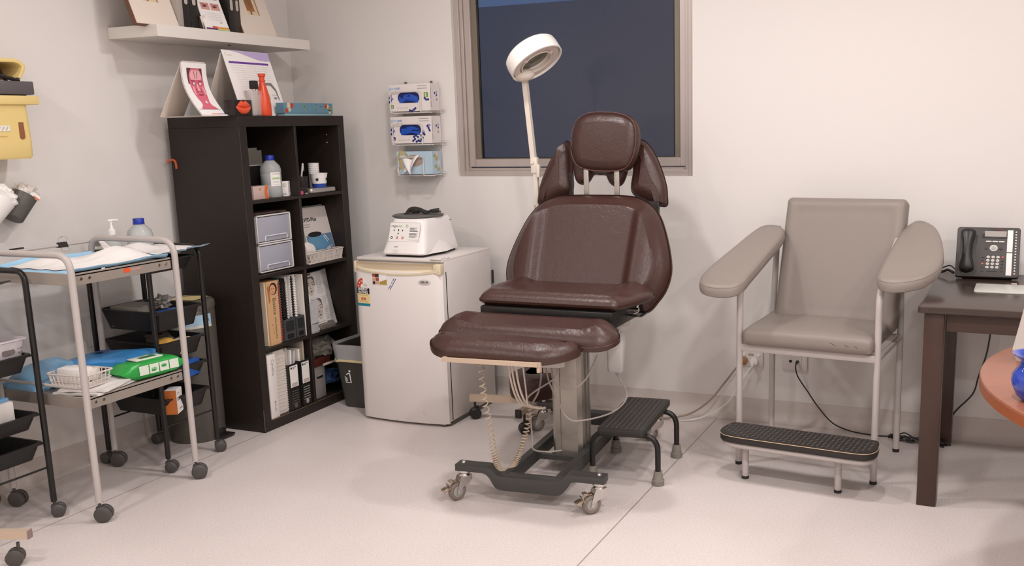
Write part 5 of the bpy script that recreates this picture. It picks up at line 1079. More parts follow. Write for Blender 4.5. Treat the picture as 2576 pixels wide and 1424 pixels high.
def pface(u0, v0, u1, v1):
    W = lambda u, v, off: cur(u0 + (u1 - u0) * u, v0 + (v1 - v0) * v, off)
    def poly(pts, mi, off): b.add([W(x, y, off) for x, y in pts], [tuple(range(len(pts)))], mi)
    poly([(0, .5), (1, .5), (1, .9), (.85, 1), (.1, 1), (0, .9)], 0, .0012); poly([(.08, .55), (.1, .38), (.22, .18), (.42, .02), (.58, .02), (.78, .18), (.9, .38), (.93, .55), (.9, .75), (.7, .9), (.3, .9), (.1, .75)], 1, .002)
    for s in (-1, 1):
        poly([(.5 + s * .12, .56), (.5 + s * .25, .585), (.5 + s * .38, .56), (.5 + s * .25, .535)], 2, .0028); poly([(.5 + s * .1, .65), (.5 + s * .4, .68), (.5 + s * .4, .70), (.5 + s * .1, .675)], 2, .0028)
    poly([(.46, .52), (.42, .35), (.58, .34), (.58, .36), (.48, .37)], 2, .0028); poly([(.34, .22), (.5, .25), (.66, .22), (.5, .185)], 2, .0028)
pface(.26, .60, .52, .94); pface(.36, .16, .60, .53)
for v0 in [.06 + i * .028 for i in range(32)]:
    u0 = .56 if v0 > .6 else (.63 if .14 < v0 < .56 else .3)
    if not .56 < v0 < .61: onp(u0, v0, .84 - .03 * (int(v0 * 90) % 3), v0 + .007, b, 3, n=2)
b.build('printed_faces', [mat('hair_grey', '#6e655d', .6), mat('sketch_skin', '#d5c9bf', .6), mat('sketch_line', '#57504a', .6), mat('text_grey', '#b5aaa4', .6), mat('photo_red_brown', '#8a3a22', .5)], pg, smooth=0)
b = MB(); b.box((0, 0, .001), (.03, .06, .09), bev=.002); o = item('clear_acrylic_box', 'small clear acrylic box at the edge of third bookcase shelf', 'box', (-3.195, 3.955, .4015)); b = MB(); b.box((0, 0, .022), (.036, .055, .044), bev=.002); b.build('box', mat('acrylic', '#d9d6d4', .1, trans=.6, ior=1.3), o)
basket('plastic_basket', 'white plastic basket standing tall in front of the printed forms', (-3.225, 3.975, .446), .06, .085, .115, mat('basket_bluewhite', '#cfcdd2', .4), 5)
b = MB(); b.prism(rrect(.045, .115, .01, 4), 0, .028, bev=.005); b.box((0, .04, .03), (.02, .03, .01), bev=.003); o = item('stapler', 'grey stapler lying at the front of third bookcase shelf', 'stapler', (-3.21, 4.075, .4015), None, -4); b.build('stapler_body', mat('stapler_grey', '#77706a', .35), o)
# ---- row 4 left
o = item('ring_binder', 'white ring binder with handwriting, leftmost on bottom bookcase shelf', 'binder', (-3.18, 3.612, .0495)); b = MB(); b.box((-.12, 0, .158), (.24, .06, .316), bev=.002); bx = b.build('cover', mat('binder_white', '#e0dad6', .4), o)
A = FX((0, 0, 0), .0006, 0, .158); text('lettering', 'Cynthia', .026, inkg, bx, A @ T(-.004, .135, 0) @ RZ(-90), ext=.0001); text('lettering', 'Allergan', .012, mat('ink_slate', '#6d7192', .6), bx, A @ T(-.0, -.085, 0) @ RZ(-90), ext=.0001); b = MB(); ell(b, A, .003, -.077, .0045, .0045, 0); b.build('logo_dot', mat('ink_slate', '#6d7192', .6), bx, smooth=0)
o = item('file_stack', 'cream stack of tabbed suspension files, second on bottom bookcase shelf', 'files', (-3.2, 3.689, .0495)); b = MB(); b.box((-.115, -.003, .16), (.23, .075, .32), bev=.001, seg=1)
for i in range(16): b.box((.0005, -.004 + .002 * (i % 2), .02 + i * .0185), (.003, .066, .0016))
b.build('file_edges', mat('file_cream', '#d3cac2', .7), o); b = MB(); b.box((-.1, .038, .155), (.2, .007, .31))
for i in range(24): b.box((.001, .038, .012 + i * .0125), (.004, .006, .006))
b.build('spiral_edge', mat('spiral_white', '#d8d2cc', .6), o)
LG = 'black magazine holders on the bottom bookcase shelf'
for y, w_, lb in ((3.765, .07, 'black magazine holder with white label, left of the pair on bottom shelf'), (3.854, .066, 'black magazine holder with white label, next to the divider on bottom shelf')):
    t = mag_holder((-3.182, y, .0495), lb, w_, .235, .25, .24, blackp, LG)
    A = FACE((.0012, 0, 0), (0, 1, 0), (0, 0, 1)); b = MB(); b.prism([(x, y_ + .172) for x, y_ in rrect(w_ * .84, .108, .002, 2)], 0, .0008, M=A); lb_ = b.build('label', paper, t)
    b = MB(); ell(b, A, -.018, .215, .0055, .006, 0, .001); plates(b, A, [(-.01, .216, .018, .219, 0), (-.01, .209, .004, .212, 0)] + [(-.024, .197 - i * .011, .024, .1976 - i * .011, 1) for i in range(5)], .001); b.plate([(-.02, .14), (.02, .14), (.024, .125), (.014, .12), (-.014, .12), (-.024, .125)], mi=1, M=A @ T(0, 0, .001)); b.build('label_print', [inkb, mat('print_pale', '#bdb2ac', .6)], lb_, smooth=0)
    b = MB()
    for i in range(6): plates(b, A, [(-w_ * .36, .095 - i * .0125, w_ * .36, .099 - i * .0125, 0)], .0002)
    ell(b, A, .0, .022, .012, .012, 0, .0002); b.build('slots', mat('slot_grey', '#5a5654', .4) if y < 3.8 else mat('slot_pale', '#9c9894', .4), t, smooth=0)
for k, (y, h_, a, m, lb) in enumerate(((3.743, .315, 0, mat('booklet_cream', '#c4b8ac', .7), 'cream booklet in the left black magazine holder'), (3.757, .298, -4, paper, 'white booklet leaning in the left black magazine holder'), (3.771, .29, -7, mat('booklet_pale', '#cdc5bd', .7), 'pale booklet leaning rightmost in the left black magazine holder'), (3.838, .29, 0, paper, 'white booklet in the right black magazine holder'), (3.853, .292, 0, mat('booklet_tan', '#a5906f', .7), 'tan booklet in the right black magazine holder'), (3.872, .33, 0, mat('booklet_grey', '#b4aba0', .7), 'tall grey booklet in the right black magazine holder'))):
    b = MB(); b.box((-.1, 0, h_ / 2), (.2, .011, h_), bev=.001, seg=1, M=RX(a)); tag(b.build('booklet', m, None, loc=(-3.2, y, .0535)), lb, 'booklet', 'booklets in the black magazine holders')
# ---- row 4 right
o = item('storage_box', 'grey plastic box with handle slot on bottom bookcase shelf by the divider', 'box', (-3.25, 3.985, .0495)); b = MB(); b.box((0, 0, .085), (.1, .09, .17), bev=.004); bx = b.build('box_body', mat('box_grey', '#8a8580', .5), o); b = MB(); A = FX((-3.25, 3.985, .0495), -3.1994, 3.985, .165); b.prism(rrect(.05, .02, .008, 4), 0, .001, M=A); b.build('handle_slot', inkb, bx); b = MB(); b.plate([(-.022, .0), (.022, .004), (.018, .012), (-.02, .01)], M=A @ T(0, 0, .0014)); b.build('handle_highlight', mat('slot_pale', '#9c9894', .4), bx)
o = item('product_box', 'dark red and black box with white strip label across the bottom shelf', 'box', (-3.255, 4.02, .2205)); b = MB(); b.box((0, -.02, .02), (.13, .14, .038), bev=.002); bx = b.build('carton', mat('box_dark_red', '#4a1f18', .45), o); b = MB(); b.box((.066, .05, .001), (.0015, .13, .012)); b.build('strip_label', mat('strip_pink', '#d6c3ba', .6), bx, smooth=0)
o = item('plastic_bag', 'crumpled clear plastic bag on top of the red box, bottom shelf', 'bag', (-3.25, 4.03, .30)); b = MB(); blob(b, (0, 0, .01), (.06, .11, .055), 9, .5, 2.6, seg=36, rings=24); b.build('bag_film', mat('clear_film', '#a8a398', .12, trans=.55, alpha=.75, ior=1.2, bump=.7, scale=22), o, smooth=25)
b = MB(); blob(b, (0, 0, .055), (.09, .13, .06), 15, .3, flat=.0); tag(b.build('fabric_bag', mat('navy_fabric', '#2b4266', .7), None, loc=(-3.29, 4.10, .0497)), 'dark blue fabric bag on the bottom shelf at right', 'bag')
# ================================================================ things on top of the bookcase
ZT = 1.4903
card = mat('card_cream', '#dccfc4', .7); anat = [paper, mat('anatomy_pink', '#d4687c', .55), mat('anatomy_light', '#e8a9ae', .55), mat('anatomy_dark', '#5a3a40', .55), mat('anatomy_line', '#a03a52', .55), mat('tab_red', '#d05a52', .5), mat('tab_lilac', '#a892c0', .5), mat('anatomy_white', '#e6d5d2', .5)]
o = item('flip_chart', 'tent flip chart showing a pink facial muscle picture, left on top of the bookcase', 'flip chart', (-3.25, 3.435, ZT), None, 6)
# front sheet curves forward at the foot; y axis = width, x = towards room
def fc(u, v, off=0):
    z = .232 * v; x = .028 - .088 * v - .032 * math.sin(PI * v); return V((x + off, -.08 + .16 * u, z + .001))
b = MB(); b.grid(6, 14, lambda u, v: fc(u, v), thick=V((.004, 0, 0))); b.grid(6, 14, lambda u, v: fc(u, v, -.007), thick=V((.002, 0, 0))); b.box((.03, 0, .004), (.012, .158, .007)); 
fr_ = b.build('front_pages', paper, o)
b = MB(); b.grid(4, 8, lambda u, v: V((-.07 - .135 * (1 - v), -.075 + .15 * u, .232 * v + .001)), thick=V((-.003, 0, 0))); b.grid(4, 2, lambda u, v: V((-.205 + .25 * v, -.074 + .148 * u, .0015)), thick=V((0, 0, .001))); b.build('easel_back', card, o)
b = MB(); b.tube([(-.063, -.073, .235), (-.063, .073, .235)], .004, seg=8); b.build('binding', mat('binding_grey', '#c9bfb8', .5), o)
b = MB(); W = lambda x, y, off: fc(.5 + x, y, off)
def P_(pts, mi, off): b.add([W(x, y, off) for x, y in pts], [tuple(range(len(pts)))], mi)
def PG(x0, x1, y0, y1, mi, off): b.grid(4, 10, lambda u, v: W(x0 + (x1 - x0) * u, y0 + (y1 - y0) * v, off), mi=mi)
PG(-.33, .30, .60, .9, 3, .0008)
# head and neck as a stack of strips that follow the curve
def strips(prof, mi, off):
    for (y0, a0, c0), (y1, a1, c1) in zip(prof, prof[1:]): b.grid(1, 4, lambda u, v: W((c0 - a0 + 2 * a0 * u) * (1 - v) + (c1 - a1 + 2 * a1 * u) * v, y0 + (y1 - y0) * v, off), mi=mi)
strips([(.13, .34, 0), (.16, .30, 0), (.2, .2, 0), (.26, .17, 0), (.3, .2, 0), (.38, .24, 0), (.46, .27, 0), (.55, .28, 0), (.66, .285, 0), (.76, .27, 0), (.84, .22, 0), (.895, .15, 0)], 1, .0014)
strips([(.68, .2, 0), (.74, .24, 0), (.8, .22, 0), (.86, .15, 0)], 2, .002)
for s in (-1, 1):
    strips([(.585, .05, s * .13), (.6, .08, s * .13), (.625, .085, s * .13), (.64, .05, s * .13)], 4, .0022); strips([(.592, .035, s * .13), (.61, .06, s * .13), (.63, .035, s * .13)], 7, .0028)
    strips([(.655, .1, s * .14), (.67, .09, s * .15)], 4, .0024); strips([(.40, .02, s * .2), (.5, .035, s * .2), (.56, .02, s * .18)], 2, .002); strips([(.42, .012, s * .11), (.52, .014, s * .1)], 4, .002); strips([(.7, .006, s * .03), (.84, .01, s * .06)], 3, .0026)
strips([(.47, .07, 0), (.49, .05, 0), (.6, .025, 0)], 2, .0024); strips([(.46, .07, 0), (.472, .07, 0)], 4, .0028); strips([(.385, .07, 0), (.4, .13, 0), (.415, .05, 0)], 4, .0026); strips([(.24, .05, .03), (.29, .03, .03)], 7, .0026)
PG(-.48, .42, .127, .131, 3, .002); PG(-.1, .25, .01, .045, 5, .0008); PG(.25, .48, .01, .05, 6, .0008); PG(-.48, -.1, .01, .03, 3, .0004)
b.build('anatomy_print', anat, fr_, smooth=0)
# lips ornament box
o = item('lips_box', 'small black box with glossy orange-red lips on the bookcase top', 'box', (-3.212, 3.572, ZT), None, 2); b = MB(); b.box((0, 0, .0355), (.06, .118, .071), bev=.002); b.build('box', mat('box_black', '#201b1a', .35), o)
b = MB()
def lip(u, v):
    t = u * 2 - 1; top = .029 * (1 - abs(t) ** 2.2) - .006 * math.exp(-(t / .14) ** 2) + .003 * math.exp(-((abs(t) - .3) / .2) ** 2); bot = -.030 * (1 - abs(t) ** 2.4); mid = .002 - .004 * math.cos(t * 3); a = v * 2 - 1
    y = t * .049; z = mid + (top - mid) * a if a > 0 else mid + (bot - mid) * -a
    bul = .013 * (1 - t * t) ** .7 * math.sin(PI * min(1, abs(a) * .95 + .05)) ** .55 if abs(a) < 1 else 0
    return V((.0305 + bul, y, .037 + z))
b.grid(30, 20, lip); b.build('lips', mat('lip_orange', '#d8502f', .28, spec=.6), o, smooth=80)
# perfume bottle
o = item('perfume_bottle', 'clear rectangular perfume bottle with black cap on the bookcase top', 'bottle', (-3.206, 3.680, ZT), None, 3); glassm = mat('clear_glass', '#e3e2df', .05, trans=.2, alpha=.35)
b = MB(); b.box((0, 0, .058), (.03, .072, .116), bev=.004); bo = b.build('bottle_body', glassm, o); b = MB(); b.box((0, 0, .052), (.0225, .062, .092), bev=.003); b.build('perfume', mat('perfume_liquid', '#ddd5cc', .1, alpha=.4), bo); b = MB(); b.cyl((0, 0, .116), (0, 0, .122), .009, seg=14); b.build('collar', chrome, o); b = MB(); b.box((0, 0, .141), (.026, .034, .038), bev=.003); b.build('cap', blackp, o)
# orange spray bottle
o = item('orange_bottle', 'tall slim orange-red bottle in front of the price calendar', 'bottle', (-3.205, 3.737, ZT)); om_ = mat('orange_red_plastic', '#d14a2a', .3, sss=0); b = MB(); b.lathe([(0, 0), (.031, 0), (.034, .004), (.034, .03), (.0335, .05), (.03, .085), (.022, .12), (.0155, .145), (.0135, .152), (.0135, .158), (.0155, .159), (.0155, .163), (.0125, .164), (.0125, .172), (0, .172)], seg=32); b.build('bottle_body', om_, o); b = MB(); b.lathe([(.0125, .172), (.0125, .178), (.0165, .18), (.0175, .193), (.015, .194), (0, .193)], seg=24); b.build('cap', om_, o)
# price calendar
lil = mat('calendar_lilac', '#b9a8d0', .55); pur = mat('calendar_purple', '#6a3c94', .5)
o = item('desk_calendar', 'large white tent calendar with purple bar and face drawing on the bookcase top', 'calendar', (-3.31, 3.792, ZT), None, 2)
LA = T(.065, 0, 0) @ RY(-17); b = MB(); b.box((-.002, 0, .159), (.004, .325, .318), M=LA); pg = b.build('front_page', paper, o, smooth=0); b = MB(); b.box((0, 0, .157), (.003, .32, .315), M=T(-.165, 0, 0) @ RY(24)); b.build('easel_back', card, o, smooth=0)
A = LA @ FACE((.0006, 0, .154), (0, 1, 0), (0, 0, 1)); b = MB()
b.plate([(-.162, .163), (.162, .163), (.162, .122), (.12, .12), (.07, .125), (.02, .137), (-.04, .152), (-.1, .161)], mi=0, M=A); plates(b, A, [(-.14, .100, .14, .110, 1)])
for i in range(10): plates(b, A, [(-.14 + .004 * i, .09 - i * .011, .14, .0907 - i * .011, 2)])
for x in (-.06, .03, .1): plates(b, A, [(x, -.01, x + .0006, .095, 2)])
for i in range(9): plates(b, A, [(-.1 + .001 * i, -.035 - i * .011, -.01, -.0343 - i * .011, 2)])
b.plate([(.02, .0), (.035, .012), (.115, .012), (.138, -.02), (.142, -.07), (.135, -.075), (.128, -.03), (.105, -.004), (.05, -.008), (.03, -.03), (.02, -.03)], mi=3, M=A); ell(b, A, .085, -.07, .048, .07, 4, .0004)
for x, rx in ((.06, .014), (.112, .014)): ell(b, A, x, -.065, rx, .006, 5, .0008); ell(b, A, x, -.065, .005, .005, 3, .001); plates(b, A, [(x - .02, -.05, x + .02, -.048, 3)], .0008)
ell(b, A, .1, -.152, .028, .0075, 5, .0006); plates(b, A, [(.07, -.153, .13, -.1515, 3), (.085, -.11, .1, -.108, 5)], .001); plates(b, A, [(.066, -.138, .146, -.137, 5), (.148, -.09, .149, -.075, 3), (.148, -.09, .158, -.089, 3)])
b.build('calendar_print', [lil, pur, mat('rule_grey', '#b3aaaa', .6), mat('sketch_grey', '#7c7672', .6), mat('sketch_pale', '#e6e0dc', .6), mat('sketch_mid', '#a39b96', .6)], pg, smooth=0)
b = MB(); b.tube(spl([(-.145, .135, 0), (-.148, .15, 0), (-.14, .15, 0)], 4), .001, seg=4, M=A); plates(b, A, [(-.138, .138, -.1, .141, 0)]); b.build('logo', mat('logo_sand', '#cdbba2', .6), pg)
# floral box
o = item('floral_box', 'long flat blue box with floral pattern at the right end of the bookcase top', 'box', (-3.213, 4.046, ZT)); b = MB(); b.box((0, 0, .006), (.046, .365, .012), bev=.001, mi=1); b.box((0, .0, .0375), (.05, .375, .049), bev=.001, seg=1); bx = b.build('box', [mat('box_teal_blue', '#5f8699', .5, var=.08, scale=30), mat('box_base_blue', '#8cacb8', .5)], o)
b = MB(); A = FACE((.0256, 0, .0375), (0, 1, 0), (0, 0, 1)); random.seed(5)
def flower(x, y, r, mi, n=6):
    for i in range(n): a = 2 * PI * i / n; ell(b, A, x + r * .55 * math.cos(a), y + r * .55 * math.sin(a), r * .5, r * .4, mi, .0002, 8, a)
    ell(b, A, x, y, r * .4, r * .4, mi, .0004, 8)
for x, y, r, mi in ((-.155, .011, .014, 1), (-.13, .012, .013, 0), (-.172, -.012, .012, 0), (-.15, -.008, .01, 1), (.13, .01, .012, 0), (.145, .008, .01, 1), (.162, -.004, .014, 2), (.16, -.018, .01, 1)): flower(x, y, r, mi)
for k in range(26): ell(b, A, random.choice((-.165, -.11, -.05, -.045, -.04, .06, .07, .1, .12)) + random.uniform(-.015, .015), random.uniform(-.02, .02), .005, .002, random.choice((2, 3, 2)), .0001, 8, random.uniform(0, 3))
b.build('floral_print', [mat('flower_red', '#cf4a30', .55), mat('flower_cream', '#e2d4b6', .55), mat('leaf_green', '#8f9554', .55), mat('leaf_dark', '#4b4b38', .55)], bx, smooth=0)
# small orange object hanging between bookcase and wall
b = MB(); b.tube(spl([(0, 0, 0), (.012, .01, .012), (.03, .02, .005), (.035, .02, -.03)], 5), .006, seg=8); tag(b.build('orange_tube', mat('cord_orange', '#b5522f', .5), None, loc=(-3.60, 3.502, 1.285)), 'short orange tube end peeking out behind the bookcase side', 'tube')
# ================================================================ wall shelf and its files
shm = mat('shelf_white', '#dcd6cf', .45)
o = thing('wall_shelf', 'thick white floating shelf mounted high on the left wall above the bookcase', 'shelf', (-3.494, 3.787, 1.83)); b = MB(); b.box((0, 0, .025), (.288, 1.015, .05), bev=.0012, seg=1); b.build('board', shm, o); b = MB(); b.box((0, 0, 0), (.01, .012, .004)); b.box((0, 0, -.002), (.004, .004, .006)); b.M = Matrix.Identity(4); b2 = MB(); b2.box((.05, .02, -.001), (.01, .014, .003)); b2.build('fixing_screw', mat('screw_dark', '#4b4540', .5), o)
ZS = 1.8803
beigef = mat('mat_board', '#ddcfc2', .7); woodf = mat('frame_brown', '#6b4632', .45); sepia = mat('photo_sepia', '#b07748', .5); sep2 = mat('photo_tan', '#d9c2a2', .5); shad = mat('bevel_tan', '#c4ad94', .6)
def pic(label, loc, w_, h_, tilt, seed, rz=0):
    t = thing('picture_frame', label, 'picture frame', loc, rz, 'framed prints on the wall shelf'); LA = RY(-tilt)
    b = MB(); b.box((-.012, 0, h_ / 2), (.024, w_, h_), bev=.001, M=LA, seg=1); f = b.build('frame', woodf, t); A = LA @ FACE((.0006, 0, 0), (0, 1, 0), (0, 0, 1))
    ow, oh = w_ * .36, h_ * .42; oy = h_ * .53; b = MB()
    for x0, y0, x1, y1 in ((-w_ / 2, 0, w_ / 2 - .007, oy - oh / 2), (-w_ / 2, oy + oh / 2, w_ / 2 - .007, h_), (-w_ / 2, oy - oh / 2, -ow / 2, oy + oh / 2), (ow / 2, oy - oh / 2, w_ / 2 - .007, oy + oh / 2)): b.box(((x0 + x1) / 2, (y0 + y1) / 2, .002), (x1 - x0, y1 - y0, .004), M=A)
    b.build('mount', beigef, t, smooth=0); b = MB(); plates(b, A, [(-ow / 2, oy - oh / 2, ow / 2, oy + oh / 2, 1), (-ow * .48, oy - oh * .36, ow * .2, oy + oh * .4, 0), (-ow * .2, oy - oh * .5, -ow * .08, oy - oh * .36, 0), (ow * .42, oy - oh / 2, ow / 2, oy + oh / 2, 2)], .0004)
    ell(b, A, -ow * .05, oy, ow * .14, oh * .25, 3, .0008); b.build('print', [sepia, sep2, shad, mat('photo_umber', '#8f5a34', .5)], t, smooth=0); return t
pic('beige mounted sepia print in brown frame, left on the wall shelf', (-3.395, 3.335, ZS), .24, .33, 20, 1); pic('beige mounted sepia print in brown frame, right end of the wall shelf', (-3.385, 3.97, ZS), .24, .33, 20, 2)
def archive(y, w_, m, label, x0=-3.40, tabs=True):
    t = thing('archive_box', label, 'file box', (x0, y, ZS), 0, 'file boxes on the wall shelf'); b = MB(); b.box((-.09, 0, .15), (.18, w_, .3), bev=.002); bx = b.build('box', m, t)
    if tabs: A = FACE((.0006, 0, 0), (0, 1, 0), (0, 0, 1)); b = MB(); b.prism([(x, y_ + .13) for x, y_ in rrect(w_ * .42, .14 if w_ > .05 else .05, .008, 4)], 0, .0006, M=A); b.build('label_tab', mat('tab_grey', '#b9b0a8', .5), bx)
    return t
archive(3.47, .035, mat('folder_grey', '#a59b94', .6), 'pale grey folder behind the left framed print', tabs=False); archive(3.508, .045, blackp, 'black file box with pale tab, left of the tent chart on wall shelf'); archive(3.556, .048, blackp, 'black file box with pale tab, touching the tent chart on wall shelf')
archive(3.795, .042, blackp, 'black file box just right of the tent chart on wall shelf'); archive(3.832, .040, mat('charcoal_card', '#3c342c', .6), 'charcoal file box with oval tab beside the right framed print')
o = item('tent_chart', 'white tent chart with eye photos and coloured tabs in the middle of the wall shelf', 'flip chart', (-3.40, 3.665, ZS)); LA = T(.03, 0, 0) @ RY(-20)
b = MB(); b.box((-.002, 0, .125), (.004, .152, .25), M=LA); pg = b.build('front_page', paper, o, smooth=0); b = MB(); b.box((0, 0, .125), (.003, .15, .25), M=T(-.13, 0, 0) @ RY(12)); b.box((0, -.05, .04), (.002, .03, .09), M=T(.01, 0, 0) @ RX(20)); b.build('easel_back', card, o, smooth=0)
A = LA @ FACE((.0006, 0, 0), (0, 1, 0), (0, 0, 1)); b = MB()
def eye(cx, cy, w_, h_, sk, dk_):
    plates(b, A, [(cx - w_ / 2, cy - h_ / 2, cx + w_ / 2, cy + h_ / 2, sk)]); ell(b, A, cx - w_ * .05, cy, w_ * .28, h_ * .16, dk_, .0004); ell(b, A, cx - w_ * .05, cy, w_ * .12, h_ * .12, 7, .0006); plates(b, A, [(cx - w_ * .4, cy + h_ * .22, cx + w_ * .4, cy + h_ * .30, dk_)], .0004)
eye(-.032, .118, .054, .034, 0, 1); eye(.032, .118, .056, .034, 0, 1); eye(-.03, .17, .055, .034, 2, 3); eye(.033, .17, .056, .034, 2, 3)
for i in range(5): plates(b, A, [(-.05 + .003 * i, .085 - i * .0085, .05, .0857 - i * .0085, 4)])
plates(b, A, [(-.03, .012, .0, .022, 5), (.0, .010, .074, .020, 6), (-.072, .004, -.0, .012, 8), (.0, .0, .074, .008, 9), (.03, .04, .042, .043, 7)])
b.build('chart_print', [mat('eye_pink', '#cf9a92', .55), mat('eye_brown', '#8a4a4e', .55), mat('eye_lilac', '#b39ab8', .55), mat('eye_violet', '#7a5a8a', .55), inkg, mat('tab_red', '#c8453a', .5), mat('tab_orange', '#d9993e', .5), mat('pupil', '#3a2626', .5), mat('tab_plum', '#5a2f5e', .5), mat('tab_green', '#a9bf7a', .5)], pg, smooth=0)
# ================================================================ trolleys
cast_m = mat('castor_charcoal', '#4a4643', .45); grip = mat('black_tray_plastic', '#1e1c1b', .45, bump=.05, scale=120)
def twin(A, parent, r=.027, m=None):
    b = MB(); b.M = A
    for s in (-1, 1): b.lathe([(0, -.010), (r * .8, -.010), (r, -.006), (r, .006), (r * .8, .010), (r * .3, .011), (0, .011)], seg=22, M=T(.012, s * .0125, r) @ RX(90))
    b.lathe([(0, 0), (r * .95, 0)], seg=16, M=T(.012, 0, r) @ RX(90), cap=False); b.box((-.002, 0, r * 1.3), (.022, .02, r * 1.3), bev=.004); b.cyl((0, 0, r * 1.6), (0, 0, r * 2 + .022), .0055, seg=8); return b.build('castor', m or cast_m, parent)
# ---- grey two-tier trolley
TO = (-3.257, 2.695, 0)
tr = thing('trolley', 'grey tube trolley with two stainless shelves, in front of the black trolley', 'trolley', TO)
def U(x, y, z=0): return (x - TO[0], y - TO[1], z)
for y in (2.455, 2.935):
    b = MB(); b.tube(fil([U(-3.485, y, .075), U(-3.485, y, 1.0), U(-3.028, y, 1.0), U(-3.028, y, .075)], .065, 8), .0125, seg=14); f = b.build('leg_frame', greyt, tr)
    for x, a in ((-3.485, 20), (-3.028, 30)): twin(T(*U(x, y)) @ RZ(a if y < 2.6 else a + 10), f, .031)
for z0 in (.888, .428):
    b = MB(); b.box(U(-3.257, 2.695, z0 + .036), (.438, .456, .004))
    for lo, hi in (((-3.478, 2.466), (-3.474, 2.924)), ((-3.042, 2.466), (-3.038, 2.924)), ((-3.478, 2.466), (-3.038, 2.470)), ((-3.478, 2.920), (-3.038, 2.924))): b.box(U((lo[0] + hi[0]) / 2, (lo[1] + hi[1]) / 2, z0 + .022), (max(.004, hi[0] - lo[0]), max(.004, hi[1] - lo[1]), .044), bev=.001, seg=1)
    sh_ = b.build('tray_shelf', mat('stainless_shelf', '#a59b92', .35, metal=.35), tr)
    for y in (2.50, 2.535, 2.86, 2.895): b = MB(); b.cyl(U(-3.038, y, z0 + .022), U(-3.0345, y, z0 + .022), .0055, seg=10); b.build('rivet', chrome, sh_)
b = MB(); b.box(U(-3.0376, 2.705, .912), (.0016, .03, .016)); b.box(U(-3.0378, 2.745, .912), (.001, .05, .008), mi=1); b.build('sticker', [mat('sticker_orange', '#d9542c', .5), mat('sticker_smear', '#b58c80', .5)], tr, smooth=0)
b = MB(); b.box(U(-3.0376, 2.60, .935), (.001, .015, .004)); b.build('tape_scrap', whitep, tr, smooth=0)
for y in (2.455, 2.935): b = MB(); b.tube([U(-3.485, y, .51), U(-3.028, y, .51)], .006, seg=8); b.build('guard_rail', greyt, tr)
b = MB(); b.tube([U(-3.485, 2.455, .985), U(-3.485, 2.935, .985)], .006, seg=8); b.build('guard_rail', greyt, tr)
bcl = thing('binder_clip', 'black binder clip gripping the thin rail of the grey trolley', 'clip', (-3.485, 2.80, .985)); b = MB(); b.prism([(-.012, -.009), (.012, -.009), (.003, .012), (-.003, .012)], -.021, .021, M=RX(90) @ RZ(0)); b.build('spring_jaw', blackp, bcl)
b = MB()
for s in (-1, 1): b.tube(spl([(.004, s * .014, .01), (.010, s * .02, .028), (.006, s * .004, .034), (.004, 0, .03)], 5), .001, seg=5); b.tube(spl([(.01, s * .014, -.01), (.022, s * .02, -.02), (.02, s * .004, -.026)], 5), .001, seg=5)
b.build('wire_handle', chrome, bcl)
bb2 = MB(); bb2.box((0, 0, .003), (.006, .06, .006), bev=.001); tag(bb2.build('marker_pen', blackp, None, loc=(-3.485, 2.60, .9915)), 'black pen lying along the thin rail of the grey trolley', 'pen')
# ---- black drawer trolleys
def tray(x0, x1, y0, y1, z0, z1, par, name='tray', m=None):
    b = MB(); w_, d_ = x1 - x0, y1 - y0; cx, cy = (x0 + x1) / 2, (y0 + y1) / 2; vs = []
    for k, z in ((.86, z0), (1, z1), (1.045, z1), (1.045, z1 - .006), (1.0, z1 - .006)): pass
    lv = [(.84, z0 + .006), (.87, z0), (.985, z1 - .008), (1.03, z1 - .006), (1.03, z1), (.975, z1), (.86, z0 + .006)]
    lv = [(.85, z0), (.985, z1 - .008), (1.04, z1 - .006), (1.04, z1), (.965, z1), (.83, z0 + .004)]
    for k, z in lv: vs += [(cx + x * k, cy + y * k, z) for x, y in rrect(w_, d_, .025, 4)]
    n = 20; b.add(vs, [(k * n + i, k * n + (i + 1) % n, (k + 1) * n + (i + 1) % n, (k + 1) * n + i) for k in range(len(lv) - 1) for i in range(n)] + [tuple(reversed(range(n))), tuple(range(len(vs) - n, len(vs)))]); return b.build(name, m or grip, par)
def black_trolley(label, x0, x1, y0, y1, ztop, trays, top=True, skip=()):
    t = thing('drawer_trolley', label, 'trolley', ((x0 + x1) / 2, (y0 + y1) / 2, 0), 0, 'black drawer trolleys'); ox, oy = (x0 + x1) / 2, (y0 + y1) / 2
    for y in (y0, y1):
        b = MB(); b.tube(fil([(x0 - ox, y - oy, .06), (x0 - ox, y - oy, ztop), (x1 - ox, y - oy, ztop), (x1 - ox, y - oy, .06)], .045, 8), .011, seg=12); f = b.build('leg_frame', blackm, t)
        for x, a in ((x0, 40), (x1, 25)): twin(T(x - ox, y - oy, 0) @ RZ(185 if x == x0 else a + 20 * (y > y0 + .1)), f, .025)
    for z in [q[1] for q in trays]:
        for x in (x0, x1): b = MB(); b.tube([(x - ox, y0 - oy, z - .008), (x - ox, y1 - oy, z - .008)], .005, seg=6); b.build('runner', blackm, t)
    for x in (x0, x1): b = MB(); b.tube([(x - ox, y0 - oy, .198), (x - ox, y1 - oy, .198)], .004, seg=6); b.build('tie_rod', blackm, t)
    for z0, z1 in trays: tray(x0 - ox + .012, x1 - ox + .006, y0 - oy + .02, y1 - oy - .02, z0, z1, t)
    if top: tray(x0 - ox + .012, x1 - ox - .012, y0 - oy + .016, y1 - oy - .016, ztop - .09, ztop - .035, t, 'top_tray')
    return t
black_trolley('black drawer trolley behind the grey trolley, against the bookcase', -3.545, -3.20, 2.955, 3.24, .936, [(.60, .688), (.475, .552), (.37, .435), (.235, .312)])
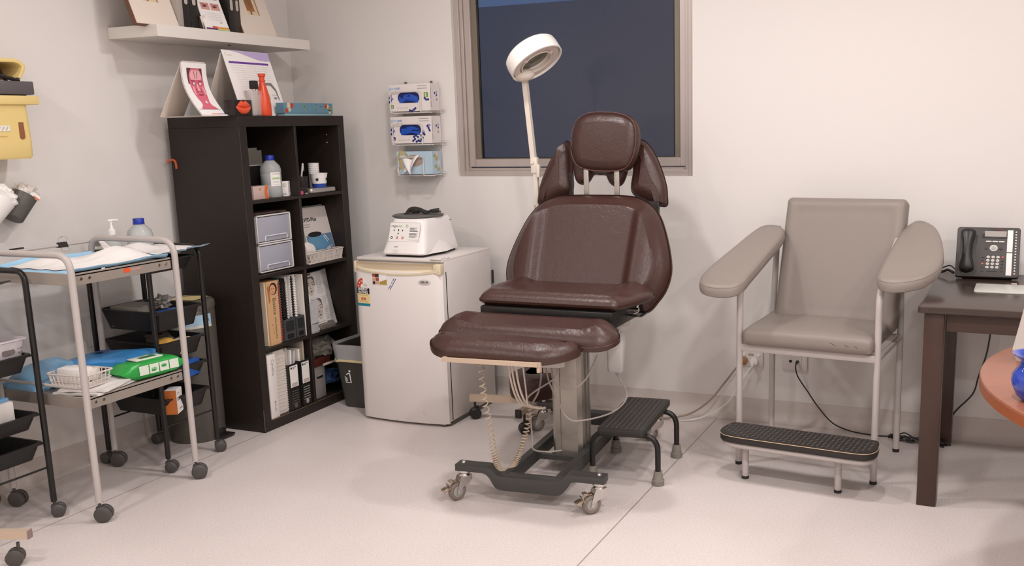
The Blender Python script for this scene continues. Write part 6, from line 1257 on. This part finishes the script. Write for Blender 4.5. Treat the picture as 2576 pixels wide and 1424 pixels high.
black_trolley('black drawer trolley cut off by the left edge of the photo', -3.575, -3.238, 2.145, 2.432, .940, [(.572, .640), (.355, .415), (.238, .303)], False)
# ---- things on and in the trolleys
pad_w = mat('underpad_white', '#e6e2df', .8, bump=.2, scale=60); pad_b = mat('underpad_blue', '#9cc6e2', .6, bump=.15, scale=40)
def underpad(name, label, loc, w_, d_, fn, rz=0, cov=.87):
    t = thing(name, label, 'absorbent pad', loc, rz)
    b = MB(); b.grid(40, 40, lambda u, v: fn((u - .5) * w_, (v - .5) * d_, 0), thick=V((0, 0, .0015))); p = b.build('blue_backing', pad_b, t, smooth=60)
    b = MB(); b.grid(36, 36, lambda u, v: fn((u - .5) * w_ * cov, (v - .5) * d_ * cov, .0025)); b.build('white_quilt', pad_w, p, smooth=60); return t
def pf(x, y, o_):
    z = .006 + .045 * math.exp(-((x - .03) / .10) ** 2 - ((y - .13) / .10) ** 2) + .02 * math.exp(-((x + .12) / .12) ** 2 - ((y + .06) / .05) ** 2) + .006 * noise.noise(V((x * 11, y * 11, 1))) + .004 * noise.noise(V((x * 26, y * 8, 4)))
    if y < -.215: z -= min(.02, (-.215 - y) * 1.2)
    return V((x, y, max(z, .002) + o_ + (.012 if abs(x) > .2 else 0)))
underpad('absorbent_pad', 'rumpled white and blue absorbent pad spread over the grey trolley top', (-3.257, 2.70, .9285), .415, .448, pf)
def pf2(x, y, o_):
    z = .004 + .03 * math.exp(-((x + .05) / .05) ** 2 - ((y + .05) / .08) ** 2) + .005 * noise.noise(V((x * 16, y * 16, 9)))
    if x > .13: z += (x - .13) * .25 * (1 if y > 0 else .3)
    return V((x, y, z + o_ + .006))
underpad('absorbent_pad', 'white pad with blue underside lying over the black trolley rim by the bookcase', (-3.31, 3.10, .925), .34, .29, pf2, 3, .99)
o = saline((-3.415, 3.13, .853), 'tall clear bottle with blue cap on the black trolley against the wall', .053, .21, False)
o = item('pump_bottle', 'clear pump bottle with white pump head on the black trolley by the wall', 'pump bottle', (-3.47, 3.035, .853)); b = MB(); b.lathe([(0, 0), (.032, 0), (.034, .004), (.034, .11), (.028, .13), (.014, .142), (.013, .15), (0, .15)], seg=24); b.build('bottle_body', frost, o); b = MB(); b.lathe([(0, .148), (.0155, .148), (.0155, .168), (.009, .173), (.007, .184), (.0045, .188), (.004, .206), (0, .206)], seg=18); b.tube(spl([(-.004, -.012, .208), (.002, .006, .209), (.006, .03, .207)], 4), .005, seg=8); b.build('pump_head', whitep, o); b = MB(); b.lathe([(.0345, .05), (.0345, .09)], seg=12, a0=-60, a1=20, cap=False); b.build('label', mat('label_leafgreen', '#9fb27c', .6), o)
o = item('tissue_packet', 'soft white tissue packet with sheet pulled up behind the grey trolley rail', 'tissue packet', (-3.50, 2.99, .853)); b = MB(); b.box((.02, -.0, .045), (.1, .075, .09), bev=.012); b.build('packet', mat('packet_white', '#d8d0cb', .6), o); b = MB(); b.grid(8, 8, lambda u, v: ((u - .5) * .1 + .02, (v - .5) * .05, .09 + .06 * (1 - abs(u - .4) * 1.8) * (1 - v * .5)), thick=V((.002, .002, 0))); b.build('sheet', mat('tissue_white', '#eae4e0', .85), o)
# lower shelf of the grey trolley
ZL = .4665
bluebag = mat('blue_wrap', '#3f8fd0', .28, bump=.25, scale=30); palebl = mat('pale_blue_wrap', '#86b5d8', .35, bump=.25, scale=24); cf = mat('clear_wrap', '#c3c0c6', .15, trans=.5, alpha=.8, bump=.5, scale=26)
b = MB(); b.grid(16, 16, lambda u, v: crumple(0, 0, .30, .24, .018, 3, 9, .06)(u, v)[:2] + (.055 + .014 * (1 - (2 * u - 1) ** 4) * (1 - (2 * v - 1) ** 4) + .004 * noise.noise(V((u * 5, v * 5, 2))) + .02 * u,), thick=V((0, 0, .022))); o = item('gown_pack', 'folded bright blue gown pack on the lower shelf of the grey trolley', 'pack', (-3.315, 2.805, ZL), None, 14); b.build('pack', bluebag, o, smooth=60); b = MB(); b.grid(4, 4, lambda u, v: (-.07 + u * .07, .0 + v * .04, .0815 + .01 * u - .0035 * (1 - u)), thick=V((0, 0, .001))); b.build('dark_label', mat('pack_navy', '#27407c', .4), o)
b = MB(); b.grid(14, 14, lambda u, v: ((u - .5) * .22, (v - .5) * .30, .0 + .085 * math.sin(PI * min(1, max(0, u))) ** .5 * math.sin(PI * v) ** .5 + .01 * noise.noise(V((u * 5, v * 5, 8)))), thick=V((0, 0, .003))); tag(b.build('apron_pack', palebl, None, smooth=60, loc=(-3.42, 2.62, ZL + .0045)), 'pale blue plastic apron pack heaped at left of the lower trolley shelf', 'pack')
b = MB(); blob(b, (0, 0, .03), (.06, .11, .035), 21, .35, 2.4, flat=.001); o = item('clear_packet', 'clear plastic wrapped packets under the blue gown pack', 'packet', (-3.225, 2.83, ZL), None, 15); b.build('film', cf, o, smooth=30)
o = item('dressing_packs', 'flat white wrapped dressing packs at the front of the lower trolley shelf', 'packs', (-3.15, 2.61, ZL), None, 12); 
for k, (dx, dy_, r_) in enumerate(((0, 0, 0), (.01, .006, 8))): b = MB(); b.grid(10, 10, lambda u, v: (dx + (u - .5) * .19, dy_ + (v - .5) * .25, .012 + k * .012 + .004 * noise.noise(V((u * 4, v * 4, k))) + .005 * math.sin(PI * u) * math.sin(PI * v)), thick=V((0, 0, .009)), M=RZ(r_)); b.build('pack', mat('dressing_white', '#e3dfdb', .45, bump=.3, scale=30), o, smooth=50)
basket('plastic_basket', 'white slotted basket with packets on the lower shelf of the grey trolley', (-3.17, 2.555, ZL + .027), .19, .14, .05, mat('basket_white', '#cfc5bd', .5), 9, 4)
o = item('gauze_packet', 'white gauze packets inside the basket on the lower trolley shelf', 'packets', (-3.20, 2.55, ZL + .033), None, 8); b = MB(); b.box((0, .01, .028), (.12, .06, .055), bev=.008); b.build('packet', mat('gauze_white', '#e8e3df', .7), o); b = MB(); b.box((.055, .02, .025), (.06, .05, .045), bev=.008, M=RZ(20)); b.build('packet', mat('gauze_cream', '#d9d0c8', .7), o)
# green wipes pack
gr = mat('wipes_green', '#2f9c45', .28, bump=.25, scale=26); o = item('wipes_pack', 'bright green pack of wet wipes lying on the lower shelf of the grey trolley', 'wipes pack', (-3.105, 2.81, ZL), None, 82)
b = MB()
def wp(u, v):
    t = u * 2 - 1; e = (1 - abs(t) ** 5) ** .5; a = v * 2 * PI; sx_ = .125 * t; k = .02 + .98 * e
    cy_, cz_ = math.cos(a), math.sin(a); y = .058 * (abs(cy_) ** .45) * (1 if cy_ > 0 else -1); z = .036 * (abs(cz_) ** .45) * (1 if cz_ > 0 else -1)
    return V((sx_ + (.02 if abs(t) > .93 else 0) * (1 if t > 0 else -1), y * (1 if abs(t) < .93 else 1), .038 + z * k + .004 * noise.noise(V((u * 6, v * 8, 3)))))
b.grid(28, 28, wp); bp_ = b.build('packet', gr, o, smooth=70)
b = MB(); b.box((-.005, .0, .0765), (.12, .062, .005), bev=.002); lid_ = b.build('resealable_label', mat('wipes_white', '#e4e6dd', .4), o); b = MB(); b.box((0, -.005, .0795), (.07, .028, .0015), bev=.0005); b.build('green_flap', mat('wipes_dark_green', '#3c7a34', .4), o); b = MB(); b.box((.045, .02, .0795), (.04, .02, .0015), bev=.0005); b.build('blue_print', mat('wipes_blue', '#5f8fb8', .4), o)
b = MB(); A = FACE((0, -.0605, .04), (1, 0, 0), (0, .05, 1))
for k in range(4): plates(b, A, [(-.075 + k * .045, -.017, -.034 + k * .045, .02, 0)])
ell(b, A, -.01, -.002, .013, .008, 1, .0004); plates(b, A, [(-.022, -.009, -.004, -.003, 2)], .0006); ell(b, A, .034, .004, .013, .008, 1, .0004); plates(b, A, [(.024, .0, .044, .006, 2)], .0006)
b.build('instruction_panels', [mat('panel_pale', '#d3dccd', .45), mat('panel_green', '#7fb88a', .45), mat('panel_deep_green', '#2c8a3c', .45)], o, smooth=0)
# back trolley tray contents
def small(name, label, cat, loc, m, size, bev=.003, rz=0): b = MB(); b.box((0, 0, size[2] / 2), size, bev=bev); return tag(b.build(name, m, None, loc=loc, rz=rz), label, cat)
small('paper_pad', 'grey paper stack in the top drawer of the back black trolley', 'papers', (-3.41, 3.06, .6095), mat('pad_grey', '#8d877f', .7), (.15, .13, .088), .002, 4)
small('card_box', 'blue open card box in the top drawer of the back black trolley', 'box', (-3.245, 3.08, .6095), mat('box_cobalt', '#2660b8', .5), (.045, .11, .07), .002, 4)
b = MB(); blob(b, (0, 0, .02), (.04, .035, .03), 33, .5, 3); tag(b.build('crumpled_wrapper', mat('wrapper_grey', '#7f7a74', .3, trans=.2), None, loc=(-3.30, 3.1, .685), smooth=25), 'crumpled clear wrapper sticking up in the top drawer of the back trolley', 'wrapper')
b = MB(); b.lathe([(0, 0), (.035, .004), (.05, .03), (.046, .055), (.028, .072), (0, .078)], seg=24); tag(b.build('yellow_sponge', mat('sponge_yellow', '#cfa04a', .6), None, loc=(-3.26, 3.06, .484)), 'yellow dome-shaped sponge in the second drawer of the back trolley', 'sponge')
small('envelope', 'cream envelope beside the yellow sponge in the second drawer', 'envelope', (-3.245, 3.13, .484), mat('envelope_cream', '#d6bfae', .7), (.05, .09, .06), .002, 20)
b = MB(); blob(b, (0, 0, .03), (.06, .05, .035), 8, .4); tag(b.build('cloth_bundle', mat('bundle_brown', '#57504a', .8), None, loc=(-3.34, 3.10, .512)), 'dark brown cloth bundle at the back of the second drawer', 'cloth')
small('blue_packet', 'blue packet in the third drawer of the back black trolley', 'packet', (-3.235, 3.14, .376), mat('packet_blue', '#2456a8', .4), (.06, .11, .07), .004, 10)
o = item('medicine_box', 'orange and white medicine box standing in the lowest drawer of the back trolley', 'box', (-3.215, 3.03, .2425), None, 28); b = MB(); b.box((0, 0, .052), (.05, .075, .104), bev=.001, seg=1); bx = b.build('carton', paper, o); b = MB(); b.box((0, -.0382, .052), (.0505, .001, .1045)); b.build('orange_side', mat('carton_orange', '#cf7436', .5), bx, smooth=0); A = FACE((.0256, 0, .052), (0, 1, 0), (0, 0, 1)); b = MB(); plates(b, A, [(-.02, .034, .004, .037, 0), (-.028, .012, .018, .017, 0), (-.028, .004, .026, .008, 0), (-.01, -.036, .026, -.032, 0)]); b.build('print', mat('carton_ink', '#6b615c', .6), bx, smooth=0)
# front black trolley contents
bw = mat('basket_lavender_white', '#cbc5c8', .4); o = item('storage_basket', 'white perforated storage basket on the top tray of the left-edge trolley', 'basket', (-3.40, 2.275, .578))
b = MB(); lv = [(.27, .24, 0), (.31, .272, .115), (.326, .288, .118), (.326, .288, .122), (.30, .262, .122), (.262, .232, .004)]; vs = []
for w_, d_, z in lv: vs += [(x, y, z) for x, y in rrect(w_, d_, .02, 4)]
b.add(vs, [(k * 20 + i, k * 20 + (i + 1) % 20, (k + 1) * 20 + (i + 1) % 20, (k + 1) * 20 + i) for k in range(5) for i in range(20)] + [tuple(reversed(range(20))), tuple(range(100, 120))]); bd_ = b.build('basket_body', bw, o)
b = MB(); A = FACE((.1512, 0, .08), (0, 1, 0), (-.18, 0, 1)); b.prism([(x + .065, y) for x, y in rrect(.05, .02, .009, 4)], 0, .0006, M=A)
for cx in (.005, .015, .105, .115):
    for cy in (-.012, .004): ell(b, A, cx, cy + (.004 if cx > .1 else 0), .0032, .0032, 0, .0006, 8)
b.build('holes', mat('hole_grey', '#6f6664', .6), bd_, smooth=0)
b = MB(); blob(b, (0, 0, .02), (.1, .08, .02), 6, .3, flat=.0); tag(b.build('dark_supplies', mat('supplies_dark', '#3c3733', .6), None, loc=(-3.40, 2.27, .6715)), 'dark loose supplies inside the white perforated basket', 'supplies')
b = MB(); b.grid(8, 4, lambda u, v: (-.14 + .29 * u, -.12 + .24 * v, .03 * u - .04 * (1 - u) * v), thick=V((0, 0, .006))); tag(b.build('black_pouch', blackp2, None, loc=(-3.40, 2.265, .885)), 'black flat pouch slung below the top bar of the left-edge trolley', 'pouch')
o = item('wipes_box', 'white tissue pack with blue top in the middle tray of the left-edge trolley', 'tissue pack', (-3.40, 2.25, .3605)); b = MB(); b.box((.02, .0, .055), (.19, .22, .11), bev=.008); b.build('pack', mat('pack_white_quilted', '#dcd6d2', .6, bump=.5, scale=50), o); b = MB(); b.box((.02, .0, .117), (.17, .20, .014), bev=.005); b.build('blue_top', mat('pack_blue', '#6a9cc4', .4), o); b = MB(); b.box((-.02, -.02, .135), (.14, .2, .02), bev=.008); b.build('clear_wrap', cf, o)
o = item('glove_packet', 'white and pink packet in the lowest tray of the left-edge trolley', 'packet', (-3.40, 2.27, .2425)); b = MB(); b.box((.03, -.05, .04), (.16, .13, .08), bev=.012, M=RX(6)); b.build('packet', mat('packet_white2', '#dcd4d0', .5), o); b = MB(); b.box((.0, -.06, .088), (.14, .1, .015), bev=.005); b.build('blue_sheet', mat('sheet_blue', '#5f93b8', .5), o)
# pedal bin between trolley and bookcase
pb_ = thing('pedal_bin', 'tall dark grey round pedal bin between black trolley and bookcase', 'bin', (-3.455, 3.385, 0)); bg_ = mat('pedal_bin_grey', '#5c5751', .4, metal=.2)
b = MB(); b.lathe([(0, .0), (.122, .0), (.124, .006), (.124, .62), (.12, .625), (0, .625)], seg=48); by_ = b.build('bin_body', bg_, pb_); b = MB(); b.lathe([(.126, .622), (.128, .63), (.126, .652), (.112, .664), (0, .668)], seg=48); b.build('lid', mat('lid_grey', '#6a645e', .35, metal=.2), pb_)
b = MB(); b.prism([(x, y) for x, y in rrect(.13, .12, .006, 3)], .6685, .6695, M=T(.02, 0, 0) @ RZ(10)); lb_ = b.build('lid_sticker', mat('sticker_yellow', '#d8c58c', .5), pb_); text('lettering', 'CLINICAL', .022, inkb, lb_, T(-.03, -.01, .67) @ RZ(70), ext=.0001, bold=.0005)
b = MB(); b.lathe([(.1246, .548), (.1246, .60)], seg=24, a0=-80, a1=10, cap=False); b.lathe([(.125, .54), (.125, .552)], seg=24, a0=-80, a1=10, cap=False, mi=1); sk = b.build('band_sticker', [mat('sticker_skyblue', '#a9c9e0', .5), mat('sticker_cream', '#d9d3c6', .5)], pb_)
for s_, a in (('bar', -50), ('we', -5)): text('lettering', s_, .03, mat('ink_navy2', '#33415f', .5), sk, Matrix.Rotation(R(a), 4, 'Z') @ T(.1256, -.018, .566) @ FACE((0, 0, 0), (0, 1, 0), (0, 0, 1)), ext=.0001)
b = MB(); b.box((.135, .02, .012), (.06, .09, .012), bev=.004); b.box((.12, .02, .03), (.02, .05, .03), bev=.004); b.build('pedal', blackp, pb_)
# rolling base at the lower left corner
rb = thing('rolling_base', 'beige square-tube rolling base with grey castor in the lower left corner', 'stand', (-3.25, 1.99, 0), 20)
b = MB(); b.tube([(-.32, 0, .108), (.33, 0, .108)], .0145, sec=[(-.85, -1), (.85, -1), (.85, 1), (-.85, 1)]); b.tube([(0, -.3, .108), (0, .0, .108)], .0145, sec=[(-.85, -1), (.85, -1), (.85, 1), (-.85, 1)]); b.build('base_bar', beige, rb)
b = MB(); b.box((.331, 0, .108), (.004, .026, .03), bev=.001); b.build('end_cap', mat('mauve_cap', '#8a7672', .5), rb)
b = MB(); b.cyl((-.05, 0, .1), (-.05, 0, .9), .0125); b.build('pole', beige, rb)
for x, y in ((.285, 0), (-.29, 0), (0, -.27)): twin(T(x, y, 0) @ RZ(200), rb, .0285, cast_m)
# ================================================================ wall-mounted things at the far left
yl = mat('sharps_yellow', '#e0c784', .45); yl2 = mat('sharps_yellow_dark', '#c8a048', .45); gb = mat('bracket_grey', '#5c5658', .45)
sh = thing('sharps_container', 'yellow sharps container with open lid and grey collar, bracketed to the left wall', 'sharps container', (-3.63, 2.62, 1.33))
def Y(x, y, z): return (x + 3.63, y - 2.62, z - 1.33)
b = MB(); vs = []; n = 24; lv = [(.118, .25, 1.335, .02), (.13, .262, 1.345, .022), (.135, .262, 1.40, .02), (.14, .245, 1.54, .02)]
for w_, d_, z, r_ in lv: vs += [Y(-3.625 + .07 + x - .0, 2.605 + y, z) for x, y in rrect(w_, d_, r_, 5)]
b.add(vs, [(k * n + i, k * n + (i + 1) % n, (k + 1) * n + (i + 1) % n, (k + 1) * n + i) for k in range(3) for i in range(n)] + [tuple(reversed(range(n))), tuple(range(72, 96))]); bd = b.build('container_body', yl, sh)
b = MB(); b.box(Y(-3.553, 2.625, 1.557), (.16, .29, .034), bev=.004); b.box(Y(-3.553, 2.70, 1.579), (.06, .05, .012), bev=.002); b.build('flange', yl, sh)
b = MB(); b.box(Y(-3.553, 2.61, 1.603), (.165, .285, .05), bev=.005); b.box(Y(-3.478, 2.53, 1.566), (.02, .12, .045), bev=.003); b.box(Y(-3.553, 2.67, 1.577), (.1, .14, .012)); b.box(Y(-3.63, 2.6, 1.6), (.02, .2, .16)); b.build('grey_collar', gb, sh)
b = MB(); YZ = Matrix(((0, 0, 1, 3.63), (1, 0, 0, -2.62), (0, 1, 0, -1.33), (0, 0, 0, 1)))
lid_p = [(2.40, 1.708), (2.69, 1.713), (2.72, 1.706), (2.738, 1.688), (2.732, 1.664), (2.712, 1.638), (2.70, 1.642), (2.716, 1.664), (2.722, 1.683), (2.71, 1.694), (2.69, 1.698), (2.40, 1.692)]
b.prism(lid_p, -3.625, -3.485, M=YZ, bev=.003); b.build('lid', yl, sh)
b = MB(); b.prism([(2.40, 1.62), (2.70, 1.62), (2.72, 1.664), (2.724, 1.684), (2.69, 1.70), (2.40, 1.70)], -3.625, -3.60, M=YZ); b.build('lid_interior', mat('lid_amber', '#b06a24', .5), sh)
b = MB()
for k in range(5): b.tube([Y(-3.50 - .012 * (k % 2), 2.575 + k * .022, 1.622), Y(-3.545, 2.545 + k * .03, 1.672 + .006 * (k % 3))], .007, seg=6)
b.tube([Y(-3.49, 2.57, 1.66), Y(-3.49, 2.705, 1.63)], .008, seg=6); b.build('needle_slots', blackp, sh)
A = FACE(Y(-3.486, 2.70, 1.44), (0, 1, 0), (-.035, 0, 1)); b = MB(); b.prism([(x - .012, y + .012) for x, y in rrect(.022, .085, .010, 5)], 0, .001, M=A); b.build('handle_slot', mat('slot_brown', '#8a5638', .5), bd)
b = MB(); A2 = A @ T(0, 0, .001); plates(b, A2, [(-.19, .0, -.06, .022, 0)]); 
for k in range(6): b.plate([(-.16 + k * .016, .004), (-.15 + k * .016, .018), (-.146 + k * .016, .016), (-.156 + k * .016, .003)], mi=1, M=A2 @ T(0, 0, .0004))
b.plate([(-.105, .084), (-.088, .096), (-.072, .092), (-.088, .09), (-.08, .084)], mi=2, M=A2); plates(b, A2, [(-.112, .07, -.07, .074, 2), (-.12, .048, -.062, .05, 2), (-.12, -.02, -.075, -.018, 2)])
b.build('moulded_print', [mat('label_white', '#e4ddd0', .5), mat('label_grey', '#b5aca4', .5), yl2], bd, smooth=0)
def tilted(name, label, cat, base, ang, r0, r1, h_, m, film, fr, seed, am=.35):
    t = thing(name, label, cat, base); A = T(0, 0, 0) @ RX(-ang)
    b = MB(); b.lathe([(0, 0), (r0, 0), (r0 + .003, .004), (r1, h_), (r1 - .003, h_), (r0, .008), (0, .008)], seg=32, M=A); b.box((-.075, .0, h_ * .45), (.05, .03, .05), M=A); b.build('holder', m, t)
    b = MB(); blob(b, (0, 0, h_ + .012), fr, seed, am, 2.4, seg=32, rings=20, M=A); b.build('packets', film, t, smooth=30); return t
t = tilted('wall_dispenser', 'tilted charcoal wall cup stuffed with clear packets on the left wall', 'dispenser', (-3.575, 2.665, 1.105), 38, .038, .048, .105, mat('dispenser_charcoal', '#55514c', .45), mat('packet_film', '#ddd4cd', .25, trans=.15, bump=.5, scale=26), (.042, .048, .036), 12)
b = MB(); b.box((.044, .012, .112), (.002, .045, .02), M=RX(-38)); b.box((.0455, .02, .107), (.001, .028, .008), M=RX(-38), mi=1); b.build('red_label', [paper, mat('label_coral', '#d97a5c', .5)], t, smooth=0)
t = tilted('wall_dispenser', 'tilted white wall cup overflowing with cotton wool, cut by the left photo edge', 'dispenser', (-3.575, 2.535, 1.09), 38, .045, .068, .12, whitep, mat('cotton_white', '#ece8e4', .95, bump=.6, scale=60), (.066, .07, .05), 31, .2)
